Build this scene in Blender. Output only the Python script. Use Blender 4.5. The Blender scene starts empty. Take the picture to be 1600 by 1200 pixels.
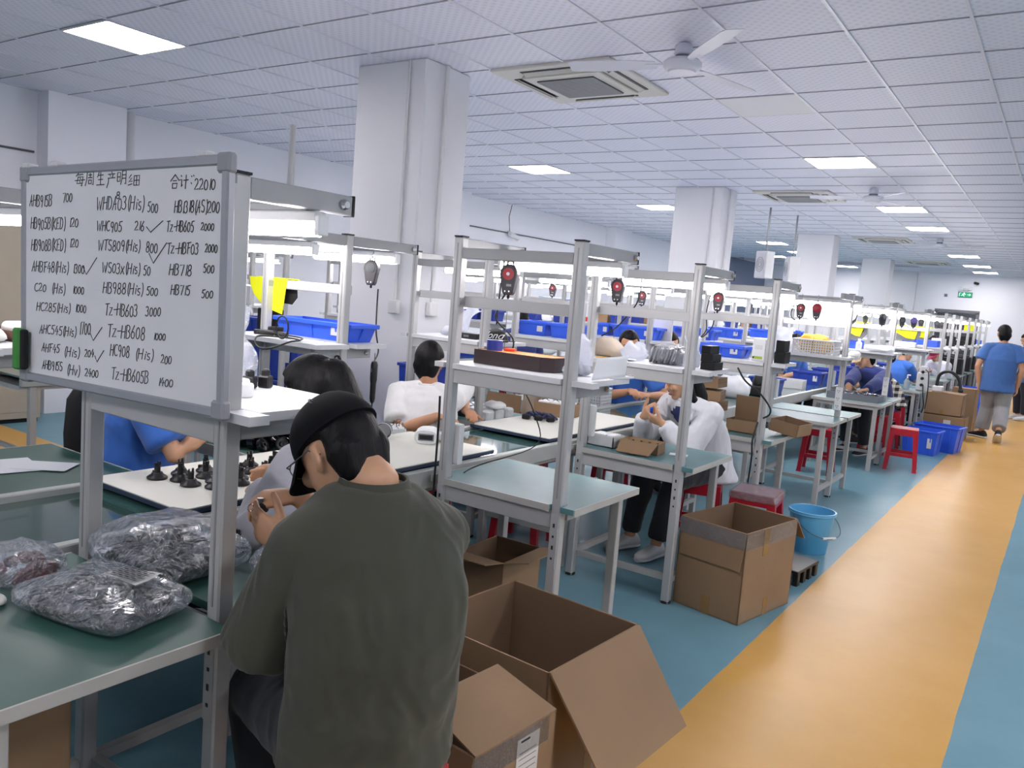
import bpy, bmesh, math, random
from mathutils import Vector, Matrix, Quaternion, noise

SC = bpy.context.scene
COL = SC.collection
PI = math.pi
V = Vector

# ------------------------------------------------------------------ camera, exposure, light
FPX = 1263.56                       # focal length in pixels of a 1600 px wide frame
CZ = 1.57
CAM_R = V((0.81943009, 0.56756825, 0.0800038))
CAM_U = V((-0.12947718, 0.04732034, 0.99045265))
CAM_F = V((-0.55836367, 0.82196537, -0.11226285))
cam_d = bpy.data.cameras.new('camera')
cam_d.sensor_width = 36.0
cam_d.sensor_fit = 'HORIZONTAL'
cam_d.lens = FPX / 1600 * 36.0
cam_d.clip_start = 0.05
cam_d.clip_end = 120
cam = bpy.data.objects.new('camera', cam_d)
COL.objects.link(cam)
m3 = Matrix((CAM_R, CAM_U, -CAM_F)).transposed()
cam.matrix_world = Matrix.Translation((0, 0, CZ)) @ m3.to_4x4()
SC.camera = cam

SC.view_settings.view_transform = 'Standard'
SC.view_settings.look = 'None'
SC.view_settings.exposure = 1.55
SC.view_settings.gamma = 1.0
SC.view_settings.use_curve_mapping = False
PANEL_POWER = 15.0                  # emission of the ceiling panels
TUBE_POWER = 19.0                   # emission of the bench tubes
LIGHT_TINT = (1.0, 0.935, 0.93)
world = bpy.data.worlds.new('world')
SC.world = world
world.use_nodes = True
world.node_tree.nodes['Background'].inputs[0].default_value = (0.6, 0.65, 0.75, 1)
world.node_tree.nodes['Background'].inputs[1].default_value = 0.05

# ------------------------------------------------------------------ materials
MATS = {}


def srgb(r, g, b):
    def c(u):
        u /= 255.0
        return u / 12.92 if u <= 0.04045 else ((u + 0.055) / 1.055) ** 2.4
    return (c(r), c(g), c(b), 1.0)


def mat(name, col, rough=0.5, metal=0.0, var=0.0, vscale=6.0, bump=0.0, bscale=40.0, spec=0.5,
        emit=None, emit_s=0.0, coat=0.0, trans=0.0, stretch=None, sheen=0.0):
    """Principled material; var mixes in a noise driven lighter/darker wear of the colour."""
    if name in MATS:
        return MATS[name]
    m = bpy.data.materials.new(name)
    m.use_nodes = True
    nt = m.node_tree
    b = nt.nodes['Principled BSDF']
    c = srgb(*col) if max(col[:3]) > 1.0 else (col[0], col[1], col[2], 1.0)
    b.inputs['Base Color'].default_value = c
    b.inputs['Roughness'].default_value = rough
    b.inputs['Metallic'].default_value = metal
    b.inputs['Specular IOR Level'].default_value = spec
    b.inputs['Coat Weight'].default_value = coat
    b.inputs['Transmission Weight'].default_value = trans
    b.inputs['Sheen Weight'].default_value = sheen
    if emit:
        b.inputs['Emission Color'].default_value = (emit[0], emit[1], emit[2], 1)
        b.inputs['Emission Strength'].default_value = emit_s
    tc = None
    if var or bump:
        tc = nt.nodes.new('ShaderNodeTexCoord')
        mp = nt.nodes.new('ShaderNodeMapping')
        nt.links.new(tc.outputs['Object'], mp.inputs['Vector'])
        if stretch:
            mp.inputs['Scale'].default_value = stretch
    if var:
        n = nt.nodes.new('ShaderNodeTexNoise')
        n.inputs['Scale'].default_value = vscale
        n.inputs['Detail'].default_value = 5
        nt.links.new(mp.outputs['Vector'], n.inputs['Vector'])
        r = nt.nodes.new('ShaderNodeValToRGB')
        r.color_ramp.elements[0].position = 0.3
        r.color_ramp.elements[1].position = 0.72
        r.color_ramp.elements[0].color = (c[0] * (1 - var), c[1] * (1 - var), c[2] * (1 - var), 1)
        r.color_ramp.elements[1].color = (min(1, c[0] * (1 + var)), min(1, c[1] * (1 + var)), min(1, c[2] * (1 + var)), 1)
        nt.links.new(n.outputs['Fac'], r.inputs['Fac'])
        nt.links.new(r.outputs['Color'], b.inputs['Base Color'])
    if bump:
        n2 = nt.nodes.new('ShaderNodeTexNoise')
        n2.inputs['Scale'].default_value = bscale
        n2.inputs['Detail'].default_value = 3
        nt.links.new(mp.outputs['Vector'], n2.inputs['Vector'])
        bp = nt.nodes.new('ShaderNodeBump')
        bp.inputs['Strength'].default_value = bump
        bp.inputs['Distance'].default_value = 0.01
        nt.links.new(n2.outputs['Fac'], bp.inputs['Height'])
        nt.links.new(bp.outputs['Normal'], b.inputs['Normal'])
    MATS[name] = m
    return m


def film(name, tint=(0.85, 0.87, 0.92), base=0.16, rough=0.16, bscale=22.0, bstr=0.55, milky=0.0):
    """Thin clear plastic: mostly transparent, crumpled gloss, a little milky scatter."""
    if name in MATS:
        return MATS[name]
    m = bpy.data.materials.new(name)
    m.use_nodes = True
    nt = m.node_tree
    nt.nodes.clear()
    out = nt.nodes.new('ShaderNodeOutputMaterial')
    tr = nt.nodes.new('ShaderNodeBsdfTransparent')
    tr.inputs[0].default_value = (tint[0], tint[1], tint[2], 1)
    gl = nt.nodes.new('ShaderNodeBsdfGlossy')
    gl.inputs['Color'].default_value = (0.95, 0.97, 1, 1)
    gl.inputs['Roughness'].default_value = rough
    df = nt.nodes.new('ShaderNodeBsdfDiffuse')
    df.inputs['Color'].default_value = (0.8, 0.83, 0.9, 1)
    tl = nt.nodes.new('ShaderNodeBsdfTranslucent')
    tl.inputs['Color'].default_value = (0.8, 0.83, 0.9, 1)
    ad = nt.nodes.new('ShaderNodeMixShader')
    ad.inputs[0].default_value = 0.5
    nt.links.new(df.outputs[0], ad.inputs[1])
    nt.links.new(tl.outputs[0], ad.inputs[2])
    tc = nt.nodes.new('ShaderNodeTexCoord')
    n = nt.nodes.new('ShaderNodeTexNoise')
    n.inputs['Scale'].default_value = bscale
    n.inputs['Detail'].default_value = 5
    n.inputs['Distortion'].default_value = 2.6
    nt.links.new(tc.outputs['Object'], n.inputs['Vector'])
    bp = nt.nodes.new('ShaderNodeBump')
    bp.inputs['Strength'].default_value = bstr
    bp.inputs['Distance'].default_value = 0.05
    nt.links.new(n.outputs['Fac'], bp.inputs['Height'])
    nt.links.new(bp.outputs['Normal'], gl.inputs['Normal'])
    lw = nt.nodes.new('ShaderNodeLayerWeight')
    lw.inputs['Blend'].default_value = 0.35
    mm = nt.nodes.new('ShaderNodeMath')
    mm.operation = 'MULTIPLY_ADD'
    mm.inputs[1].default_value = 0.45
    mm.inputs[2].default_value = base
    nt.links.new(lw.outputs['Fresnel'], mm.inputs[0])
    nt.links.new(bp.outputs['Normal'], lw.inputs['Normal'])
    mx = nt.nodes.new('ShaderNodeMixShader')
    nt.links.new(mm.outputs[0], mx.inputs[0])
    nt.links.new(tr.outputs[0], mx.inputs[1])
    nt.links.new(gl.outputs[0], mx.inputs[2])
    mx2 = nt.nodes.new('ShaderNodeMixShader')
    mx2.inputs[0].default_value = milky
    nt.links.new(mx.outputs[0], mx2.inputs[1])
    nt.links.new(ad.outputs[0], mx2.inputs[2])
    nt.links.new(mx2.outputs[0], out.inputs[0])
    MATS[name] = m
    return m


def emitter(name, col, s):
    if name in MATS:
        return MATS[name]
    m = bpy.data.materials.new(name)
    m.use_nodes = True
    nt = m.node_tree
    nt.nodes.clear()
    out = nt.nodes.new('ShaderNodeOutputMaterial')
    e = nt.nodes.new('ShaderNodeEmission')
    e.inputs[0].default_value = (col[0], col[1], col[2], 1)
    e.inputs[1].default_value = s
    nt.links.new(e.outputs[0], out.inputs[0])
    MATS[name] = m
    return m


M_ALU = mat('grey_profile', (180, 181, 182), 0.38, 0.15, var=0.05, vscale=3)
M_ALU_D = mat('grey_profile_beam', (150, 152, 154), 0.4, 0.15, var=0.05, vscale=3)
M_LEGG = mat('grey_leg', (172, 172, 170), 0.5, 0.0, var=0.06, vscale=4)
M_TEAL = mat('teal_laminate', (88, 130, 134), 0.34, 0.0, var=0.07, vscale=5, spec=0.3)
M_GREEN = mat('green_laminate', (58, 96, 88), 0.42, 0.0, var=0.10, vscale=5, spec=0.3)
M_EDGE = mat('edge_band', (176, 176, 172), 0.5)
M_SHELF = mat('shelf_board', (205, 207, 212), 0.4, var=0.03)
M_MATB = mat('white_mat', (226, 226, 216), 0.5, var=0.03, vscale=3)
M_NAVY = mat('navy_edge', (38, 54, 78), 0.6)
M_BLACK = mat('black_plastic', (20, 20, 23), 0.38, spec=0.5)
M_BLACKM = mat('black_matt', (16, 16, 19), 0.75)
M_RUB = mat('rubber', (28, 28, 30), 0.7)
M_WHITE = mat('white_plastic', (226, 228, 230), 0.35)
M_WHITED = mat('white_painted', (205, 206, 208), 0.5)
M_PAPER = mat('paper', (232, 235, 240), 0.8)
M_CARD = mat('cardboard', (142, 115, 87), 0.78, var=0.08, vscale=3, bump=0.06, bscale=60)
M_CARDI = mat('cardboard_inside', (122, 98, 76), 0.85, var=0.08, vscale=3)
M_CARDE = mat('cardboard_edge', (186, 154, 116), 0.9)
M_TAPE = mat('brown_tape', (150, 116, 72), 0.25, var=0.05)
M_CLTAPE = film('clear_tape', base=0.08, rough=0.10, bscale=45, bstr=1.0, milky=0.015, tint=(.95, .95, .95))
M_BLUEB = mat('blue_tub', (50, 96, 220), 0.35, var=0.06, vscale=4)
M_BLUED = mat('blue_tub_dark', (32, 60, 160), 0.4, var=0.06, vscale=4)
M_RED = mat('red_plastic', (172, 22, 42), 0.28, var=0.05, vscale=4)
M_CHROME = mat('chrome', (190, 192, 196), 0.2, 1.0)
M_STEEL = mat('dull_steel', (120, 122, 126), 0.4, 0.8)
M_CABLE = mat('black_cable', (18, 18, 20), 0.5)
M_CABLEW = mat('white_cable', (214, 216, 220), 0.5)
M_TUBE = emitter('tube_glow', LIGHT_TINT, TUBE_POWER)
M_PANEL = emitter('panel_glow', LIGHT_TINT, PANEL_POWER)
M_YEL = mat('yellow_cloth', (232, 236, 20), 0.8, var=0.05)
M_BAG = film('clear_bag', base=0.20, milky=0.07, rough=0.09, bscale=13, bstr=1.0)
M_BAGW = film('milky_bag', base=0.12, rough=0.25, milky=0.5, bscale=14)
M_BASKW = mat('white_basket', (206, 208, 212), 0.45)


# ------------------------------------------------------------------ mesh builder
class MB:
    def __init__(self):
        self.v = []
        self.f = []

    def add(self, vs, fs, M=None):
        o = len(self.v)
        self.v += [(M @ V(p)) if M is not None else V(p) for p in vs]
        self.f += [tuple(i + o for i in q) for q in fs]
        return self

    def box(self, c, s, ch=0.0, rz=0.0, M=None, rx=0.0, ry=0.0):
        hx, hy, hz = s[0] / 2, s[1] / 2, s[2] / 2
        T = Matrix.Translation(c)
        if rz:
            T = T @ Matrix.Rotation(rz, 4, 'Z')
        if ry:
            T = T @ Matrix.Rotation(ry, 4, 'Y')
        if rx:
            T = T @ Matrix.Rotation(rx, 4, 'X')
        if M is not None:
            T = M @ T
        if ch <= 0:
            vs = [(x, y, z) for x in (-hx, hx) for y in (-hy, hy) for z in (-hz, hz)]
            fs = [(0, 1, 3, 2), (4, 6, 7, 5), (0, 4, 5, 1), (2, 3, 7, 6), (0, 2, 6, 4), (1, 5, 7, 3)]
            return self.add(vs, fs, T)
        c_ = min(ch, hx * .49, hy * .49, hz * .49)
        vs = []
        idx = {}
        for sx in (-1, 1):
            for sy in (-1, 1):
                for sz in (-1, 1):
                    for a in range(3):
                        p = [sx * (hx - c_), sy * (hy - c_), sz * (hz - c_)]
                        p[a] = (sx * hx, sy * hy, sz * hz)[a]
                        idx[(sx, sy, sz, a)] = len(vs)
                        vs.append(p)
        fs = []
        S = (-1, 1)
        for s_ in S:
            q = [idx[(s_, b, d, 0)] for b, d in ((-1, -1), (1, -1), (1, 1), (-1, 1))]
            fs.append(tuple(q if s_ > 0 else q[::-1]))
            q = [idx[(b, s_, d, 1)] for b, d in ((-1, -1), (-1, 1), (1, 1), (1, -1))]
            fs.append(tuple(q if s_ > 0 else q[::-1]))
            q = [idx[(b, d, s_, 2)] for b, d in ((-1, -1), (1, -1), (1, 1), (-1, 1))]
            fs.append(tuple(q if s_ > 0 else q[::-1]))
        for a in S:
            for b in S:
                q = (idx[(a, b, -1, 0)], idx[(a, b, 1, 0)], idx[(a, b, 1, 1)], idx[(a, b, -1, 1)])
                fs.append(q if a * b < 0 else q[::-1])
                q = (idx[(a, -1, b, 0)], idx[(a, 1, b, 0)], idx[(a, 1, b, 2)], idx[(a, -1, b, 2)])
                fs.append(q if a * b > 0 else q[::-1])
                q = (idx[(-1, a, b, 1)], idx[(1, a, b, 1)], idx[(1, a, b, 2)], idx[(-1, a, b, 2)])
                fs.append(q if a * b < 0 else q[::-1])
        for sx in S:
            for sy in S:
                for sz in S:
                    q = tuple(idx[(sx, sy, sz, a)] for a in range(3))
                    fs.append(q if sx * sy * sz > 0 else q[::-1])
        return self.add(vs, fs, T)

    def bar(self, p0, p1, w, h, ch=0.0, up=(0, 0, 1)):
        p0, p1 = V(p0), V(p1)
        d = p1 - p0
        L = d.length
        y = d.normalized()
        u = V(up)
        if abs(y.dot(u)) > 0.99:
            u = V((1, 0, 0))
        x = y.cross(u).normalized()
        z = x.cross(y)
        R = Matrix((x, y, z)).transposed().to_4x4()
        return self.box((0, 0, 0), (w, L, h), ch, M=Matrix.Translation((p0 + p1) / 2) @ R)

    def loft(self, rings, cap=True, closed=False):
        n = len(rings[0])
        o = len(self.v)
        for r in rings:
            self.v += [V(p) for p in r]
        k = len(rings)
        for i in range(k - 1 if not closed else k):
            a, b = o + i * n, o + ((i + 1) % k) * n
            for j in range(n):
                j2 = (j + 1) % n
                self.f.append((a + j, a + j2, b + j2, b + j))
        if cap and not closed:
            self.f.append(tuple(o + j for j in range(n))[::-1])
            self.f.append(tuple(o + (k - 1) * n + j for j in range(n)))
        return self

    def tube(self, pts, r, n=8, closed=False, cap=True):
        pts = [V(p) for p in pts]
        k = len(pts)
        rr = r if isinstance(r, (list, tuple)) else [r] * k
        t0 = (pts[1] - pts[0]).normalized()
        u = V((0, 0, 1)) if abs(t0.z) < 0.9 else V((1, 0, 0))
        x = t0.cross(u).normalized()
        rings = []
        pt = t0
        for i in range(k):
            if closed:
                t = (pts[(i + 1) % k] - pts[i - 1])
            else:
                t = pts[min(i + 1, k - 1)] - pts[max(i - 1, 0)]
            if t.length < 1e-9:
                t = pt
            t = t.normalized()
            q = pt.rotation_difference(t)
            x = (q @ x)
            x = (x - t * x.dot(t)).normalized()
            y = t.cross(x)
            pt = t
            rings.append([pts[i] + (x * math.cos(2 * PI * j / n) + y * math.sin(2 * PI * j / n)) * rr[i] for j in range(n)])
        return self.loft(rings, cap, closed)

    def lathe(self, prof, n=24, M=None, c=(0, 0, 0)):
        T = Matrix.Translation(c)
        if M is not None:
            T = T @ M
        rings = [[T @ V((r * math.cos(2 * PI * j / n), r * math.sin(2 * PI * j / n), z)) for j in range(n)] for r, z in prof]
        return self.loft(rings, True)

    def prism(self, poly, z0, z1, M=None):
        n = len(poly)
        vs = [(x, y, z0) for x, y in poly] + [(x, y, z1) for x, y in poly]
        fs = [tuple(range(n))[::-1], tuple(range(n, 2 * n))]
        fs += [(i, (i + 1) % n, n + (i + 1) % n, n + i) for i in range(n)]
        return self.add(vs, fs, M)

    def ball(self, c, r, n=12, M=None):
        """ellipsoid, r scalar or 3-tuple"""
        rx, ry, rz = (r, r, r) if not isinstance(r, (tuple, list)) else r
        T = Matrix.Translation(c)
        if M is not None:
            T = T @ M
        rings = []
        k = max(5, n // 2 + 1)
        for i in range(k):
            a = PI * (i + 0.12 * (1 if i == 0 else -1 if i == k - 1 else 0)) / (k - 1) - PI / 2
            rings.append([T @ V((rx * math.cos(a) * math.cos(2 * PI * j / n), ry * math.cos(a) * math.sin(2 * PI * j / n), rz * math.sin(a))) for j in range(n)])
        return self.loft(rings, True)

    def mesh(self, name, m, smooth=None):
        me = bpy.data.meshes.new(name)
        me.from_pydata([tuple(p) for p in self.v], [], self.f)
        me.update()
        if m is not None:
            for q in (m if isinstance(m, (list, tuple)) else [m]):
                me.materials.append(q)
        if smooth is not None:
            for p in me.polygons:
                p.use_smooth = True
            me.set_sharp_from_angle(angle=math.radians(smooth))
        return me

    def obj(self, name, m, parent=None, smooth=None, label=None):
        o = bpy.data.objects.new(name, self.mesh(name, m, smooth))
        COL.objects.link(o)
        if parent is not None:
            o.parent = parent
        if label:
            o['label'] = label
        return o


def empty(name, loc=(0, 0, 0), rz=0.0):
    o = bpy.data.objects.new(name, None)
    o.empty_display_size = 0.1
    COL.objects.link(o)
    o.location = loc
    o.rotation_euler = (0, 0, rz)
    return o


def tag(o, label, cat, group=None, kind=None):
    o['label'] = label
    o['category'] = cat
    if group:
        o['group'] = group
    if kind:
        o['kind'] = kind
    return o


def thing(name, label, cat, loc=(0, 0, 0), rz=0.0, group=None):
    return tag(empty(name, loc, rz), label, cat, group)


def struct(o):
    o['kind'] = 'structure'
    return o


def dup(root, loc=None, rz=None, label=None, group=None):
    r = root.copy()
    COL.objects.link(r)
    if loc is not None:
        r.location = loc
    if rz is not None:
        r.rotation_euler = (0, 0, rz)
    if label:
        r['label'] = label
    if group:
        r['group'] = group
    for ch in root.children:
        c = ch.copy()
        COL.objects.link(c)
        c.parent = r
        for g in ch.children:
            d = g.copy()
            COL.objects.link(d)
            d.parent = c
    return r


def spline(pts, k=6):
    """Catmull-Rom through the points"""
    P = [V(p) for p in pts]
    out = []
    n = len(P)
    for i in range(n - 1):
        p0, p1, p2, p3 = P[max(i - 1, 0)], P[i], P[i + 1], P[min(i + 2, n - 1)]
        for j in range(k):
            t = j / k
            out.append(0.5 * ((2 * p1) + (p2 - p0) * t + (2 * p0 - 5 * p1 + 4 * p2 - p3) * t * t + (3 * p1 - p0 - 3 * p2 + p3) * t ** 3))
    out.append(P[-1])
    return out


ORD = ['first', 'second', 'third', 'fourth', 'fifth', 'sixth', 'seventh', 'eighth', 'ninth', 'tenth', 'eleventh',
       'twelfth', 'thirteenth', 'fourteenth', 'fifteenth', 'sixteenth', 'seventeenth', 'eighteenth']
# ------------------------------------------------------------------ the room
XL, XR, YB, YF, ZC = -8.5, 4.6, -4.2, 26.8, 3.127


def floor_material():
    m = bpy.data.materials.new('painted_floor')
    m.use_nodes = True
    nt = m.node_tree
    b = nt.nodes['Principled BSDF']
    b.inputs['Specular IOR Level'].default_value = 0.13
    tc = nt.nodes.new('ShaderNodeTexCoord')
    sp = nt.nodes.new('ShaderNodeSeparateXYZ')
    nt.links.new(tc.outputs['Object'], sp.inputs[0])
    wob = nt.nodes.new('ShaderNodeTexNoise')
    wob.inputs['Scale'].default_value = 2.5
    nt.links.new(tc.outputs['Object'], wob.inputs['Vector'])

    def band(axis, lo, hi):
        c, h = (lo + hi) / 2, (hi - lo) / 2
        s1 = nt.nodes.new('ShaderNodeMath'); s1.operation = 'SUBTRACT'; s1.inputs[1].default_value = c
        nt.links.new(sp.outputs[axis], s1.inputs[0])
        a1 = nt.nodes.new('ShaderNodeMath'); a1.operation = 'ABSOLUTE'
        nt.links.new(s1.outputs[0], a1.inputs[0])
        w1 = nt.nodes.new('ShaderNodeMath'); w1.operation = 'MULTIPLY_ADD'; w1.inputs[1].default_value = 0.012
        nt.links.new(wob.outputs['Fac'], w1.inputs[0])
        nt.links.new(a1.outputs[0], w1.inputs[2])
        l1 = nt.nodes.new('ShaderNodeMath'); l1.operation = 'LESS_THAN'; l1.inputs[1].default_value = h + 0.006
        nt.links.new(w1.outputs[0], l1.inputs[0])
        return l1
    y1 = band('X', -1.065, -0.182)
    y2 = band('Y', 2.55, 3.40)
    lx = nt.nodes.new('ShaderNodeMath'); lx.operation = 'LESS_THAN'; lx.inputs[1].default_value = -3.95
    nt.links.new(sp.outputs['X'], lx.inputs[0])
    y2b = nt.nodes.new('ShaderNodeMath'); y2b.operation = 'MULTIPLY'
    nt.links.new(y2.outputs[0], y2b.inputs[0]); nt.links.new(lx.outputs[0], y2b.inputs[1])
    mx_ = nt.nodes.new('ShaderNodeMath'); mx_.operation = 'MAXIMUM'
    nt.links.new(y1.outputs[0], mx_.inputs[0]); nt.links.new(y2b.outputs[0], mx_.inputs[1])

    def tone(c0, c1, sc):
        n = nt.nodes.new('ShaderNodeTexNoise'); n.inputs['Scale'].default_value = sc; n.inputs['Detail'].default_value = 7
        n.inputs['Roughness'].default_value = 0.65
        nt.links.new(tc.outputs['Object'], n.inputs['Vector'])
        r = nt.nodes.new('ShaderNodeValToRGB')
        r.color_ramp.elements[0].position = 0.35; r.color_ramp.elements[1].position = 0.7
        r.color_ramp.elements[0].color = srgb(*c0); r.color_ramp.elements[1].color = srgb(*c1)
        nt.links.new(n.outputs['Fac'], r.inputs['Fac'])
        return r
    bl = tone((104, 144, 158), (113, 152, 166), 1.3)
    ye = tone((198, 154, 82), (206, 162, 94), 1.6)
    mix = nt.nodes.new('ShaderNodeMix'); mix.data_type = 'RGBA'
    nt.links.new(mx_.outputs[0], mix.inputs[0])
    nt.links.new(bl.outputs['Color'], mix.inputs[6]); nt.links.new(ye.outputs['Color'], mix.inputs[7])
    nt.links.new(mix.outputs[2], b.inputs['Base Color'])
    n = nt.nodes.new('ShaderNodeTexNoise'); n.inputs['Scale'].default_value = 5; n.inputs['Detail'].default_value = 6
    nt.links.new(tc.outputs['Object'], n.inputs['Vector'])
    rr = nt.nodes.new('ShaderNodeMapRange')
    rr.inputs['To Min'].default_value = 0.30; rr.inputs['To Max'].default_value = 0.38
    nt.links.new(n.outputs['Fac'], rr.inputs['Value'])
    nt.links.new(rr.outputs['Result'], b.inputs['Roughness'])
    n2 = nt.nodes.new('ShaderNodeTexNoise'); n2.inputs['Scale'].default_value = 9; n2.inputs['Detail'].default_value = 5
    nt.links.new(tc.outputs['Object'], n2.inputs['Vector'])
    bp = nt.nodes.new('ShaderNodeBump'); bp.inputs['Strength'].default_value = 0.04; bp.inputs['Distance'].default_value = 0.02
    nt.links.new(n2.outputs['Fac'], bp.inputs['Height'])
    nt.links.new(bp.outputs['Normal'], b.inputs['Normal'])
    return m


def tile_material():
    """pressed metal ceiling tile: fine rows of pin holes"""
    m = bpy.data.materials.new('perforated_tile')
    m.use_nodes = True
    nt = m.node_tree
    b = nt.nodes['Principled BSDF']
    b.inputs['Roughness'].default_value = 0.55
    tc = nt.nodes.new('ShaderNodeTexCoord')
    mp = nt.nodes.new('ShaderNodeMapping')
    mp.inputs['Rotation'].default_value = (0, 0, PI / 4)
    nt.links.new(tc.outputs['Object'], mp.inputs['Vector'])
    w1 = nt.nodes.new('ShaderNodeTexWave'); w1.inputs['Scale'].default_value = 7.0
    w2 = nt.nodes.new('ShaderNodeTexWave'); w2.inputs['Scale'].default_value = 7.0; w2.bands_direction = 'Y'
    nt.links.new(mp.outputs[0], w1.inputs['Vector']); nt.links.new(mp.outputs[0], w2.inputs['Vector'])
    mu = nt.nodes.new('ShaderNodeMath'); mu.operation = 'MULTIPLY'
    nt.links.new(w1.outputs['Fac'], mu.inputs[0]); nt.links.new(w2.outputs['Fac'], mu.inputs[1])
    r = nt.nodes.new('ShaderNodeValToRGB')
    r.color_ramp.elements[0].color = srgb(226, 227, 240); r.color_ramp.elements[1].color = srgb(208, 209, 226)
    nt.links.new(mu.outputs[0], r.inputs['Fac'])
    nt.links.new(r.outputs['Color'], b.inputs['Base Color'])
    return m


M_FLOOR = floor_material()
M_TILE = tile_material()
M_WALL = mat('white_wall', (236, 237, 244), 0.75, var=0.03, vscale=0.8)
M_COLUMN = mat('column_plaster', (216, 217, 222), 0.7, var=0.03, vscale=1.2)
M_BLUEGREY = mat('bluegrey_partition', (112, 122, 146), 0.7, var=0.05, vscale=1)
M_TBAR = mat('ceiling_bar', (214, 215, 226), 0.3, 0.0)
M_TGAP = mat('ceiling_bar_dark', (150, 150, 164), 0.5, 0.0)
M_PLENUM = mat('dark_plenum', (58, 60, 68), 0.9)

struct(MB().box(((XL + XR) / 2, (YB + YF) / 2, -0.05), (XR - XL + .4, YF - YB + .4, 0.1)).obj('floor', M_FLOOR))
GAP0, GAP1 = 23.64, 24.54            # a strip without tiles, open to the dark void above
c_ = MB()
c_.box(((XL + XR) / 2, (YB + GAP0) / 2, ZC + .03), (XR - XL + .4, GAP0 - YB, 0.06))
c_.box(((XL + XR) / 2, (YF + GAP1) / 2 + .1, ZC + .03), (XR - XL + .4, YF - GAP1 + .2, 0.06))
c_.box((-2.35, (GAP0 + GAP1) / 2, ZC + .03), (2.4, GAP1 - GAP0, 0.06))
struct(c_.obj('ceiling', M_TILE))
c_ = MB()
c_.box(((XL + XR) / 2, (GAP0 + GAP1) / 2, ZC + .85), (XR - XL + .4, GAP1 - GAP0 + .6, 0.06))
for s in (GAP0 - .03, GAP1 + .03):
    c_.box(((XL + XR) / 2, s, ZC + .46), (XR - XL + .4, 0.05, 0.78))
struct(c_.obj('trim_1', M_PLENUM))
c_ = MB()
x = -0.013 - 0.6 * 14
while x < XR:
    c_.box((x, (YB + YF) / 2, ZC - .002), (0.016, YF - YB, 0.012))
    x += 0.6
struct(c_.obj('trim_2', M_TBAR))
c_ = MB()
y = 0.54 - 0.6 * 7
while y < YF:
    if not (GAP0 < y < GAP1):
        c_.box(((XL + XR) / 2, y, ZC - .0008), (XR - XL, 0.008, 0.008))
    y += 0.6
struct(c_.obj('trim_3', M_TGAP))
YSPLIT = 19.6
c_ = MB()
c_.box((XL - .06, (YB + YSPLIT) / 2, 1.6), (0.12, YSPLIT - YB, 3.2))
for k in range(4):
    yc = 4.35 + 5.85 * k
    if yc < YSPLIT:
        c_.box((XL + .11, yc, 1.6), (0.22, 0.78, 3.2))
struct(c_.obj('wall_left', M_WALL))
struct(MB().box((XL - .06, (YF + YSPLIT) / 2, 1.6), (0.12, YF - YSPLIT, 3.2)).obj('trim_4', M_BLUEGREY))
struct(MB().box(((XL + XR) / 2, YF + .06, 1.6), (XR - XL + .24, 0.12, 3.2)).obj('wall_far', M_WALL))
struct(MB().box((XR + .06, (YB + YF) / 2, 1.6), (0.12, YF - YB, 3.2)).obj('wall_right', M_WALL))
struct(MB().box(((XL + XR) / 2, YB - .06, 1.6), (XR - XL + .24, 0.12, 3.2)).obj('wall_back', M_WALL))
c_ = MB()                                       # conduit run along the left wall and the downpipe
c_.tube([(XL + .012, YB, 2.55), (XL + .012, 3.93, 2.55)], 0.012, 6)
c_.tube([(XL + .012, 4.8, 2.62), (XL + .012, 9.8, 2.62)], 0.012, 6)
c_.tube([(XL + .012, 10.7, 2.62), (XL + .012, 15.6, 2.62)], 0.012, 6)
struct(c_.obj('trim_5', M_STEEL))
struct(MB().tube([(XL + .06, 4.86, 0), (XL + .06, 4.86, ZC)], 0.055, 12).obj('trim_6', M_WHITED, smooth=40))
struct(MB().tube([(XL + .03, 3.3, 0.2), (XL + .03, 3.3, 2.45), (XL + .03, 3.3, ZC)], 0.02, 8).obj('trim_7', M_WHITED, smooth=40))

# columns
for k, yc in enumerate((4.6, 10.42, 16.3, 22.15)):
    c_ = MB()
    c_.box((-4.21, yc, ZC / 2), (0.67, 0.50, ZC), ch=0.012)
    col = struct(c_.obj('column', M_COLUMN))
    if k < 2:
        q = MB()
        q.tube([(-3.85, yc - .05, 1.45), (-3.85, yc - .05, ZC - .01)], 0.015, 8)
        q.tube([(-4.02, yc - .262, 1.45), (-4.02, yc - .262, ZC - .01)], 0.011, 8)
        q.box((-3.85, yc - .05, 1.40), (0.05, 0.09, 0.10), ch=.006)
        q.box((-4.02, yc - .27, 1.40), (0.09, 0.04, 0.10), ch=.006)
        q.obj('conduit', M_WHITED, col, smooth=40)
c_ = MB().box((-4.3, YF - .13, ZC / 2), (0.72, 0.26, ZC))
struct(c_.obj('column', M_COLUMN))

# ceiling panels -------------------------------------------------
def panel_light():
    t = thing('ceiling_panel_light', 'x', 'ceiling light', (0, 0, ZC))
    f = MB()
    for s in (-1, 1):
        f.box((s * .291, 0, -.006), (.018, .6, .014))
        f.box((0, s * .291, -.006), (.564, .018, .014))
    f.obj('frame', M_WHITED, t)
    MB().box((0, 0, -.005), (.562, .562, .006)).obj('diffuser', M_PANEL, t)
    return t


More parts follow.
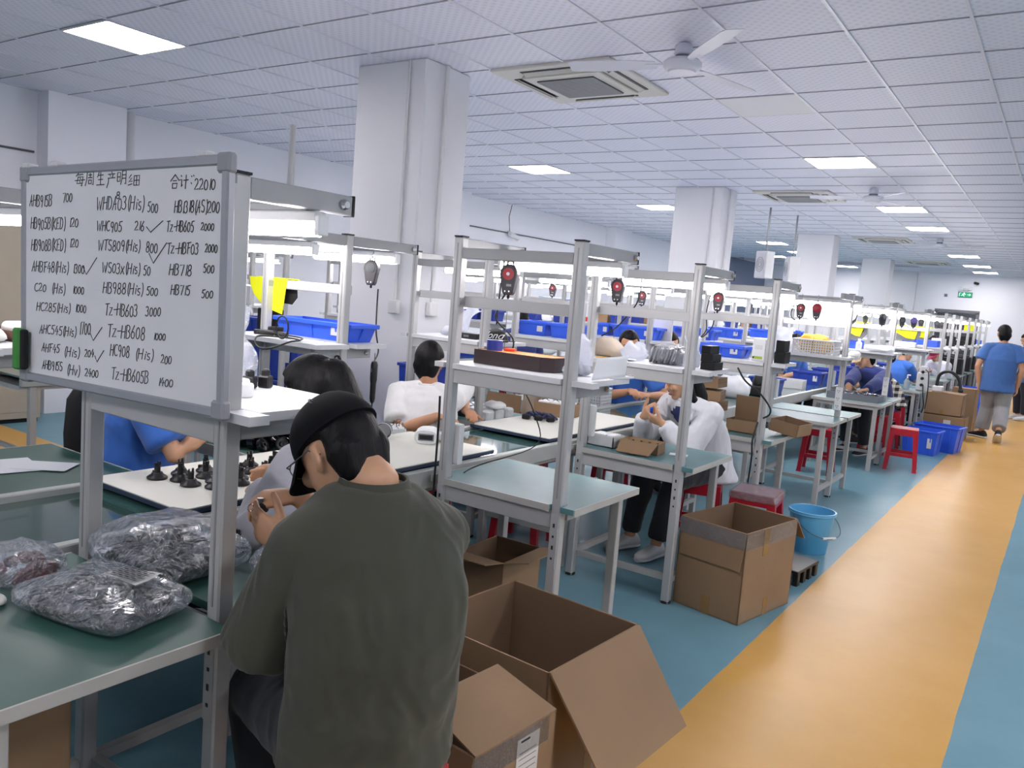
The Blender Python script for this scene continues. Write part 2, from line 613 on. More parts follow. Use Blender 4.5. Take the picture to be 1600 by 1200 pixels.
PL = [(-5.713, 3.24, 'square ceiling panel light above the whiteboard, nearest on the left'),
      (-2.113, 8.64, 'square ceiling panel light nearest above the orange aisle'),
      (-5.713, 8.64, 'square ceiling panel light between the near column and the second column'),
      (-5.713, 12.24, 'square ceiling panel light half hidden behind the second column'),
      (-2.113, 12.24, 'aisle ceiling panel light just beyond the second fan'),
      (-2.113, 14.64, 'aisle ceiling panel light third from the camera'),
      (-5.713, 18.24, 'ceiling panel light just above the hanging speaker boxes'),
      (-2.113, 20.04, 'aisle ceiling panel light fourth from the camera'),
      (-2.113, 23.04, 'aisle ceiling panel light next to last before the far wall'),
      (-2.113, 25.44, 'aisle ceiling panel light closest to the far wall'),
      (-5.713, 20.64, 'ceiling panel light left of the third column, beyond the speakers'),
      (-5.713, 25.44, 'ceiling panel light behind the columns against the blue-grey wall'),
      (-6.913, 22.44, 'ceiling panel light far left seen between third and fourth columns')]
pl0 = panel_light()
for i, (x, y, lab) in enumerate(PL):
    t = pl0 if i == 0 else dup(pl0)
    t.location = (x, y, ZC)
    t['label'] = lab
    t['group'] = 'square panel lights in the tiled ceiling'
for i, (x, y) in enumerate(((1.487, .84), (1.487, 3.84), (1.487, 8.64), (1.487, 14.64), (1.487, 20.64), (3.887, .84), (3.887, 3.84), (3.887, 8.64), (3.887, 14.64), (-5.713, 14.64), (-2.113, -1.56), (-4.513, -2.16))):
    t = dup(pl0, (x, y, ZC), None, 'square ceiling panel light outside the picture', 'panel lights outside the picture')

t = thing('blank_ceiling_panel', 'plain unlit ceiling panel right of the nearest fan', 'ceiling panel', (-2.113, 6.24, ZC))
MB().box((0, 0, -.004), (.58, .58, .006), ch=.001).obj('panel_face', mat('blank_panel', (216, 218, 222), .5), t)
# ceiling cassettes ----------------------------------------------
M_ACW = mat('cassette_white', (196, 194, 188), 0.45)
M_ACD = mat('cassette_dark', (58, 58, 62), 0.6)


def cassette():
    t = thing('ceiling_air_conditioner', 'x', 'air conditioner', (0, 0, ZC))
    b = MB()
    b.box((0, 0, -.012), (.95, .95, .024), ch=.008)
    b.obj('panel', M_ACW, t)
    g = MB()
    g.box((0, 0, -.034), (.62, .62, .022), ch=.008)
    gr = g.obj('intake_frame', M_ACW, t)
    MB().box((0, 0, -.047), (.46, .46, .008)).obj('intake_grille', M_ACD, t)
    s = MB()
    for k in range(24):
        s.box((0, -.22 + .44 * k / 23, -.053), (.46, .006, .006))
    s.obj('slats', mat('cassette_slat', (160, 162, 166), .5), t)
    for rz in range(4):
        M = Matrix.Rotation(rz * PI / 2, 4, 'Z')
        v = MB()
        v.box((0, .375, -.026), (.52, .07, .006), M=M)
        vo = v.obj('air_outlet', M_ACD, t)
        f = MB()
        f.box((0, .372, -.034), (.50, .045, .006), rx=.5, M=M)
        f.obj('louvre', M_ACW, vo)
    return t


ac0 = cassette()
ac0.location = (-3.14, 5.2, ZC)
ac0['label'] = 'white ceiling air conditioner cassette nearest, beside the first ceiling fan'
ac0['group'] = 'ceiling cassettes'
for y, lab in ((10.95, 'white ceiling air conditioner cassette beside the second column'),
               (16.75, 'white ceiling air conditioner cassette third from the camera, near the third column'),
               (22.4, 'white ceiling air conditioner cassette farthest away, before the dark ceiling gap')):
    dup(ac0, (-3.14, y, ZC), None, lab)

# ceiling fans ---------------------------------------------------
M_FAN = mat('fan_white', (206, 208, 220), 0.3)


def fan(y, rot, lab):
    t = thing('ceiling_fan', lab, 'ceiling fan', (-2.11, y, ZC), rot, 'three-bladed ceiling fans over the aisle side')
    MB().lathe([(0.012, 0), (0.03, -.005), (.05, -.02), (.055, -.07), (.04, -.085)], 20).obj('canopy', M_FAN, t, smooth=50)
    MB().tube([(0, 0, -.06), (0, 0, -.12)], .014, 10).obj('rod', M_FAN, t, smooth=50)
    MB().lathe([(.03, -.07), (.048, -.075), (.05, -.09), (.045, -.10)], 18).obj('coupling', M_STEEL, t, smooth=50)
    MB().lathe([(.04, -.10), (.10, -.105), (.115, -.12), (.115, -.14), (.10, -.16), (.085, -.165), (.08, -.177), (.03, -.183)], 28).obj('motor', M_FAN, t, smooth=40)
    for k in range(3):
        M = Matrix.Rotation(k * 2 * PI / 3, 4, 'Z')
        b = MB()
        rings = []
        for r, w in ((.16, .085), (.3, .12), (.5, .13), (.66, .125), (.70, .10)):
            tw = .20
            rings.append([M @ V((r, -w / 2, -.130 - math.sin(tw) * w / 2)), M @ V((r, w / 2, -.130 + math.sin(tw) * w / 2)),
                          M @ V((r, w / 2, -.126 + math.sin(tw) * w / 2)), M @ V((r, -w / 2, -.126 - math.sin(tw) * w / 2))])
        b.loft(rings)
        bl = b.obj('blade', M_FAN, t)
        a = MB()
        a.bar(M @ V((.09, 0, -.128)), M @ V((.22, 0, -.126)), .035, .006)
        a.obj('blade_iron', M_FAN, bl)


fan(4.64, 1.309, 'nearest white ceiling fan, beside the first air conditioner cassette')
fan(10.31, 1.25, 'second white ceiling fan, just before an aisle panel light')
fan(16.17, 0.05, 'farthest white ceiling fan above the line of workbenches')

# hanging speaker boxes ------------------------------------------
def speaker(x, y, rz, lab):
    t = thing('ceiling_speaker', lab, 'speaker', (x, y, 2.48), rz)
    MB().box((0, 0, -.20), (.24, .16, .40), ch=.01).obj('cabinet', M_WHITED, t)
    f = MB()
    f.box((0, -.084, -.20), (.21, .01, .37), ch=.004)
    f.obj('grille', mat('speaker_grille', (184, 186, 196), .6), t)
    c = MB()
    for r in (.03, .055, .08):
        c.tube([(r * math.cos(a * PI / 10), -.091, -.2 + 1.35 * r * math.sin(a * PI / 10)) for a in range(20)], .003, 5, closed=True)
    c.obj('cone_ring', M_STEEL, t)
    MB().bar((0, 0, 0), (0, 0, ZC - 2.48), .02, .02).obj('bracket', M_STEEL, t)


speaker(-3.9, 12.2, -0.55, 'white hanging speaker box left of its twin, before the third column')
speaker(-3.75, 13.1, -1.0, 'white hanging speaker box right of its twin, turned aside')

# far wall fittings ----------------------------------------------
t = thing('exit_sign', 'green illuminated exit sign with running figure on the far wall', 'exit sign', (-2.65, YF - .001, 2.55))
MB().box((0, -.02, 0), (.36, .04, .15), ch=.006).obj('housing', M_BLACKM, t)
MB().box((0, -.042, 0), (.34, .004, .13)).obj('face', mat('exit_green', (8, 70, 40), .4, emit=(0.0, .22, .10), emit_s=.6), t)
g = MB()
g.box((-.03, -.046, .042), (.022, .004, .022), ch=.005)
for a, b in (((-.03, .03), (-.045, -.005)), ((-.045, -.005), (-.02, -.03)), ((-.02, -.03), (-.035, -.055)), ((-.045, -.005), (-.075, -.03)),
             ((-.075, -.03), (-.10, -.028)), ((-.03, .025), (-.005, .005)), ((-.005, .005), (.012, .018)), ((-.03, .025), (-.07, .02)), ((-.07, .02), (-.078, -.005))):
    g.bar((a[0], -.046, a[1]), (b[0], -.046, b[1]), .004, .014, up=(0, 1, 0))
g.bar((.05, -.046, 0), (.13, -.046, 0), .004, .016, up=(0, 1, 0))
g.bar((.10, -.046, .03), (.135, -.046, 0), .004, .016, up=(0, 1, 0))
g.bar((.10, -.046, -.03), (.135, -.046, 0), .004, .016, up=(0, 1, 0))
g.bar((-.15, -.046, .045), (-.15, -.046, -.05), .004, .010, up=(0, 1, 0))
g.bar((-.15, -.046, .045), (-.11, -.046, .045), .004, .010, up=(0, 1, 0))
g.obj('pictogram', mat('exit_white', (230, 255, 240), .5, emit=(.8, 1, .9), emit_s=1.2), t)
t = thing('emergency_light', 'twin-headed white emergency light above the exit sign', 'emergency light', (-2.65, YF - .001, 2.70))
MB().box((0, -.03, 0), (.16, .06, .07), ch=.008).obj('housing', M_WHITED, t)
for s in (-1, 1):
    MB().lathe([(.035, 0), (.05, .03), (.05, .05)], 14, M=Matrix.Translation((s * .12, -.04, .03)) @ Matrix.Rotation(PI / 2, 4, 'X')).obj('lamp_head', M_WHITE, t, smooth=40)
t = thing('security_camera', 'black security camera on the far wall above the exit sign', 'camera', (-2.45, YF - .001, 2.90))
MB().box((0, -.03, 0), (.06, .06, .06), ch=.008).obj('mount', M_WHITED, t)
MB().bar((0, -.05, 0), (.10, -.14, -.03), .07, .07, ch=.012).obj('housing', M_BLACK, t)
t = thing('security_camera', 'white bullet security camera hanging on the left wall beam', 'camera', (XL + .002, 12.0, 2.60))
MB().box((.02, 0, .02), (.04, .07, .07), ch=.008).obj('mount', M_WHITED, t)
MB().tube([(.04, 0, .02), (.10, .02, -.01)], .015, 8).obj('arm', M_WHITED, t)
MB().tube([(.07, -.05, 0), (.13, .15, -.06)], .045, 14).obj('housing', M_WHITE, t, smooth=40)
MB().tube([(.03, 0, .05), (.03, -.05, .3), (.02, .03, .52)], .006, 6).obj('wire', M_CABLE, t)
tag(MB().box((-3.15, YF - .006, 2.5), (.08, .012, .08), ch=.003).obj('wall_socket', M_STEEL), 'small grey wall box left of the exit sign', 'socket')

d = struct(MB().box((-2.80, YF - .02, 1.0), (1.0, .04, 2.0)).obj('door_1', mat('far_door', (60, 62, 70), .5)))
q = MB()
q.box((-3.34, YF - .03, 1.02), (.08, .06, 2.04)); q.box((-2.26, YF - .03, 1.02), (.08, .06, 2.04)); q.box((-2.80, YF - .03, 2.06), (1.16, .06, .08))
q.obj('door_frame', M_STEEL, d)
MB().tube([(-2.36, YF - .05, .95), (-2.36, YF - .07, 1.0), (-2.36, YF - .05, 1.05)], .012, 8).obj('door_handle', M_CHROME, d)

# left wall: beige cabinet, poster
t = thing('storage_cabinet', 'tall beige storage cabinet standing at the left wall', 'cabinet', (-8.085, 2.75, 0))
M_BEIGE = mat('beige_panel', (176, 166, 150), .6, var=.03)
MB().box((0, 0, 1.02), (.36, 2.0, 1.96), ch=.004).obj('body', M_BEIGE, t)
MB().box((0, 0, .02), (.32, 1.96, .04)).obj('plinth', M_BLACKM, t)
for s in (-1, 1):
    dd = MB().box((.178, s * .495, 1.04), (.012, .98, 1.88), ch=.003).obj('door', M_BEIGE, t)
    MB().box((.188, s * .06, 1.05), (.012, .02, .14), ch=.003).obj('handle', M_STEEL, dd)
t = tag(MB().box((XL + .006, 3.05, 2.72), (.010, .85, .62)).obj('wall_poster', mat('poster', (196, 196, 190), .6)), 'pale poster with dark blue ring on left wall', 'poster')
g = MB()
for r, w in ((.20, .05), (.13, .03), (.25, .02)):
    g.tube([(XL + .013, 3.25 + r * math.cos(a * PI / 16), 2.72 + r * math.sin(a * PI / 16)) for a in range(32)], w * .5, 4, closed=True)
for v_ in range(len(g.v)):
    g.v[v_].x = XL + .013 + (g.v[v_].x - XL - .013) * .06
g.obj('ring_motif', mat('poster_blue', (44, 56, 84), .6), t)
tag(MB().box((XL + .012, 2.98, 2.25), (.02, .07, .22), ch=.004).obj('wall_device', M_BLACKM), 'small black device on left wall below the poster', 'device')
# ------------------------------------------------------------------ workbenches with post-and-arm light frames
HP = 1.785                            # post height
M_SLOT = mat('slot_dark', (40, 40, 42), .6)


def power_strip(parent, x, y, z0, z1, face):
    """white socket strip screwed to a post; face = outward normal in local xy"""
    fx, fy = face
    a = math.atan2(fy, fx)
    M = Matrix.Translation((x, y, (z0 + z1) / 2)) @ Matrix.Rotation(a - PI / 2, 4, 'Z')
    s = MB().box((0, 0, 0), (.052, .034, z1 - z0), ch=.005, M=M).obj('power_strip', M_WHITE, parent)
    h = MB()
    n = max(2, int((z1 - z0) / .05))
    for k in range(n):
        z = -(z1 - z0) / 2 + (k + .5) * (z1 - z0) / n
        h.box((-.008, .0175, z + .006), (.004, .002, .012), M=M)
        h.box((.008, .0175, z + .006), (.004, .002, .012), M=M)
        h.box((0, .0175, z - .009), (.004, .002, .009), M=M)
    h.obj('socket_hole', M_SLOT, s)


def workstation(sides=(1,), lam=None, arm=.46, strip=0, arm_back=0.0, ledge=.07, shelf_d=.36, drop=0.0, two_shelf=None):
    t = thing('workbench', 'x', 'workbench')
    W = .045
    if two_shelf is None:
        two_shelf = len(sides) > 1
    for sx in (-1, 1):
        p = MB()
        p.box((sx * .295, 0, HP / 2), (W, W, HP), ch=.005)
        po = p.obj('post', M_ALU, t)
        g = MB()
        for s in (-1, 1):
            g.box((sx * .295, s * (W / 2 + .0005), .75 + (HP - .75) / 2), (.006, .002, HP - .8))
        MB().box((sx * .295, 0, HP + .003), (W, W, .006)).obj('post_cap', M_RUB, po)
        g.obj('groove', M_ALU_D, po)
        pl = MB().box((sx * .295, -(W / 2 + .002), .60), (.034, .004, .22)).obj('slot_plate', M_ALU, po)
        for k in range(4):
            MB().box((sx * .295, -(W / 2 + .0045), .53 + .045 * k), (.008, .002, .016 if k % 2 else .009)).obj('slot', M_SLOT, po)
        MB().lathe([(.012, 0), (.028, .002), (.03, .012), (.014, .02)], 12, c=(sx * .295, 0, 0)).obj('levelling_foot', M_RUB, po)
    for s in sides:
        y0, y1 = .0, s * .545
        if len(sides) > 1 and s > 0:
            y0 = .028
        elif s > 0:
            y0 = -.03
        elif len(sides) > 1:
            y0 = -.026
        ym, dy = (y0 + y1) / 2, abs(y1 - y0)
        # tops are notched around the posts: three pieces joined in one mesh
        b = MB()
        b.box((.02, ym, .735 - drop), (.72, dy, .022)) if len(sides) > 1 else None
        if len(sides) == 1:
            b.box((.02, (y1 + s * .026) / 2, .735 - drop), (.72, abs(y1 - s * .026), .022))
            b.box((0, s * -.002, .735 - drop), (.54, .056, .022))
            b.box((.350, s * -.002, .735 - drop), (.06, .056, .022))
        top = b.obj('tabletop', lam or M_TEAL, t)
        e = MB()
        e.box((.02, y1 + s * .003, .733 - drop), (.726, .006, .028))
        e.box((.383, (y1 + y0) / 2, .733 - drop), (.006, dy, .028))
        e.box((-.343, (y1 + y0) / 2, .733 - drop), (.006, dy, .028))
        if len(sides) == 1:
            e.box((0, -.033 * s, .733 - drop), (.54, .006, .028))
        e.obj('edge_band', M_EDGE, top)
        for sx in (-1, 1):
            MB().box((sx * .305, s * .50, .36 - drop / 2), (.040, .040, .72 - drop), ch=.003).obj('leg', M_LEGG, t)
            MB().box((sx * .30, s * .25, .13), (.03, .46, .03)).obj('stretcher', M_LEGG, t)
            MB().box((sx * .30, s * .26, .70 - drop), (.03, .44, .045)).obj('side_rail', M_LEGG, t)
        MB().box((0, s * .50, .70 - drop), (.57, .03, .045)).obj('back_rail', M_LEGG, t)
    MB().box((0, 0, .685 - drop), (.545, .036, .075), ch=.003).obj('apron', M_ALU, t)
    MB().box((0, .02, .13), (.55, .03, .03)).obj('stretcher', M_LEGG, t)
    # shelf at eye level
    sb = MB()
    d0, d1 = (-.03, shelf_d) if not two_shelf else (-.24, .24)
    if not two_shelf:
        sb.box((.02, (d1 + .026) / 2, 1.238), (.64 + ledge, d1 - .026, .022))
        sb.box((0, -.004, 1.238), (.54, .056, .022))
        sb.box((.3325 + ledge / 2, -.004, 1.238), (.022 + ledge, .056, .022))
        sb.box((-.345, -.004, 1.238), (.05, .056, .022))
    else:
        sb.box((.02, (d1 + .026) / 2, 1.238), (.64 + ledge, d1 - .026, .022))
        sb.box((.02, (d0 - .026) / 2, 1.238), (.64 + ledge, -d0 - .026, .022))
        sb.box((0, 0, 1.238), (.54, .06, .022))
    sh = sb.obj('shelf', M_SHELF, t)
    MB().box((.02 - .32 - ledge / 2 - .003, (d0 + d1) / 2 + .02, 1.237), (.006, d1 - d0 - .06, .026)).obj('edge_band', M_EDGE, sh)
    MB().box((0, 0, 1.195), (.545, .038, .062), ch=.003).obj('shelf_beam', M_ALU, t)
    for sx in (-1, 1):
        br = MB()
        br.box((sx * .295, (.024 + d1 - .05) / 2, 1.20), (.032, d1 - .074, .052), ch=.003)
        if two_shelf:
            br.box((sx * .295, (-.024 + d0 + .05) / 2, 1.20), (.032, -d0 - .074, .052), ch=.003)
        bo = br.obj('shelf_bracket', M_ALU_D, t)
        MB().lathe([(.002, 0), (.011, 0), (.011, .012), (.007, .018)], 8, M=Matrix.Translation((sx * .295 + .016, d1 - .09, 1.20)) @ Matrix.Rotation(PI / 2, 4, 'Y')).obj('bolt', M_CHROME, bo)
    # upper frame
    MB().box((0, .035, 1.515), (.60, .022, .048), ch=.003).obj('middle_bar', M_ALU, t)
    for sx in (-1, 1):
        MB().box((sx * .28, .018, 1.515), (.02, .06, .03)).obj('bar_clamp', M_ALU_D, t)
    MB().box((0, 0, 1.718), (.545, .036, .045), ch=.003).obj('top_bar', M_ALU_D, t)
    for sx in (-1, 1):
        a = MB()
        a.box((sx * .295, (.0225 + arm) / 2, 1.757), (.034, arm - .0225, .05), ch=.003)
        if arm_back:
            a.box((sx * .295, -(.0225 + arm_back) / 2, 1.757), (.034, arm_back - .0225, .05), ch=.003)
        ao = a.obj('lamp_arm', M_ALU_D, t)
        MB().box((sx * .295, arm + .004, 1.757), (.038, .008, .054), ch=.003).obj('arm_cap', M_RUB, ao)
        MB().lathe([(.002, 0), (.014, 0), (.014, .010), (.009, .018)], 10, M=Matrix.Translation((sx * .295 + .017, arm - .035, 1.757)) @ Matrix.Rotation(PI / 2, 4, 'Y')).obj('bolt', M_CHROME, ao)
    for yy in ([arm * .62] + ([-arm_back * .62] if arm_back else [])):
        MB().box((.02, yy, 1.738), (.56, .03, .02), ch=.003).obj('lamp_rail', M_ALU_D, t)
        lamp = MB().box((.03, yy, 1.714), (.62, .036, .028), ch=.004).obj('tube_light', M_WHITED, t)
        MB().tube([(-.275, yy, 1.684), (.335, yy, 1.684)], .018, 10).obj('glowing_tube', M_TUBE, lamp)
        for s in (-.283, .343):
            MB().box((s, yy, 1.694), (.018, .034, .05), ch=.003).obj('tube_socket', M_WHITE, lamp)
    if strip:
        power_strip(t, -.295 + .02, .045, .80, .98, (.0, 1))
        if strip > 1:
            power_strip(t, .295, -.040, .78, .98, (0, -1))
    return t


G_R = 'workbenches on the aisle side of the line'
RIGHT = [  # y, double, laminate, label
    (1.17, 2, M_GREEN, 'grey post workbench carrying the whiteboard, nearest the camera'),
    (2.735, 1, M_TEAL, 'empty teal-topped workbench with a dark tray on its shelf, behind the man in green'),
    (3.945, 1, M_TEAL, 'workbench with two small open boxes where the woman in white sits'),
    (5.27, 1, M_TEAL, 'workbench piled with flattened and folded brown cartons'),
    (7.42, 2, M_TEAL, 'bare double workbench with a perforated white basket on its shelf'),
    (9.60, 2, M_TEAL, 'double workbench with a grey tray of parts, where the worker in a tan cap bends'),
    (12.1, 2, M_TEAL, 'workbench beside the stacked cartons with black cables on its post'),
    (13.9, 1, M_TEAL, 'workbench frame left of the walking man, second beyond the stacked cartons'),
    (14.9, 1, M_TEAL, None), (16.0, 1, M_TEAL, None), (17.4, 1, M_TEAL, None), (18.6, 1, M_TEAL, None), (19.8, 1, M_TEAL, None),
    (21.2, 1, M_TEAL, None)]
XRT = -1.88
XLF = -3.285
single0 = workstation((1,), M_TEAL, strip=1)
double0 = workstation((1, -1), M_TEAL, strip=2, arm_back=.34, arm=.34, drop=.028)
left0 = workstation((1, -1), M_GREEN, arm=.50, arm_back=.40)
green0 = workstation((1, -1), M_GREEN, arm=.34, two_shelf=False)
used = set()


def place_ws(proto, x, y, lab, group):
    o = proto if id(proto) not in used else dup(proto)
    used.add(id(proto))
    o.location = (x, y, 0)
    o['label'] = lab
    o['group'] = group
    return o


k = 0
for (y, kind, lam, lab) in RIGHT:
    pr = green0 if lam is M_GREEN else {1: single0, 2: double0}[kind]
    if lab is None:
        k += 1
        lab = 'grey workbench frame far down the aisle, ' + ORD[k + 1] + ' one past the walking man'
        lab = 'far aisle-side workbench frame, ' + ORD[k - 1] + ' of six seen left of the walking man'
    place_ws(pr, XRT, y, lab, G_R)
LEFT = [(1.22, green0), (2.86, left0), (4.05, single0), (5.25, single0), (6.45, single0), (7.7, single0), (8.95, single0), (10.2, single0),
        (11.5, single0), (12.9, single0), (14.3, single0), (15.8, single0), (17.3, single0), (18.8, single0)]
LL = ['green-topped workbench at the left edge, behind the whiteboard',
      'workbench behind the whiteboard with the yellow cloth and coiled cable on its shelf',
      'workbench on the far side of the line with rows of small white boxes on it',
      'workbench on the far side of the line where the worker in blue polo sits',
      'far-side workbench next beyond the worker in the blue polo']
for i, (y, p_) in enumerate(LEFT):
    lab = LL[i] if i < len(LL) else 'far-side workbench of the first line, ' + ORD[i - 5] + ' beyond the red basket'
    place_ws(p_, XLF, y, lab, 'workbenches on the far side of the line')
# second line, beyond the columns
for i, y in enumerate((3.4, 5.2, 6.9, 8.4, 9.9, 11.4, 12.9, 14.4, 15.9, 17.4)):
    place_ws(single0, -5.35, y, 'workbench of the second line near the left wall, aisle side, ' + ORD[i] + ' from the camera', 'second-line workbenches, aisle side')
for i, y in enumerate((5.0, 6.7, 8.2, 9.8, 11.4, 13.0, 14.6, 16.2)):
    place_ws(single0, -6.79, y, 'workbench of the second line near the left wall, wall side, ' + ORD[i] + ' from the camera', 'second-line workbenches, wall side')

# ------------------------------------------------------------------ assembly line tables
M_GLASS = mat('line_glass', (70, 108, 104), 0.06, 0.0, spec=0.8, coat=.6)
M_LINEG = mat('line_green', (30, 66, 58), 0.12, 0.0, var=.1, vscale=3, spec=.6, coat=.3)
M_RAIL = mat('line_rail', (170, 174, 172), .4, .1, var=.04)


def line_table(x0, x1, y0, y1, ysplit, label):
    t = thing('assembly_line_table', label, 'conveyor table', ((x0 + x1) / 2, y0, 0))
    w, L = x1 - x0, y1 - y0
    for s in (-1, 1):
        MB().box((s * (w / 2 - .02), L / 2, .715), (.04, L, .085), ch=.004).obj('side_rail', M_RAIL, t)
    if ysplit:
        MB().box((0, (ysplit - y0) / 2, .722), (w - .08, ysplit - y0, .02)).obj('bed', M_LINEG, t)
    a = ysplit - y0 if ysplit else 0
    MB().box((0, (a + L) / 2, .738), (w - .08, L - a, .012)).obj('glass_top', M_GLASS, t)
    MB().box((0, L / 2, .66), (w - .08, L, .03)).obj('tray', M_LEGG, t)
    n = max(2, int(L / 1.8))
    for i in range(n + 1):
        yy = .08 + (L - .16) * i / n
        for s in (-1, 1):
            MB().box((s * (w / 2 - .03), yy, .335), (.045, .045, .67), ch=.003).obj('leg', M_LEGG, t)
        MB().box((0, yy, .20), (w - .1, .03, .03)).obj('cross_bar', M_LEGG, t)
    return t


line_table(-2.895, -2.26, .15, 23.0, 1.5, 'long glass-topped assembly line table running beside the aisle benches')
line_table(-6.38, -5.74, 2.6, 18.5, 0, 'long assembly line table of the second line by the left wall')

# white mats lying on the line table
def white_mat(x0, x1, y0, y1, label, rz=0.0):
    t = thing('white_mat', label, 'mat', ((x0 + x1) / 2, (y0 + y1) / 2, .7585), rz)
    MB().box((0, 0, .009), (x1 - x0, y1 - y0, .018), ch=.003).obj('foam', M_NAVY, t)
    MB().box((0, 0, .0205), (x1 - x0 - .004, y1 - y0 - .004, .004)).obj('board', M_MATB, t)


white_mat(-2.86, -2.30, 1.53, 3.28, 'white board mat with navy edge holding black round parts')
white_mat(-2.86, -2.30, 3.80, 5.02, 'second white board mat on the line, beyond the exposed glass strip')
# ------------------------------------------------------------------ reusable props
def carton(name, label, w, d, h, loc, rz=0.0, flaps=None, group=None, tape=True, flap_len=None, th=.005, cat='cardboard box', outer=None, inner=None, contents=None):
    """open carton; flaps: dict side -> opening angle in degrees (0 = closed flat, 90 = upright, 180+ = hanging outside)"""
    outer = outer or M_CARD
    inner = inner or M_CARDI
    t = thing(name, label, cat, loc, rz, group)
    b = MB()
    b.box((0, 0, th / 2), (w, d, th))
    b.box((w / 2 - th / 2, 0, h / 2), (th, d, h)); b.box((-w / 2 + th / 2, 0, h / 2), (th, d, h))
    b.box((0, d / 2 - th / 2, h / 2), (w, th, h)); b.box((0, -d / 2 + th / 2, h / 2), (w, th, h))
    body = b.obj('carton_body', outer, t)
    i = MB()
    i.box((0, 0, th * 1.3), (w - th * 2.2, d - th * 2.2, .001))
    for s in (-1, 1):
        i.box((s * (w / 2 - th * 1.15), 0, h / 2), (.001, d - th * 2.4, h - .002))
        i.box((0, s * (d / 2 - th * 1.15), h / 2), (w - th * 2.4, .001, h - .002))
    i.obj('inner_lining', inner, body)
    for side, a in (flaps or {}).items():
        fl = flap_len or min(w, d) / 2
        ax, s = side[0], (1 if side[1] == '+' else -1)
        L = (d if ax == 'x' else w) - .004
        hinge = V((s * w / 2, 0, h)) if ax == 'x' else V((0, s * d / 2, h))
        ang = math.radians(a)
        inward = V((-s, 0, 0)) if ax == 'x' else V((0, -s, 0))
        dirv = inward * math.cos(ang) + V((0, 0, 1)) * math.sin(ang)
        along = V((0, 1, 0)) if ax == 'x' else V((1, 0, 0))
        n = along.cross(dirv).normalized()
        p = MB()
        q = []
        c0 = .015
        for (u, v_) in ((-L / 2, 0), (L / 2, 0), (L / 2 - c0, fl), (-L / 2 + c0, fl)):
            q.append(hinge + along * u + dirv * v_)
        vs = [k + n * th * .5 for k in q] + [k - n * th * .5 for k in q]
        p.add(vs, [(0, 1, 2, 3), (7, 6, 5, 4), (0, 4, 5, 1), (1, 5, 6, 2), (2, 6, 7, 3), (3, 7, 4, 0)])
        p.obj('flap', outer, t)
    if tape:
        tp = MB()
        tp.box((0, -d / 2 - .0008, h * .10), (.05, .0012, h * .2))
        tp.box((w / 2 + .0008, 0, h * .10), (.0012, .05, h * .2))
        tp.obj('packing_tape', M_TAPE, body)
    return t


def tub(label, w, d, h, loc, rz=0.0, m=None, group=None, name='plastic_tub', cat='tub', tag_white=True):
    m = m or M_BLUEB
    t = thing(name, label, cat, loc, rz, group)
    k = .88
    th = .006

    def ring(sx, sy, z):
        return [V((sx * a, sy * b, z)) for a, b in ((-.5, -.5), (.5, -.5), (.5, .5), (-.5, .5))]
    b = MB()
    rings = [ring(w * k, d * k, 0), ring(w, d, h), ring(w - 2 * th, d - 2 * th, h), ring(w * k - 2 * th, d * k - 2 * th, th)]
    n = 4
    for r in rings:
        b.v += r
    for i in range(3):
        for j in range(4):
            j2 = (j + 1) % 4
            b.f.append((i * 4 + j, i * 4 + j2, i * 4 + 4 + j2, i * 4 + 4 + j))
    b.f.append((3, 2, 1, 0)); b.f.append((12, 13, 14, 15))
    body = b.obj('tub_body', m, t)
    r = MB()
    for s in (-1, 1):
        r.box((s * (w / 2 + .004), 0, h - .012), (.016, d + .02, .022), ch=.003)
        r.box((0, s * (d / 2 + .004), h - .012), (w + .02, .016, .022), ch=.003)
    r.obj('rim', m, t)
    if w > .3:
        for s in (-1, 1):
            for u in (-.32, 0, .32):
                MB().bar((u * w, s * d * k / 2, .01), (u * w, s * d * .5, h - .02), .012, .012).obj('rib', m, body)
            MB().bar((s * w * k / 2, 0, .01), (s * w * .5, 0, h - .02), .012, .012).obj('rib', m, body)
    if tag_white:
        MB().box((w * .30, -d * .474 - .004, h * .5), (min(.05, w * .2), .004, h * .4), rx=-.0).obj('label', M_WHITED, t)
    return t


def stool(label, loc, rz=0.0, wrapped=False, group='red plastic stools', h=.455):
    t = thing('plastic_stool', label, 'stool', loc, rz, group)
    MB().box((0, 0, h - .012), (.275, .275, .024), ch=.010).obj('seat', M_RED, t, smooth=40)
    r = MB()
    for s in (-1, 1):
        r.box((s * .132, 0, h - .045), (.012, .26, .06), ch=.004)
        r.box((0, s * .132, h - .045), (.26, .012, .06), ch=.004)
    r.obj('seat_skirt', M_RED, t)
    for sx in (-1, 1):
        for sy in (-1, 1):
            l = MB()
            top, bot = V((sx * .112, sy * .112, h - .03)), V((sx * .145, sy * .145, 0))
            rings = []
            for f, w in ((0, .052), (.5, .044), (.96, .040), (1, .048)):
                p = top.lerp(bot, f)
                rings.append([p + V((a * w / 2, b * w / 2, 0)) for a, b in ((-1, -1), (1, -1), (1, 1), (-1, 1))])
            l.loft(rings[::-1])
            l.obj('leg', M_RED, t)
    for ax in (0, 1):
        for s in (-1, 1):
            st = MB()
            a, b = ((-.13, s * .134, .17), (.13, s * .134, .17)) if ax == 0 else ((s * .134, -.13, .17), (s * .134, .13, .17))
            st.bar(a, b, .014, .038, ch=.003)
            st.obj('stretcher', M_RED, t)
    if wrapped:
        w = MB()
        w.box((0, 0, h - .022), (.292, .292, .062), ch=.012)
        w.obj('plastic_wrap', film('stool_wrap', base=.22, rough=.10, bscale=30, bstr=1.0, milky=.10), t)
    return t


M_REELR = mat('reel_red', (170, 40, 56), .4)
M_REELB = mat('reel_black', (40, 38, 46), .42)
M_REELG = mat('reel_grey', (70, 76, 84), .42)


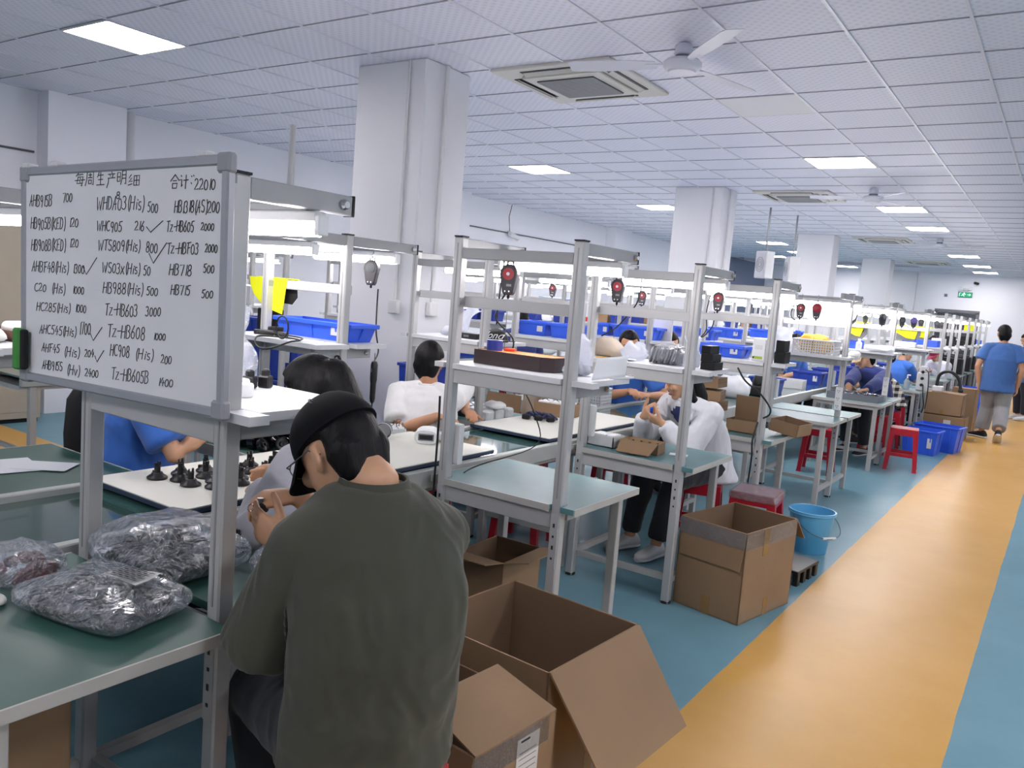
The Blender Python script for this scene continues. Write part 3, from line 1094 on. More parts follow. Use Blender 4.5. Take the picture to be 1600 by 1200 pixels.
def balancer(label, loc, rz=0.0, s=1.0, face='ring', hang=1.738, drop=.18, group=None, body=None):
    """spring balancer reel: flat teardrop case, coloured disc, hook above, cable below"""
    loc = (loc[0], loc[1] - .060, loc[2])
    t = thing('tool_balancer', label, 'balancer', loc, rz, group)
    out = []
    for i in range(13):
        a = math.radians(-20 + 220 * i / 12)
        out.append((.040 * s * math.cos(a), .028 * s + .040 * s * math.sin(a)))
    out += [(-.024 * s, -.052 * s), (-.016 * s, -.064 * s), (.016 * s, -.064 * s), (.024 * s, -.052 * s)]
    M = Matrix.Rotation(PI / 2, 4, 'X')
    b = MB()
    inn = [(x * .9, y * .9) for x, y in out]
    rings = []
    for z, pl in ((-.022 * s, inn), (-.017 * s, out), (.017 * s, out), (.022 * s, inn)):
        rings.append([M @ V((x, y, z)) for x, y in pl])
    b.loft(rings)
    bo = b.obj('reel_case', body or M_REELB, t)
    if face == 'ring':
        MB().lathe([(.026 * s, 0), (.026 * s, .003 * s), (.010 * s, .004 * s)], 20, M=Matrix.Translation((0, -.0215 * s, .026 * s)) @ M).obj('red_disc', M_REELR, bo)
        MB().lathe([(.0075 * s, 0), (.0075 * s, .003 * s)], 12, M=Matrix.Translation((0, -.0245 * s, .026 * s)) @ M).obj('hub_cap', M_WHITE, bo)
        MB().box((.006 * s, -.0225 * s, -.022 * s), (.022 * s, .002, .010 * s)).obj('scale_window', M_STEEL, bo)
    elif face == 'cap':
        MB().lathe([(.037 * s, 0), (.036 * s, .006 * s), (.020 * s, .012 * s)], 20, M=Matrix.Translation((0, -.0205 * s, .026 * s)) @ M).obj('red_cover', M_REELR, bo, smooth=50)
    else:
        MB().lathe([(.026 * s, 0), (.026 * s, .003 * s), (.010 * s, .004 * s)], 20, M=Matrix.Translation((0, -.0215 * s, .026 * s)) @ M).obj('dial', M_REELG, bo)
    for sx in (-1, 1):
        MB().lathe([(.0035 * s, 0), (.0035 * s, .0025)], 8, M=Matrix.Translation((sx * .009 * s, -.022 * s, -.048 * s)) @ M).obj('screw', M_CHROME, bo)
    top = hang - loc[2]
    MB().tube([(-.016 * s, 0, .060 * s), (-.012 * s, 0, .078 * s), (0, 0, .084 * s), (.012 * s, 0, .078 * s), (.016 * s, 0, .060 * s)], .004 * s, 6).obj('yoke', M_BLACKM, t)
    MB().tube(spline([(0, 0, .082 * s), (.004, 0, (.08 * s + top) / 2), (.002, .006, top + .002), (0, .032, top + .016), (0, .058, top + .0135)], 4), .003, 6).obj('hook', M_CHROME, t)
    MB().lathe([(.006 * s, -.064 * s), (.007 * s, -.072 * s), (.004 * s, -.080 * s)], 8).obj('nozzle', M_BLACKM, t)
    if drop:
        MB().tube([(0, 0, -.078 * s), (0.002, 0, -.078 * s - drop)], .0016, 5).obj('steel_wire', M_STEEL, t)
    return t


def cable(label, pts, r=.004, m=None, name='cable', cat='cable', k=6):
    return tag(MB().tube(spline(pts, k), r, 6).obj(name, m or M_CABLE, smooth=60), label, cat)


def bag_mesh(w, d, h, seed, amp=.02, n=26, pinch=.25, e=.8, corner=.55):
    """pillow of crumpled film, resting on z = 0"""
    rnd = random.Random(seed)
    off = V((rnd.random() * 50, rnd.random() * 50, rnd.random() * 50))
    b = MB()
    rings = []
    K = 14
    for i in range(K):
        f = i / (K - 1)
        a = -PI / 2 + PI * f
        cz = math.copysign(abs(math.sin(a)) ** e, math.sin(a))
        cr = max(.02, abs(math.cos(a)) ** .45)
        ring = []
        for j in range(n * 2):
            th = 2 * PI * j / (n * 2)
            cx = math.copysign(abs(math.cos(th)) ** corner, math.cos(th))
            cy = math.copysign(abs(math.sin(th)) ** corner, math.sin(th))
            p = V((cx * w / 2 * cr, cy * d / 2 * cr, h / 2 + cz * h / 2))
            edge = max(abs(cx), abs(cy)) * cr
            p.z *= 1 - pinch * max(0, edge - .5)
            q = noise.noise_vector(p * 9 + off) * amp + noise.noise_vector(p * 26 + off) * amp * .45
            p += V((q.x, q.y, q.z * (1 if p.z > h * .3 else 0)))
            p.z = max(p.z, .001)
            ring.append(p)
        rings.append(ring)
    return b.loft(rings)


def tall_bag(w, d, h, seed, n=30, amp=.016, flare=.25, lean=(0, 0)):
    """soft film bag standing on its filled base, mouth gathered and open at the top"""
    rnd = random.Random(seed)
    off = V((rnd.random() * 50, rnd.random() * 50, rnd.random() * 50))
    b = MB()
    rings = []
    K = 12
    for i in range(K):
        t = i / (K - 1)
        fw = (.92 + .12 * math.sin(PI * min(1, t * 1.6))) * (1 - .30 * math.sin(PI * t) * t + flare * t ** 3)
        fd = max(.10, 1 - .95 * t ** .8)
        ring = []
        for j in range(n):
            a = 2 * PI * j / n
            p = V((w / 2 * fw * math.copysign(abs(math.cos(a)) ** .6, math.cos(a)) + lean[0] * t * t,
                   d / 2 * fd * math.copysign(abs(math.sin(a)) ** .6, math.sin(a)) + lean[1] * t * t, .002 + h * t))
            q = noise.noise_vector(p * 11 + off) * amp * (.5 + t) + noise.noise_vector(p * 30 + off) * amp * .5
            p += V((q.x, q.y * 1.4, (q.z if i else 0) + (noise.noise(V((a * 1.6, seed, 0))) * h * .22 if i == K - 1 else 0)))
            p.z = max(p.z, .001)
            ring.append(p)
        rings.append(ring)
    b.loft(rings, cap=False)
    b.f.append(tuple(range(n))[::-1])
    return b


def lump(b, c, r, seed, n=10):
    rnd = random.Random(seed)
    off = V((rnd.random() * 50, rnd.random() * 50, 0))
    s = MB().ball((0, 0, 0), r, n)
    for p in s.v:
        p += noise.noise_vector(p * (1.2 / max(r if not isinstance(r, tuple) else max(r), .004)) + off) * (r if not isinstance(r, tuple) else min(r)) * .25
    b.add([p + V(c) for p in s.v], s.f)


TZ = .7465     # table tops
SZ = 1.2495    # shelf tops
LZ = .7445     # glass of the line

# ------------------------------------------------------------------ the whiteboard
WB0 = V((-2.400, 1.097, 0))
WB1 = V((-1.530, 1.127, 0))
wx = (WB1 - WB0).normalized()
WBL = (WB1 - WB0).length
wbr = math.atan2(wx.y, wx.x)
wb = thing('whiteboard', 'handwritten whiteboard listing weekly production, clipped to the bench posts', 'whiteboard', (WB0.x, WB0.y, 1.219), wbr)
wb.rotation_euler = (0, -.020, wbr)
H_ = .582
Mw = mat('whiteboard_face', (226, 227, 230), .32, var=.03, vscale=4, coat=.2)
MB().box((WBL / 2, -.006, H_ / 2), (WBL - .02, .010, H_ - .02)).obj('panel', Mw, wb)
fm = mat('board_frame', (168, 170, 176), .35, .4)
fr = MB()
for z in (.012, H_ - .012):
    fr.box((WBL / 2, -.004, z), (WBL - .05, .022, .024), ch=.004)
for x_ in (.012, WBL - .012):
    fr.box((x_, -.004, H_ / 2), (.024, .022, H_ - .05), ch=.004)
fr.obj('frame', fm, wb)
for x_ in (.0, WBL):
    for z in (.0, H_):
        c_ = MB().box((x_ + (.018 if x_ == 0 else -.018), -.004, z + (.018 if z == 0 else -.018)), (.046, .026, .046), ch=.008)
        c_.obj('corner_cap', mat('board_corner', (148, 150, 156), .5), wb)
for x_ in (.03, .17, WBL - .09):
    MB().box((x_, -.004, H_ + .003), (.035, .028, .014), ch=.003).obj('clip', M_WHITED, wb)
MB().box((WBL - .02, .012, H_ * .5), (.02, .012, H_ * .8)).obj('hanging_bracket', M_ALU, wb)
t = thing('board_eraser', 'green whiteboard eraser with black felt stuck at the board edge', 'eraser', (WB0.x + wx.x * .02, WB0.y + wx.y * .02 - .017, 1.252), wbr)
MB().box((0, -.012, .055), (.034, .022, .115), ch=.006).obj('grip', mat('eraser_green', (66, 142, 60), .6), t)
MB().box((.024, -.010, .055), (.016, .018, .11), ch=.004).obj('felt', M_BLACKM, t)

# stroke font for the marker writing: polylines in a 0..1 x 0..1 cell
def arc(cx, cy, rx, ry, a0, a1, n=9):
    return [(cx + rx * math.cos(math.radians(a0 + (a1 - a0) * i / n)), cy + ry * math.sin(math.radians(a0 + (a1 - a0) * i / n))) for i in range(n + 1)]


GL = {
    'A': [[(0, 0), (.45, 1), (.6, .0)], [(.15, .4), (.7, .45)]],
    'H': [[(.1, 1), (.0, 0)], [(.75, 1), (.65, 0)], [(.05, .5), (.75, .55)]],
    'B': [[(.1, 1), (.05, 0)], [(.1, 1)] + arc(.3, .77, .35, .22, 80, -80) + arc(.3, .27, .42, .27, 80, -90) + [(.05, 0)]],
    'D': [[(.1, 1), (.05, 0)], [(.0, .98)] + arc(.2, .5, .5, .48, 80, -90)],
    'C': [arc(.5, .5, .45, .48, 60, 310)],
    'E': [[(.7, 1), (.1, .95), (.05, 0), (.7, .05)], [(.05, .5), (.55, .53)]],
    'F': [[(.0, .92), (.85, 1)], [(.3, .95), (.2, 0)], [(.25, .5), (.7, .55)]],
    'K': [[(.1, 1), (.05, 0)], [(.7, .95), (.1, .45), (.75, 0)]],
    'S': [[(.7, .9)] + arc(.4, .75, .3, .23, 50, 260, 7) + arc(.4, .26, .32, .26, 80, -150, 7)],
    'T': [[(.0, .95), (.9, 1)], [(.45, .97), (.38, 0)]],
    'W': [[(.0, 1), (.2, .02), (.5, .7), (.7, .02), (1.0, 1)]],
    'X': [[(.05, .7), (.7, 0)], [(.7, .72), (.0, 0)]],
    'Z': [[(.1, .65), (.65, .7), (.05, .02), (.75, .08)]],
    'i': [[(.3, .55), (.25, 0)], [(.34, .75), (.35, .78)]],
    's': [[(.55, .6)] + arc(.35, .45, .2, .15, 60, 250, 5) + arc(.35, .15, .22, .15, 80, -150, 5)],
    'v': [[(.05, .6), (.3, .0), (.6, .6)]],
    '(': [arc(.7, .45, .45, .7, 120, 240, 7)],
    ')': [arc(-.0, .45, .45, .7, 60, -60, 7)],
    '-': [[(.1, .48), (.75, .52)]],
    '0': [arc(.4, .42, .33, .42, 90, 450, 12)],
    '1': [[(.4, .95), (.3, 0)]],
    '2': [arc(.35, .68, .3, .26, 160, -30, 7) + [(.05, .02), (.8, .08)]],
    '3': [arc(.3, .75, .3, .22, 150, -80, 7) + arc(.3, .27, .36, .27, 80, -150, 7)],
    '4': [[(.45, 1), (.05, .38), (.8, .42)], [(.6, .7), (.5, 0)]],
    '5': [[(.25, .95), (.15, .55)] + arc(.35, .3, .34, .3, 110, -140, 8), [(.25, .93), (.8, .98)]],
    '6': [[(.6, 1), (.25, .6)] + arc(.38, .26, .3, .26, 150, 510, 10)],
    '7': [[(.05, .92), (.75, .97), (.4, 0)]],
    '8': [arc(.4, .74, .26, .24, 270, -90, 10) + arc(.4, .25, .32, .25, 90, 450, 10)],
    '9': [arc(.38, .7, .27, .26, 0, 360, 10) + [(.62, .4), (.5, -.05)]],
    'v/': [[(.0, .45), (.25, .0), (.95, .95)]],
    ':': [[(.3, .8), (.38, .72)], [(.55, .85), (.6, .76)], [(.3, .25), (.38, .2)]],
    'mei': [[(.35, 1), (.1, .75)], [(.3, .85), (.8, .88)], [(.3, .68), (.2, .2), (.75, .2)], [(.3, .68), (.8, .7), (.7, -.02), (.6, .05)], [(.0, .42), (1, .46)], [(.5, .62), (.52, .52)], [(.47, .36), (.5, .28)]],
    'zhou': [[(.2, .95), (.17, .4), (.02, 0)], [(.2, .95), (.88, .97), (.88, .05), (.75, .1)], [(.35, .75), (.72, .76)], [(.53, .88), (.53, .55)], [(.3, .56), (.76, .57)], [(.38, .40), (.38, .15)], [(.38, .4), (.68, .4), (.66, .15), (.38, .15)]],
    'sheng': [[(.3, 1), (.1, .6)], [(.2, .75), (.85, .78)], [(.5, 1), (.5, .02)], [(.2, .42), (.8, .44)], [(.0, .02), (1, .04)]],
    'chan': [[(.5, 1.05), (.52, .92)], [(.12, .88), (.9, .9)], [(.32, .82), (.38, .66)], [(.7, .84), (.6, .66)], [(.1, .60), (.95, .62)], [(.2, .6), (.18, .3), (.0, -.1)]],
    'ming': [[(.08, .85), (.08, .25)], [(.08, .85), (.38, .86), (.36, .25), (.08, .25)], [(.08, .55), (.36, .56)], [(.55, .95), (.54, .4), (.42, .02)], [(.55, .95), (.92, .96), (.92, .05), (.8, .1)], [(.56, .68), (.9, .69)], [(.56, .44), (.9, .45)]],
    'xi': [[(.25, 1), (.05, .7), (.3, .7), (.05, .38), (.35, .44)], [(.0, .1), (.36, .2)], [(.5, .88), (.5, .08)], [(.5, .88), (.95, .9), (.95, .08), (.5, .08)], [(.72, .88), (.72, .08)], [(.5, .48), (.95, .5)]],
    'he': [[(.5, 1), (.0, .52)], [(.5, 1), (1, .55)], [(.28, .55), (.72, .56)], [(.25, .36), (.27, .0)], [(.25, .36), (.78, .37), (.72, .02), (.27, .02)]],
    'ji': [[(.12, .95), (.25, .82)], [(.02, .62), (.25, .64), (.24, .12), (.38, .26)], [(.45, .58), (1, .61)], [(.72, .98), (.71, -.05)]],
}
WID = {'i': .42, '(': .5, ')': .45, '1': .42, '-': .75, ' ': .55, 's': .6, 'v': .6, ':': .6, 'W': 1.1}
M_INK = mat('marker_ink', (34, 35, 42), .6)
BW = V((0, -.0118, 0))


def write(parent, text, u, v_, h, adv=.70, slant=.16, tilt=0.0, label=None, seed=0, pen=.0011, u1=None):
    """marker strokes on the board; text is a list of glyph names; u,v_ lower-left in board metres"""
    rnd = random.Random(seed)
    if u1 is not None:
        tot = sum(WID.get(g, .82) for g in text)
        adv = (u1 - u) / (tot * h)
    b = MB()
    x_ = u
    for g in text:
        w = WID.get(g, .82)
        jy = rnd.uniform(-.05, .05) * h
        for st in GL.get(g, []):
            pts = []
            for (a, c) in st:
                gx = x_ + (a + slant * c) * h * adv * .92
                gz = v_ + c * h + jy + (gx - u) * tilt
                pts.append(V((gx, BW.y, gz)))
            if len(pts) == 2 and (pts[0] - pts[1]).length < .006:
                pts[1] = pts[0] + V((.003, 0, -.003))
            if len(pts) > 3:
                pts = [p for p in pts]
            o = len(b.v)
            n = len(pts)
            for i in range(n):                       # flat ribbon, pen wide
                tdir = (pts[min(i + 1, n - 1)] - pts[max(i - 1, 0)]).normalized()
                nn = V((-tdir.z, 0, tdir.x)) * pen
                for s, dy in ((-1, 0), (1, 0), (1, .0006), (-1, .0006)):
                    b.v.append(pts[i] + nn * s + V((0, dy - .0002, 0)))
            for i in range(n - 1):
                a0, b0 = o + i * 4, o + i * 4 + 4
                for j in range(4):
                    j2 = (j + 1) % 4
                    b.f.append((a0 + j, a0 + j2, b0 + j2, b0 + j))
            b.f.append((o, o + 1, o + 2, o + 3)); b.f.append((o + 4 * n - 1, o + 4 * n - 2, o + 4 * n - 3, o + 4 * n - 4))
        x_ += w * h * adv
    return b.obj('handwriting', M_INK, parent, label=label)


def bp_(px, py):
    """board coordinates of a point read off the photograph's board, through its four corners"""
    return BOARD(px, py)


class BOARD_:
    # corners of the board as they read in the photograph, used once to lay the writing out on the panel
    C = ((45, 262, 0, H_), (366, 246, WBL, H_), (366, 652, WBL, 0), (35, 590, 0, 0))

    def __init__(self):
        A = []
        B = []
        for x_, y_, u, v_ in self.C:
            A.append([x_, y_, 1, 0, 0, 0, -u * x_, -u * y_]); B.append(u)
            A.append([0, 0, 0, x_, y_, 1, -v_ * x_, -v_ * y_]); B.append(v_)
        n = 8
        for i in range(n):
            p = max(range(i, n), key=lambda r: abs(A[r][i]))
            A[i], A[p] = A[p], A[i]; B[i], B[p] = B[p], B[i]
            for r in range(n):
                if r != i:
                    f = A[r][i] / A[i][i]
                    A[r] = [a - f * b for a, b in zip(A[r], A[i])]; B[r] -= f * B[i]
        self.h = [B[i] / A[i][i] for i in range(n)] + [1]

    def __call__(self, x_, y_):
        h = self.h
        w = h[6] * x_ + h[7] * y_ + 1
        return (h[0] * x_ + h[1] * y_ + h[2]) / w, (h[3] * x_ + h[4] * y_ + h[5]) / w


BOARD = BOARD_()
LINES = [  # text, left px, baseline px, right px, top px (left end)
    ('AHB915B', 56, 320, 92, 300), ('700', 108, 314, 124, 297),
    ('HB905B(KED)', 57, 354, 112, 334), ('120', 118, 351, 133, 334),
    ('HB908B(KED)', 57, 386, 112, 366), ('120', 118, 382, 133, 366),
    ('AHBF48(His)', 57, 419, 116, 400), ('1300', 123, 421, 142, 404),
    ('C20', 60, 449, 80, 434), ('(His)', 88, 452, 110, 434), ('1000', 122, 453, 141, 438),
    ('HC285(His)', 63, 480, 118, 464), ('1000', 126, 482, 144, 466),
    ('AHC545(His)', 67, 516, 127, 499), ('1700', 132, 517, 151, 493),
    ('AHF45', 70, 545, 100, 529), ('(His)', 106, 552, 132, 534), ('204', 140, 553, 156, 538),
    ('AHB915S', 70, 573, 104, 556), ('(Hv)', 110, 582, 132, 563), ('2400', 140, 585, 163, 569),
    ('WHDA03(His)', 162, 326, 236, 303), ('500', 241, 330, 258, 312),
    ('WHC905', 162, 358, 202, 340), ('216', 221, 357, 237, 340),
    ('WTS809(His)', 164, 387, 230, 368), ('800', 239, 390, 258, 371),
    ('WS03X(His)', 170, 421, 230, 402), ('50', 235, 424, 247, 406),
    ('HB988(His)', 171, 452, 235, 432), ('500', 240, 455, 259, 439),
    ('TZ-HB603', 174, 486, 227, 464), ('3000', 239, 487, 264, 469),
    ('TZ-HB608', 178, 521, 239, 497), ('1000', 252, 525, 272, 511),
    ('HC908', 182, 551, 214, 529), ('(His)', 222, 556, 252, 536), ('200', 264, 562, 282, 545),
    ('TZ-HB605B', 184, 589, 245, 566), ('1400', 260, 598, 285, 582),
    ('HB1318(AS)200', 283, 331, 353, 310), ('TZ-HB605', 271, 359, 314, 340), ('2000', 324, 357, 345, 343),
    ('TZ-HBF03', 272, 392, 322, 372), ('2000', 331, 390, 351, 374),
    ('HB718', 276, 424, 312, 404), ('500', 329, 421, 347, 405),
    ('HB715', 279, 454, 310, 436), ('500', 327, 459, 346, 444),
    ('8', 192, 309, 199, 297)]
for i, (tx, x0, y0, x1, y1) in enumerate(LINES):
    u0, v0 = BOARD(x0, y0)
    u1, v1 = BOARD(x1, y0)
    _, vt = BOARD(x0, y1)
    write(wb, list(tx), u0, v0, max(.014, (vt - v0) * .86), u1=u1, seed=i, tilt=(v1 - v0) / max(.02, u1 - u0) * .4)
for gl, x0, x1, y0, y1 in (('mei', 128, 142, 291, 272), ('zhou', 144, 157, 291, 270), ('sheng', 162, 173, 290, 271), ('chan', 178, 190, 292, 272), ('ming', 193, 207, 290, 269), ('xi', 211, 227, 292, 275)):
    u0, v0 = BOARD(x0, y0); u1, _ = BOARD(x1, y0); _, vt = BOARD(x0, y1)
    write(wb, [gl], u0, v0, vt - v0, u1=u1, slant=.05)
for gl, x0, x1, y0, y1 in ((['he'], 276, 288, 296, 276), (['ji'], 290, 302, 296, 276), ([':'], 304, 312, 292, 274), (list('22010'), 313, 346, 298, 281)):
    u0, v0 = BOARD(x0, y0); u1, _ = BOARD(x1, y0); _, vt = BOARD(x0, y1)
    write(wb, gl, u0, v0, vt - v0, u1=u1, slant=.08)
for x0, x1, y0, y1 in ((139, 160, 424, 396), (150, 168, 527, 503), (157, 171, 561, 540), (240, 264, 360, 342), (244, 270, 407, 374)):
    u0, v0 = BOARD(x0, y0); u1, _ = BOARD(x1, y0); _, vt = BOARD(x0, y1)
    write(wb, ['v/'], u0, v0, vt - v0, u1=u1, slant=0)
# ------------------------------------------------------------------ foreground bench: bags of black parts
M_PART = mat('black_parts', (30, 31, 36), .35, var=.2, vscale=30)
M_LABEL = mat('label_paper', (206, 206, 204), .7)


def parts_bag(label, w, d, h, loc, rz, seed, rx=0.0, ry=0.0, n=70, name='bag_of_parts', film_mat=None, pm=None, group=None, sz=.03):
    t = thing(name, label, 'bag', loc, rz, group)
    t.rotation_euler = (rx, ry, rz)
    c = MB()
    rnd = random.Random(seed)
    for i in range(n):
        a, r = rnd.uniform(0, 2 * PI), rnd.random() ** .5
        x_, y_ = math.copysign(abs(math.cos(a)) ** .6, math.cos(a)) * r * w * .40, math.copysign(abs(math.sin(a)) ** .6, math.sin(a)) * r * d * .40
        zmax = h * (1 - .75 * r ** 2.2)
        z_ = rnd.uniform(sz * .8, max(sz, zmax - sz * .9))
        lump(c, (x_, y_, z_), (rnd.uniform(.6, 1) * sz, rnd.uniform(.6, 1) * sz, rnd.uniform(.45, .7) * sz), seed * 100 + i, 8)
    o = c.obj('contents', pm or M_PART, t, smooth=60)
    o['kind'] = 'stuff'
    b = bag_mesh(w, d, h + .008, seed, amp=.010, pinch=.75, corner=.28)
    b.obj('film', film_mat or M_BAG, t, smooth=180)
    return t


t = parts_bag('front clear plastic bag of black parts with a printed label, corner towards the camera', .36, .25, .085, (-1.795, 1.0, TZ), .22, 3, n=110)
lb = MB()
g = []
for i in range(7):
    for j in range(5):
        u, v_ = i / 6, j / 4
        x_, y_ = .00 + u * .11, -.01 + v_ * .075
        g.append((x_, y_, .089 + .003 * math.sin(u * 5 + v_ * 3) + .002 * math.cos(v_ * 6)))
lb.v = [V(p) for p in g]
lb.f = [(i * 5 + j, i * 5 + j + 5, i * 5 + j + 6, i * 5 + j + 1) for i in range(6) for j in range(4)]
lo = lb.obj('label', M_LABEL, t)
pr_ = MB()
for i in range(5):
    pr_.box((.012 + .02 * i, .028, .0935), (.0012, .06, .0006))
for j in range(4):
    pr_.box((.055, .0 + .018 * j, .0937), (.095, .0012, .0006))
for i in range(4):
    for j in range(3):
        pr_.box((.022 + .02 * i, .009 + .018 * j, .0937), (.010, .005, .0006))
pr_.obj('label_print', M_INK, lo)
parts_bag('rear clear plastic bag of black parts between the whiteboard posts', .37, .29, .13, (-1.960, 1.275, TZ), .06, 5, n=150)
parts_bag('clear plastic bag of black parts right of the whiteboard post, beside the man in green', .27, .22, .11, (-1.650, 1.50, TZ), .4, 9, n=90)
t = parts_bag('crumpled clear bag with reddish parts at the left picture edge', .17, .17, .09, (-2.115, .955, TZ), .3, 11, n=24, pm=mat('reddish_parts', (110, 52, 54), .5), sz=.026)
tag(bag_mesh(.075, .04, .022, 21, amp=.01, n=12).obj('tissue', mat('tissue', (232, 232, 228), .9), smooth=180), 'crumpled white tissue on the front bench near the left picture edge', 'tissue').location = (-2.00, .850, TZ)
carton('carton', 'brown carton standing in the shade under the front bench', .30, .34, .52, (-1.99, .78, 0), .05, {'x+': 20, 'x-': 20}, flap_len=.14)
t = thing('black_bag', 'black bag on the floor under the front bench beside the carton', 'bag', (-1.72, .80, 0), .2)
bag_mesh(.20, .26, .18, 71, amp=.02, n=16).obj('bag_body', M_BLACKM, t, smooth=180)
carton('cardboard_tray', 'pale cardboard tray cut by the left picture edge', .20, .24, .07, (-1.995, .675, TZ), .5, tape=False, outer=mat('pale_card', (196, 178, 150), .8), inner=mat('pale_card_in', (206, 190, 164), .8))
t = thing('square_cup', 'small black square cup beside the whiteboard post', 'cup', (-1.535, 1.245, TZ), .15)
b = MB()
for s in (-1, 1):
    b.box((s * .017, 0, .013), (.004, .038, .026)); b.box((0, s * .017, .013), (.030, .004, .026))
b.obj('cup_wall', M_BLACK, t)
MB().box((0, 0, .002), (.030, .030, .004)).obj('cup_floor', M_BLACK, t)

# black bases with an upright stub on the white mat
def base_part():
    t = thing('black_fan_base', 'x', 'plastic part')
    MB().lathe([(.033, 0), (.036, .002), (.036, .008), (.030, .013), (.022, .018), (.018, .026)], 24).obj('round_base', M_BLACK, t, smooth=35)
    s = MB()
    out = [(.011 * math.cos(a), .011 * math.sin(a)) for a in [2 * PI * i / 16 for i in range(16)]]
    s.prism(out, .02, .052)
    s.box((.006, 0, .058), (.008, .016, .014), ch=.001)
    s.box((-.007, 0, .056), (.005, .014, .010), ch=.001)
    s.obj('stub', M_BLACK, t, smooth=35)
    MB().box((0, .018, .022), (.012, .020, .012), ch=.002).obj('lug', M_BLACK, t)
    return t


bp0 = base_part()
spots = [(-2.705, 1.70), (-2.71, 1.80), (-2.63, 1.745), (-2.55, 1.735), (-2.62, 1.845), (-2.70, 1.90), (-2.54, 1.83), (-2.47, 1.78), (-2.605, 1.93),
         (-2.525, 1.925), (-2.66, 2.0), (-2.46, 1.88), (-2.58, 2.02), (-2.68, 2.09), (-2.50, 2.02), (-2.56, 2.10), (-2.47, 2.10), (-2.62, 2.17)]
rnd = random.Random(4)
MZ = .7585 + .0225
for i, (x_, y_) in enumerate(spots):
    o = bp0 if i == 0 else dup(bp0)
    o.location = (x_, y_, MZ)
    o.rotation_euler = (0, 0, rnd.uniform(0, 6.28))
    o['label'] = 'small black round plastic base with stub, standing in a cluster on the white mat'
    o['group'] = 'black plastic bases on the white mat'
for i, (x_, y_) in enumerate(((-1.945, 1.49), (-1.86, 1.56), (-1.95, 1.60), (-1.87, 1.65))):
    dup(bp0, (x_, y_, TZ), rnd.uniform(0, 6), 'small black round plastic base on the green bench below the man\'s hands', 'black plastic bases on the green bench')

# pile of glossy black cups and rings behind the mat
M_GLOSSB = mat('gloss_black', (14, 14, 17), .14, spec=.6)


def cup_part():
    t = thing('black_ring_part', 'x', 'plastic part')
    MB().lathe([(.010, 0), (.030, 0), (.036, .006), (.036, .034), (.032, .036), (.030, .032), (.029, .010), (.010, .008)], 22).obj('ring_shell', M_GLOSSB, t, smooth=35)
    MB().lathe([(.011, .006), (.011, .022), (.007, .022), (.006, .010)], 14).obj('inner_boss', M_BLACK, t, smooth=35)
    return t


cp0 = cup_part()
used_c = False


def place_ring(c, label, group, sc=1.0):
    global used_c
    o = dup(cp0) if used_c else cp0
    used_c = True
    e = Matrix.Rotation(rnd.uniform(0, 6.28), 3, 'Z') @ Matrix.Rotation(rnd.uniform(.7, 2.2), 3, 'X')
    o.location = V(c) - e @ V((0, 0, .018 * sc))
    o.rotation_euler = e.to_euler()
    o.scale = (sc, sc, sc)
    o['label'] = label
    o['group'] = group


SPC = .0825
for layer, (nx, ny, x0, y0) in enumerate(((7, 4, -3.46, 2.39), (6, 3, -3.42, 2.435), (4, 2, -3.34, 2.49), (2, 1, -3.26, 2.52))):
    for i in range(nx):
        for j in range(ny):
            place_ring((x0 + SPC * i + SPC * .5 * (j % 2), y0 + SPC * .87 * j, TZ + .042 + layer * .068), 'glossy black plastic ring lying in the heap behind the white mat', 'glossy black rings heaped behind the mat')
for x_, y_, z_ in ((-3.24, 2.98, 0), (-3.14, 2.99, 0), (-3.04, 2.985, 0), (-3.19, 3.075, 0), (-3.09, 3.08, 0), (-3.14, 3.03, .082), (-3.24, 3.16, 0), (-3.14, 3.17, 0)):
    place_ring((x_, y_, TZ + .050 + z_), 'glossy black plastic ring in the group left of the small white tray', 'glossy black rings near the white tray', 1.15)
t = thing('lens_cup', 'black cup with a clear rim lying on its side at the mat edge', 'plastic part', (-2.80, 3.00, MZ + .042))
t.rotation_euler = (PI / 2 + .1, 0, .55)
MB().lathe([(.020, -.05), (.034, -.045), (.042, -.01), (.042, .01), (.038, .012), (.030, .0), (.010, -.005)], 22).obj('cup_shell', M_BLACK, t, smooth=35)
MB().lathe([(.043, .008), (.043, .014), (.040, .016), (.039, .008)], 24).obj('clear_rim', mat('clear_rim', (190, 194, 200), .15), t, smooth=35)

# white tray with thin wires, foam wrapped unit
def wired_tray(label, w, d, h, loc, rz, n, seed, group=None):
    t = thing('white_tray', label, 'tray', loc, rz, group)
    MB().box((0, 0, h / 2), (w, d, h), ch=.006).obj('tray_block', M_WHITE, t)
    r = random.Random(seed)
    for i in range(n):
        x0, y0 = r.uniform(-.45, .45) * w, r.uniform(-.45, .45) * d
        MB().tube(spline([(x0, y0, h), (x0 + r.uniform(-.04, .04), y0, h + .022), (x0 + r.uniform(-.06, .06), y0 + r.uniform(-.03, .03), h + .016), (x0 + r.uniform(-.07, .07), y0, h + .002)], 4), .0016, 5).obj('wire', M_CABLE, t)
    return t


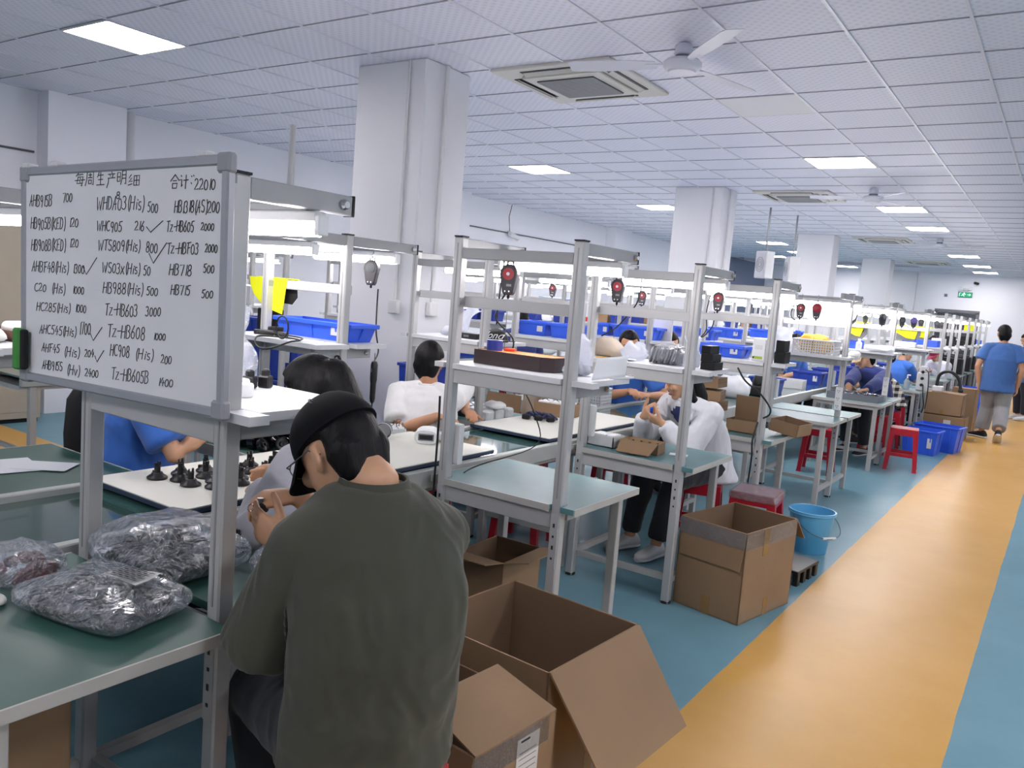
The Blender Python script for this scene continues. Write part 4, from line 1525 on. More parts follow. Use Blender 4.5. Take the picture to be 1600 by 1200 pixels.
wired_tray('white plastic tray with loose black wires left of the man in white', .15, .10, .035, (-3.02, 3.32, TZ), -.6, 7, 3)
t = thing('foam_wrapped_unit', 'small unit wrapped in white foam on the mat beside the man in white', 'product', (-2.62, 3.13, MZ), .62)
b = MB()
rings = []
for y_, k in ((-.075, .95), (-.06, 1.08), (-.02, 1.0), (.02, 1.06), (.06, .98), (.075, .7)):
    rings.append([V((.056 * k * math.copysign(abs(math.cos(a)) ** .7, math.cos(a)), y_, .036 + .036 * k * math.copysign(abs(math.sin(a)) ** .7, math.sin(a)))) for a in [2 * PI * i / 22 for i in range(22)]])
b.loft(rings)
b.obj('foam', mat('foam_white', (226, 228, 230), .8, bump=.5, bscale=50), t, smooth=60)
MB().box((0, -.078, .036), (.078, .006, .034), ch=.010).obj('opening', M_STEEL, t)
MB().box((0, -.0815, .036), (.066, .004, .022), ch=.006).obj('cavity', M_BLACK, t)
MB().lathe([(.006, 0), (.006, .004)], 12, M=Matrix.Translation((0, -.083, .036)) @ Matrix.Rotation(PI / 2, 4, 'X')).obj('button', M_RUB, t)
tag(bag_mesh(.09, .05, .05, 33, amp=.01, n=12).obj('foam_scrap', MATS['foam_white'], smooth=180), 'scrap of white foam behind the wrapped unit by the bench post', 'foam').location = (-2.56, 3.20, MZ)

# ------------------------------------------------------------------ shelf of the whiteboard bench
for i, (x_, y_, r) in enumerate(((-1.725, 1.315, .027), (-1.80, 1.36, .027), (-1.79, 1.295, .024))):
    o = tag(MB().lathe([(r * .9, 0), (r, .004), (r, .030), (r * .92, .034), (r * .6, .036)], 22).obj('bottle_lid', M_WHITE, smooth=35),
            ['white plastic cap nearest the shelf edge beside the whiteboard', 'white plastic cap behind the first, beside the whiteboard', 'small white plastic cap closest to the whiteboard frame'][i], 'cap')
    o.location = (x_, y_, SZ)
for i, (x_, y_) in enumerate(((-1.838, 1.475), (-1.842, 1.425))):
    t = thing('black_connector', ['black plastic connector right of its twin on the whiteboard shelf', 'black plastic connector half hidden by the whiteboard frame'][i], 'connector', (x_, y_, SZ), .4)
    MB().box((0, 0, .017), (.035, .03, .034), ch=.004).obj('housing', M_BLACK, t)
    MB().lathe([(.012, .034), (.012, .048), (.006, .052)], 12).obj('stud', M_BLACK, t)
t = thing('clear_bag', 'tall clear plastic bag standing on the shelf behind the whiteboard edge', 'bag', (-1.975, 1.45, SZ), .2)
tall_bag(.17, .09, .23, 41, amp=.018).obj('film', film('clear_bag_strong', base=.24, milky=.22, bscale=16), t, smooth=180)

# ------------------------------------------------------------------ far-side bench behind the whiteboard
tub('long blue tub on the shelf below the yellow cloth', .58, .19, .095, (-3.27, 2.998, SZ), 0.0)
t = thing('yellow_cloth', 'yellow cloth with black lining draped over the bar behind the whiteboard', 'cloth', (-3.55, 2.895, 1.54))


def draped(t, poly_f, poly_b, y_f, y_b, mf, mbk):
    for nm, poly, y_, m in (('front_layer', poly_f, y_f, mf), ('lining', poly_b, y_b, mbk)):
        b = MB()
        M = Matrix.Translation((0, y_, 0)) @ Matrix.Rotation(PI / 2, 4, 'X')
        b.prism(poly, -.0022, .0022, M)
        b.obj(nm, m, t)
    MB().box((0, (y_f + y_b) / 2, .005), (abs(poly_f[1][0] - poly_f[0][0]) * .96, abs(y_f - y_b) + .006, .006), ch=.002).obj('fold', mf, t)


draped(t, [(-.21, .004), (.10, .004), (.07, -.185), (-.08, -.155), (-.17, -.09), (-.20, -.04)], [(-.19, .004), (.13, .004), (.14, -.09), (.10, -.13), (-.15, -.12)], -.014, .026, M_YEL, M_BLACKM)
t = thing('black_case', 'black stepped case standing left of the coiled cable behind the whiteboard', 'case', (-3.72, 3.0, SZ), .1)
MB().box((0, 0, .06), (.16, .05, .12), ch=.005).obj('case_body', M_BLACKM, t)
MB().box((.115, 0, .034), (.07, .05, .068), ch=.005).obj('case_step', M_BLACKM, t)
t = thing('cable_coil', 'loose coil of black cable hanging over the shelf edge behind the whiteboard', 'cable', (-3.14, 2.60, SZ + .006))
MB().tube([(.13 * math.cos(a * PI / 14), .085 * math.sin(a * PI / 14) - .02, .004 - .05 * max(0, -math.sin(a * PI / 14)) ** 2) for a in range(28)], .0045, 7, closed=True).obj('loop', M_CABLE, t, smooth=60)
MB().tube([(-.03 + .045 * math.cos(a * PI / 10), .03, .055 + .055 * math.sin(a * PI / 10)) for a in range(20)], .004, 7, closed=True).obj('loop', M_CABLE, t, smooth=60)
MB().tube(spline([(.13, 0, .006), (.06, .08, .01), (-.10, .10, .012), (-.22, .12, .012), (-.26, .06, .012)], 5), .004, 7).obj('tail', M_CABLE, t, smooth=60)
t = thing('tool_adapter', 'black power adapters heaped beside the coiled cable', 'adapter', (-3.40, 2.73, SZ), .3)
for i, (x_, y_, z_, a) in enumerate(((0, 0, .015, .2), (.07, .02, .012, -.3), (-.06, .03, .012, .6), (.02, .04, .034, .9))):
    MB().box((x_, y_, z_), (.075, .035, .024), ch=.004, rz=a).obj('adapter_block', M_BLACK, t)
tag(MB().box((-3.09, 2.71, SZ + .002), (.16, .10, .003), rz=.2).obj('paper_sheet', M_PAPER), 'white note sheet on the shelf inside the cable coil', 'paper')
tag(MB().box((-2.98, 2.64, SZ + .0015), (.07, .05, .002), rz=.5).obj('paper_sheet', M_PAPER), 'small paper slip at the shelf edge right of the post', 'paper')
balancer('black balancer reel hanging behind the whiteboard, over the black screwdriver', (-3.06, 3.17, 1.612), .35, 1.0, face='dial', drop=.0)
cable('thin black lead running from the reel down past the shelf behind the whiteboard', [(-3.06, 3.165, 1.53), (-3.075, 3.18, 1.42), (-3.06, 3.17, 1.30), (-3.045, 3.18, 1.20), (-3.03, 3.14, 1.15)])
t = thing('electric_screwdriver', 'black electric screwdriver hanging below the shelf, before the near column', 'screwdriver', (-3.02, 3.13, .93))
MB().lathe([(.004, -.10), (.004, -.01), (.012, 0), (.015, .02), (.016, .10), (.019, .12), (.019, .20), (.015, .215), (.006, .22)], 16).obj('driver_body', M_BLACK, t, smooth=35)
MB().tube([(0, 0, .22), (0, 0, .262)], .0025, 6).obj('hanger', M_STEEL, t)
MB().box((.0, -.018, .17), (.006, .006, .02)).obj('trigger', M_STEEL, t)
t = thing('cable_bundle', 'black cable tied in a figure eight against the bench post', 'cable', (-2.96, 2.80, 1.10))
for s in (-1, 1):
    for k in range(3):
        MB().tube([((.022 + .004 * k) * math.sin(a * PI / 10) * (1 if s > 0 else .9), .004 * k, s * (.045 + .045 * math.cos(a * PI / 10 + PI))) for a in range(20)], .003, 6, closed=True).obj('loop', M_CABLE, t, smooth=60)
MB().box((0, .004, 0), (.022, .016, .010)).obj('tie', M_WHITE, t)
for i, (x_, y_, z_, w, lab) in enumerate(((-4.60, 3.90, 0, .46, 'lower big blue crate on the floor behind the whiteboard bench'), (-4.60, 3.90, .42, .46, 'middle big blue crate stacked behind the whiteboard bench'), (-4.60, 3.90, .84, .46, 'upper big blue crate stacked behind the whiteboard bench'))):
    tub(lab, w * 1.15, .45, .415, (x_, y_, z_), .15, M_BLUED, 'big blue crates stacked behind the whiteboard bench', 'storage_crate', 'crate')
# more goods further back left
tub('blue tub seen under the lamp of the second line behind the whiteboard', .5, .3, .14, (-5.38, 3.62, SZ), 0, M_BLUED)
carton('small_carton', 'small carton beside the blue tub of the second line', .10, .08, .10, (-5.02, 3.58, SZ), .1, tape=False)
t = thing('spray_bottle', 'red bottle on the second line shelf', 'bottle', (-5.06, 3.60, TZ), 0)
MB().lathe([(.03, 0), (.032, .01), (.032, .12), (.012, .15), (.012, .17)], 14).obj('bottle_body', M_RED, t, smooth=40)
MB().lathe([(.014, .17), (.014, .19)], 12).obj('bottle_cap', M_WHITE, t)
# left edge shelf
t = thing('brown_tray', 'brown tray on the shelf at the left picture edge', 'tray', (-3.22, 1.44, SZ), .05)
M_BROWN = mat('brown_tray', (104, 66, 54), .5)
MB().box((0, 0, .004), (.24, .14, .008)).obj('tray_floor', M_BROWN, t)
b = MB()
for s in (-1, 1):
    b.box((s * .117, 0, .02), (.006, .14, .04)); b.box((0, s * .067, .02), (.24, .006, .04))
b.obj('tray_wall', M_BROWN, t)
tag(bag_mesh(.14, .08, .05, 55, amp=.012, n=14).obj('tissue', MATS['tissue'], smooth=180), 'white crumpled wrap before the brown tray at the left picture edge', 'tissue').location = (-3.16, 1.32, SZ)
tag(bag_mesh(.12, .08, .06, 56, amp=.012, n=14).obj('tissue', MATS['tissue'], smooth=180), 'white crumpled wrap lying in the brown tray at the left picture edge', 'tissue').location = (-3.22, 1.44, SZ + .009)
# papers on the left green bench
for i, (x_, y_, a, w) in enumerate(((-3.37, 1.33, .3, .26), (-3.30, 1.46, -.2, .24), (-3.22, 1.55, .7, .2))):
    tag(MB().box((x_, y_, TZ + .0012 + .0022 * i), (w, w * .7, .0016), rz=a).obj('paper_sheet', M_PAPER), ['white sheet lowest of the papers on the left green bench', 'white sheet middle of the papers on the left green bench', 'white sheet uppermost of the papers on the left green bench'][i], 'paper')

# ------------------------------------------------------------------ bench A shelf
t = thing('parts_tray', 'long dark brown tray with orange inside on the shelf of the empty bench', 'tray', (-1.945, 2.925, SZ), -.02)
M_TRAYD = mat('tray_dark', (58, 44, 46), .35)
M_TRAYO = mat('tray_orange', (228, 128, 40), .5)
out = [(-.20, -.085), (.15, -.085), (.20, -.05), (.20, .085), (-.20, .085)]
inn = [(-.193, -.078), (.147, -.078), (.193, -.046), (.193, .078), (-.193, .078)]
b = MB()
for i in range(5):
    j = (i + 1) % 5
    vs = [(out[i][0], out[i][1], 0), (out[j][0], out[j][1], 0), (out[j][0], out[j][1], .062), (out[i][0], out[i][1], .062),
          (inn[i][0], inn[i][1], 0), (inn[j][0], inn[j][1], 0), (inn[j][0], inn[j][1], .062), (inn[i][0], inn[i][1], .062)]
    b.add(vs, [(0, 1, 2, 3), (5, 4, 7, 6), (3, 2, 6, 7), (1, 0, 4, 5)])
b.obj('tray_wall', M_TRAYD, t)
b = MB()
b.prism([(x_ * .998, y_ * .998) for x_, y_ in inn], .001, .060)
b.obj('orange_liner', M_TRAYO, t)
t = thing('tape_roll', 'blue tape roll resting on the long dark tray', 'tape', (-2.085, 2.91, SZ + .0605))
MB().lathe([(.022, 0), (.036, 0), (.036, .045), (.022, .045), (.022, 0)], 22).obj('tape', mat('blue_tape', (40, 58, 150), .3), t, smooth=35)
MB().lathe([(.019, .001), (.0215, .001), (.0215, .044), (.019, .044), (.019, .001)], 22).obj('core', M_CARDI, t, smooth=35)
tag(MB().box((-2.04, 2.965, SZ + .067), (.05, .03, .012), ch=.003, rz=.3).obj('orange_part', mat('red_orange', (226, 70, 40), .5)), 'small orange-red part in the long dark tray', 'part')
t = parts_bag('clear knotted bag of steel screws right of the long dark tray', .105, .085, .055, (-1.672, 2.93, SZ), .1, 61, n=60, pm=M_STEEL, sz=.010, name='bag_of_screws', film_mat=M_BAGW)
b = tall_bag(.11, .07, .125, 62, amp=.014)
o = b.obj('bag_top', M_BAGW, t, smooth=180)
o.location = (0.01, 0.01, .04)
tag(MB().box((-1.60, 3.0, SZ + .02), (.03, .05, .04), ch=.004).obj('brown_block', M_BROWN), 'small brown block right of the bag of screws', 'block')
# leaning paper at the right end of the shelf
b = MB()
for i in range(8):
    f = i / 7
    for j in range(2):
        b.v.append(V((-1.525 + .06 * f ** 2 * 0 + j * .045 * (1 - .2 * f), 2.80 + .20 * j + .03 * f, SZ + .002 + .085 * f + (.012 if j else 0))))
for i in range(7):
    b.f.append((2 * i, 2 * i + 1, 2 * i + 3, 2 * i + 2))
o = tag(b.obj('paper_sheet', M_PAPER, smooth=180), 'white sheet propped against the post of the empty bench', 'paper')
sm = o.modifiers.new('thick', 'SOLIDIFY'); sm.thickness = .0015
t = thing('white_pouch', 'white folded pouch lying flat at the shelf end of the empty bench', 'pouch', (-1.51, 3.03, SZ), 1.4)
MB().box((0, 0, .006), (.14, .03, .012), ch=.004).obj('pouch_body', M_PAPER, t)
MB().box((.055, 0, .0128), (.02, .026, .002)).obj('pouch_seal', M_STEEL, t)

balancer('black reel with red ring hanging over the empty bench, largest of the reels', (-2.055, 3.00, 1.622), .28, 1.02, drop=.35)
cable('black cable hanging from the lamp of the empty bench and looping to its shelf', [(-2.11, 2.975, 1.73), (-2.12, 2.975, 1.66), (-2.13, 2.975, 1.5), (-2.14, 2.985, 1.44), (-2.08, 3.04, 1.36), (-2.10, 3.05, 1.29), (-2.18, 3.05, 1.258)])
cable('second black cable from the red ringed reel, slanting behind the bar', [(-2.10, 2.98, 1.56), (-2.14, 2.99, 1.50), (-2.17, 3.03, 1.42)])
cable('long black cable taped down the left post of the empty bench', [(-2.205, 2.70, 1.10), (-2.206, 2.705, .98), (-2.207, 2.705, .70), (-2.207, 2.705, .40)], .005)
cable('thin black cable arching over the teal top of the empty bench', [(-2.12, 3.13, 1.20), (-2.10, 3.30, 1.0), (-2.13, 3.40, .82), (-2.17, 2.98, .765), (-2.15, 2.84, .752)], .003)

# ------------------------------------------------------------------ far-side bench with white boxes
def box_grid(x0, y0, nx, ny, dx, dy, z, w, d, h, lab, group, seed, rz=0.0):
    p = None
    r = random.Random(seed)
    for i in range(nx):
        for j in range(ny):
            if p is None:
                p = thing('white_gadget_box', lab, 'box', (0, 0, 0), 0, group)
                MB().box((0, 0, h / 2), (w, d, h), ch=.004).obj('box_body', M_WHITE, p)
                MB().tube(spline([(-w * .3, 0, h), (-.1 * w, .01, h + .012), (.2 * w, -.01, h + .012), (.35 * w, .01, h)], 4), .0018, 5).obj('wire', M_CABLE, p)
                o = p
            else:
                o = dup(p)
            c, s_ = math.cos(rz), math.sin(rz)
            o.location = (x0 + i * dx * c - j * dy * s_, y0 + i * dx * s_ + j * dy * c, z)
            o.rotation_euler = (0, 0, rz)


t = thing('black_carry_tray', 'black tray with a handle under the rows of small white boxes', 'tray', (-3.30, 4.26, TZ), 0)
MB().box((0, 0, .012), (.50, .30, .024), ch=.006).obj('tray_floor', M_BLACK, t)
MB().box((-.18, -.155, .03), (.12, .02, .06), ch=.006).obj('handle', M_BLACK, t)
b = MB()
for s in (-1, 1):
    b.box((s * .245, 0, .03), (.01, .30, .036)); b.box((0, s * .145, .03), (.48, .01, .036))
b.obj('tray_wall', M_BLACK, t)
box_grid(-3.475, 4.175, 5, 3, .086, .085, TZ + .0245, .08, .078, .04, 'small white plastic box with wires in the black tray', 'small white boxes in the black tray', 7)
t = carton('open_carton', 'low brown carton filled with small white boxes on the line table', .26, .18, .085, (-2.745, 4.60, MZ), .12, tape=False)
box_grid(-2.745 - .076 * .993 + .037 * .12, 4.60 - .076 * .12 - .037 * .993, 3, 2, .076, .074, MZ + .0075, .070, .066, .086, 'small white plastic box in the low brown carton', 'small white boxes in the brown carton', 8, .12)
for i, (x_, y_, z_, lab) in enumerate(((-2.975, 4.13, 0, 'white foam block nearest the camera in the row right of the black tray'), (-2.975, 4.24, 0, 'white foam block in the middle of the row right of the black tray'), (-2.975, 4.35, .001, 'white foam block farthest in the row right of the black tray'))):
    tag(MB().box((x_, y_, TZ + .035 + (.0 if i < 2 else .0)), (.06, .085, .07), ch=.012).obj('foam_block', MATS['foam_white']), lab, 'foam')
tag(bag_mesh(.14, .09, .05, 71, amp=.01, n=14).obj('foam_roll', MATS['foam_white'], smooth=180), 'white rolled foam on top of the foam blocks', 'foam').location = (-2.975, 4.20, TZ + .074)
t = thing('cable_heap', 'heap of dark blue cable ends on the second white mat', 'cable', (-2.72, 4.32, MZ), .3)
rnd = random.Random(12)
M_DBLUE = mat('dark_blue_part', (34, 40, 84), .5)
for i in range(9):
    x_, y_ = rnd.uniform(-.09, .10), rnd.uniform(-.04, .05)
    MB().tube(spline([(x_, y_, .010), (x_ + .03, y_ + .02, .035), (x_ + .06, y_ - .01, .03), (x_ + .08, y_ + .02, .010)], 4), .009, 7).obj('lead', M_DBLUE, t, smooth=50)
for i in range(3):
    MB().box((-.06 + .08 * i, -.05, .016), (.05, .03, .03), ch=.005, rz=.4 * i).obj('plug', M_BLACKM, t)
carton('carton', 'brown carton standing on the floor behind the rows of white boxes', .34, .30, .30, (-3.33, 4.72, 0.46), .0, {'y+': 0, 'y-': 0}, flap_len=.15, tape=False).location = (-3.43, 4.785, .0)
t = carton('tall_carton', 'tall brown carton behind the black tray of white boxes', .34, .30, .36, (-3.30, 4.80, 0.66), .0, {'y+': 100}, tape=False)
t.location = (-3.43, 4.785, .306)
t = thing('draped_jacket', 'beige jacket draped over a chair back beside the tall brown carton', 'jacket', (-2.93, 4.92, .46))
M_BEIGEC = mat('beige_cloth', (150, 134, 118), .9, bump=.2, bscale=8)
bag_mesh(.28, .26, .52, 83, amp=.035, pinch=.05).obj('jacket_body', M_BEIGEC, t, smooth=180)
MB().tube(spline([(.02, -.10, .44), (-.02, -.14, .34), (.02, -.15, .2), (-.01, -.145, .10)], 5), [.055] * 16, 10).obj('sleeve', M_BEIGEC, t, smooth=60)
t.location = (-3.075, 4.95, .4565)
t = stool('red plastic stool beside the tall brown carton carrying the beige jacket', (-3.075, 4.95, 0), .0)
tub('dark blue crate standing left of the tall brown carton', .18, .34, .34, (-3.755, 4.40, 0), .0, M_BLUED)
t = tub('second dark blue crate stacked left of the tall brown carton', .18, .34, .34, (-3.755, 4.40, .341), .0, M_BLUED)
t = tub('third dark blue crate stacked left of the tall brown carton', .18, .34, .34, (-3.755, 4.40, .682), .0, M_BLUED)
stool('red plastic stool under the assembly line, seen below the empty bench', (-2.70, 4.22, 0), .2)
# shelf goods of that bench: black cap with script, bag, black case
t = thing('baseball_cap', 'black cap with white script lying on the shelf behind the empty bench', 'cap', (-3.02, 4.22, SZ), .15)
b = MB().ball((0, 0, .0), (.085, .075, .085), 18)
for p in b.v:
    p.z = max(p.z, 0)
b.obj('crown', M_BLACKM, t, smooth=80)
b = MB()
rings = []
for i in range(9):
    a = -1.1 + 2.2 * i / 8
    rings.append([V((.07 * math.sin(a) * 1.0 + .06, -.06 * math.cos(a), .004 + .01 * math.cos(a))), V((.07 + .11 * math.sin(a), -.13 * math.cos(a), .012 + .02 * math.cos(a) * 0)),
                  V((.07 + .11 * math.sin(a), -.13 * math.cos(a), .016)), V((.07 * math.sin(a) + .06, -.06 * math.cos(a), .010 + .01 * math.cos(a)))])
b.loft(rings)
b.obj('brim', M_BLACKM, t, smooth=60)
fc = bpy.data.curves.new('script', 'FONT')
fc.body = 'Blond'; fc.size = .062; fc.extrude = .0008; fc.shear = .3; fc.align_x = 'CENTER'
fo = bpy.data.objects.new('cap_script', fc)
dg = bpy.context.evaluated_depsgraph_get()
COL.objects.link(fo)
dg.update()
me = bpy.data.meshes.new_from_object(fo.evaluated_get(bpy.context.evaluated_depsgraph_get()))
bpy.data.objects.remove(fo)
me.materials.clear(); me.materials.append(M_WHITE)
for v_ in me.vertices:
    p = v_.co
    q = V((p.x, p.y, p.z))
    yy = -math.sqrt(max(1e-5, 1 - min(.98, (q.x / .088) ** 2 + ((q.y + .02) / .09) ** 2))) * .078 - .002 - q.z
    v_.co = (q.x, yy, q.y + .022)
so = bpy.data.objects.new('script_lettering', me); COL.objects.link(so); so.parent = t
t = parts_bag('clear slanting bag of small grey parts on the shelf behind the empty bench', .13, .10, .06, (-3.40, 4.24, SZ), .3, 91, n=40, pm=M_STEEL, sz=.011, film_mat=M_BAGW)
b = tall_bag(.12, .07, .15, 92, amp=.014, lean=(.09, 0))
b.obj('bag_top', M_BAGW, t, smooth=180).location = (.05, .0, .035)
t = thing('power_supply', 'flat black power supply left of the black cap on the shelf', 'power supply', (-3.22, 4.19, SZ), .05)
MB().box((0, 0, .018), (.18, .08, .036), ch=.004).obj('supply_body', M_BLACK, t)
MB().box((.01, -.0405, .018), (.04, .002, .015)).obj('supply_label', M_STEEL, t)
# ------------------------------------------------------------------ bench of the woman in white: shelf
M_SACK = mat('sack_cloth', (178, 166, 152), .9, bump=.15, bscale=14)
t = thing('cloth_bag', 'beige cloth bag lying at the left of the shelf above the woman in white', 'bag', (-2.155, 4.14, SZ), .1)
b = bag_mesh(.21, .16, .105, 101, amp=.014, n=18, pinch=.55)
for p in b.v:
    p.z *= 1 - .55 * max(0, p.x / .105)
b.obj('bag_body', M_SACK, t, smooth=180)
for i, (x_, y_, a, m) in enumerate(((-2.10, 4.02, .3, 'kraft'), (-2.02, 4.05, -.2, 'w'), (-1.99, 4.0, .5, 'w'))):
    tag(MB().box((x_, y_, SZ + .0022 + .0032 * i), (.13, .06, .002), rz=a).obj('envelope', mat('kraft_yellow', (214, 178, 92), .8) if m == 'kraft' else M_PAPER),
        ['yellow envelope before the beige cloth bag', 'white envelope overlapping the yellow one', 'topmost white envelope beside the yellow one'][i], 'envelope')
t = thing('plastic_bag', 'crumpled translucent white plastic bag in the middle of the shelf above the woman in white', 'bag', (-1.985, 4.13, SZ), .4)
bag_mesh(.13, .12, .11, 103, amp=.045, n=18, pinch=.5).obj('film', M_BAGW, t, smooth=180)
t = thing('ridged_trays', 'stack of ridged grey trays in clear wrap on the shelf above the woman in white', 'tray stack', (-1.79, 4.14, SZ), .08)
M_RIDGE = mat('ridged_grey', (120, 122, 128), .4)
for i in range(9):
    MB().box((-.070 + .0165 * i, 0, .05), (.010, .15, .095), ch=.003, ry=.25).obj('tray_leaf', M_RIDGE if i % 2 else mat('ridged_dark', (74, 76, 82), .4), t)
bag_mesh(.185, .18, .115, 105, amp=.006, n=18, pinch=.3).obj('film', M_BAG, t, smooth=180)
t = thing('plastic_bag', 'small clear plastic bag right of the ridged grey trays', 'bag', (-1.655, 4.13, SZ), .1)
tall_bag(.09, .09, .15, 107).obj('film', M_BAGW, t, smooth=180)
for i, (z, w, lab) in enumerate(((0, .105, 'lowest black box in the stepped stack right of the post above the woman in white'), (.042, .09, 'middle black box in the stepped stack right of the post above the woman in white'), (.084, .07, 'top black box in the stepped stack right of the post above the woman in white'))):
    t = thing('black_box', lab, 'box', (-1.535 - .008 * i, 4.12, SZ + z), 0, 'stepped black boxes above the woman in white')
    MB().box((0, 0, .0205), (w * .72, .13, .041), ch=.002).obj('box_body', M_BLACKM, t)
    MB().box((0, 0, .0412), (w * .70, .126, .0006)).obj('box_lid', M_BLACK, t)
balancer('black reel with red ring hanging over the woman in white, second from the empty bench', (-2.155, 4.23, 1.625), .2, 1.0, drop=.30)
cable('black cable slanting from the reel above the woman in white to the bar', [(-2.02, 4.185, 1.73), (-2.03, 4.185, 1.58), (-2.12, 4.20, 1.46), (-2.18, 4.20, 1.40), (-2.24, 4.18, 1.36)])

# table of that bench
t = carton('white_carton', 'white open carton of small white boxes before the woman in white', .165, .14, .062, (-2.105, 4.10, TZ), .0, tape=False, outer=M_WHITED, inner=M_WHITED)
for i, (x_, y_) in enumerate(((-2.152, 4.10), (-2.105, 4.10), (-2.058, 4.10))):
    tag(MB().box((x_, y_, TZ + .038), (.042, .10, .060), ch=.003).obj('white_box', M_WHITE), ['left small white box in the white carton', 'middle small white box in the white carton', 'right small white box in the white carton'][i], 'box')
t = carton('small_carton', 'small open brown carton with its lid folded towards the aisle, before the woman in white', .22, .13, .062, (-1.885, 4.12, TZ), .12, {'y-': 207}, tape=False, flap_len=.115, inner=mat('carton_pale', (176, 146, 108), .8))
rnd = random.Random(31)
for i in range(7):
    tag(MB().ball((-1.955 + .024 * i, 4.118 + (-1) ** i * .024 + .003 * i, TZ + .033), (.012, .015, .022), 10).obj('blue_part', M_DBLUE, smooth=60),
        'dark blue moulded part lying in the small open brown carton', 'part', 'blue parts in the small open carton')
t = thing('paper_slip', 'white paper slip right of the small open carton', 'paper', (-1.70, 4.20, TZ), .3)
MB().box((0, 0, .003), (.10, .05, .006), ch=.001).obj('sheet', M_PAPER, t)
stool('red stool the woman in white sits on', (-1.99, 4.79, 0), .3)
stool('red stool with plastic wrapped seat right of the woman in white', (-1.62, 5.03, 0), .1, wrapped=True)

# far-side bench with the worker in blue polo: baskets, line rail goods
def basket(label, w, d, h, loc, rz=0.0, n=9, m=None):
    t = thing('plastic_basket', label, 'basket', loc, rz)
    m = m or M_BASKW
    MB().box((0, 0, .004), (w * .92, d * .92, .008)).obj('basket_floor', m, t)
    for s in (-1, 1):
        for ax in (0, 1):
            L = w if ax == 0 else d
            q = MB()
            M = Matrix.Rotation(0 if ax == 0 else PI / 2, 4, 'Z')
            off = (d if ax == 0 else w) / 2 * s
            k = max(4, int(L / .021))
            for i in range(k + 1):
                q.box((-L / 2 + L * i / k, off, h * .5), (.009, .005, h), M=M)
            r_ = max(3, int(h / .024))
            for j in range(r_ + 1):
                q.box((0, off, .004 + (h - .008) * j / r_), (L, .006, .008), M=M)
            q.obj('mesh_wall', m, t)
    r = MB()
    for s in (-1, 1):
        r.box((0, s * d / 2, h), (w + .014, .014, .016), ch=.004); r.box((s * w / 2, 0, h), (.014, d + .014, .016), ch=.004)
    r.obj('rim', m, t)
    return t


basket('white slotted basket left of its twin before the worker in blue polo', .22, .17, .13, (-3.29, 5.62, TZ), .0)
basket('white slotted basket right of its twin before the worker in blue polo', .22, .17, .13, (-3.03, 5.62, TZ), .0)
t = thing('clear_bag', 'clear bag standing in the white slotted basket before the worker in blue', 'bag', (-3.03, 5.62, TZ + .0095), .1)
tall_bag(.15, .11, .24, 111).obj('film', M_BAGW, t, smooth=180)
t = thing('red_basket', 'red shallow basket of black parts on the line beyond the worker in blue polo', 'basket', (-2.60, 6.55, LZ), .1)
MB().box((0, 0, .03), (.40, .30, .06), ch=.008).obj('basket_body', mat('coral_red', (214, 60, 72), .4), t)
for i in range(14):
    MB().lathe([(.012, 0), (.012, .012), (.004, .014), (.004, .035)], 8, c=(-.16 + .053 * (i % 7), -.06 + .12 * (i // 7), .06)).obj('black_part', M_BLACK, t)
MB().box((0, -.33, .03), (.42, .26, .055), ch=.01).obj('grey_box', M_STEEL, t)

# ------------------------------------------------------------------ bench of cartons
def slab_box(label, w, d, h, loc, rz, rx=0.0, ry=0.0):
    t = thing('flat_carton', label, 'cardboard box', loc, rz, 'flattened cartons piled on the bench')
    t.rotation_euler = (rx, ry, rz)
    MB().box((0, 0, h / 2), (w, d, h), ch=.002).obj('carton_body', M_CARD, t)
    MB().box((0, -d * .04, h + .0006), (w * .99, .003, .001)).obj('seam', M_CARDE, t)
    MB().box((w / 2 + .0006, 0, h * .5), (.001, d * .98, .004)).obj('fold_line', M_CARDI, t)
    return t


slab_box('lowest flat carton of the pile beside the woman in white', .24, .20, .12, (-2.06, 5.45, TZ), .12)
slab_box('second carton from the bottom of the pile beside the woman in white', .24, .20, .07, (-2.04, 5.44, TZ + .121), -.10)
slab_box('third carton from the bottom of the pile beside the woman in white', .24, .20, .07, (-2.05, 5.45, TZ + .192), .18)
slab_box('topmost tilted carton of the pile beside the woman in white', .24, .21, .07, (-2.06, 5.46, TZ + .275), .05, 0, -.06)
carton('open_carton', 'open brown carton with its lid standing up against the bench post', .22, .16, .085, (-1.755, 5.48, TZ), .0, {'y+': 70}, tape=False, flap_len=.17)
t = carton('tipped_carton', 'brown carton tipped over the right edge of the carton bench', .20, .26, .085, (-1.515, 5.70, TZ + .014), -.1, tape=False)
t.rotation_euler = (0, .13, -.1)
cable('black cable dropping from the shelf to the carton bench post', [(-1.76, 5.20, 1.20), (-1.70, 5.20, 1.12), (-1.60, 5.21, 1.05), (-1.53, 5.22, .97), (-1.53, 5.23, .92), (-1.57, 5.24, .89)], .006)
cable('black cable along the carton bench post to the floor', [(-1.60, 5.235, .86), (-1.607, 5.19, .74), (-1.60, 5.19, .63), (-1.61, 5.205, .45), (-1.62, 5.21, .2), (-1.64, 5.205, .012)], .006)
tub('shallow blue tub on the shelf above the carton bench', .32, .22, .085, (-1.955, 5.47, SZ), .02)
t = thing('screwdriver_controller', 'white controller box with green strip on the shelf right of the blue tub', 'controller', (-1.695, 5.45, SZ), 0)
MB().box((0, 0, .075), (.085, .14, .15), ch=.004).obj('controller_case', M_WHITE, t)
MB().box((.0, -.0705, .02), (.06, .002, .018)).obj('green_strip', mat('green_strip', (150, 176, 60), .5), t)
MB().box((-.03, -.0705, .02), (.012, .003, .012)).obj('knob', M_BLACK, t)
MB().box((0, -.0705, .09), (.05, .002, .03)).obj('panel', M_WHITED, t)
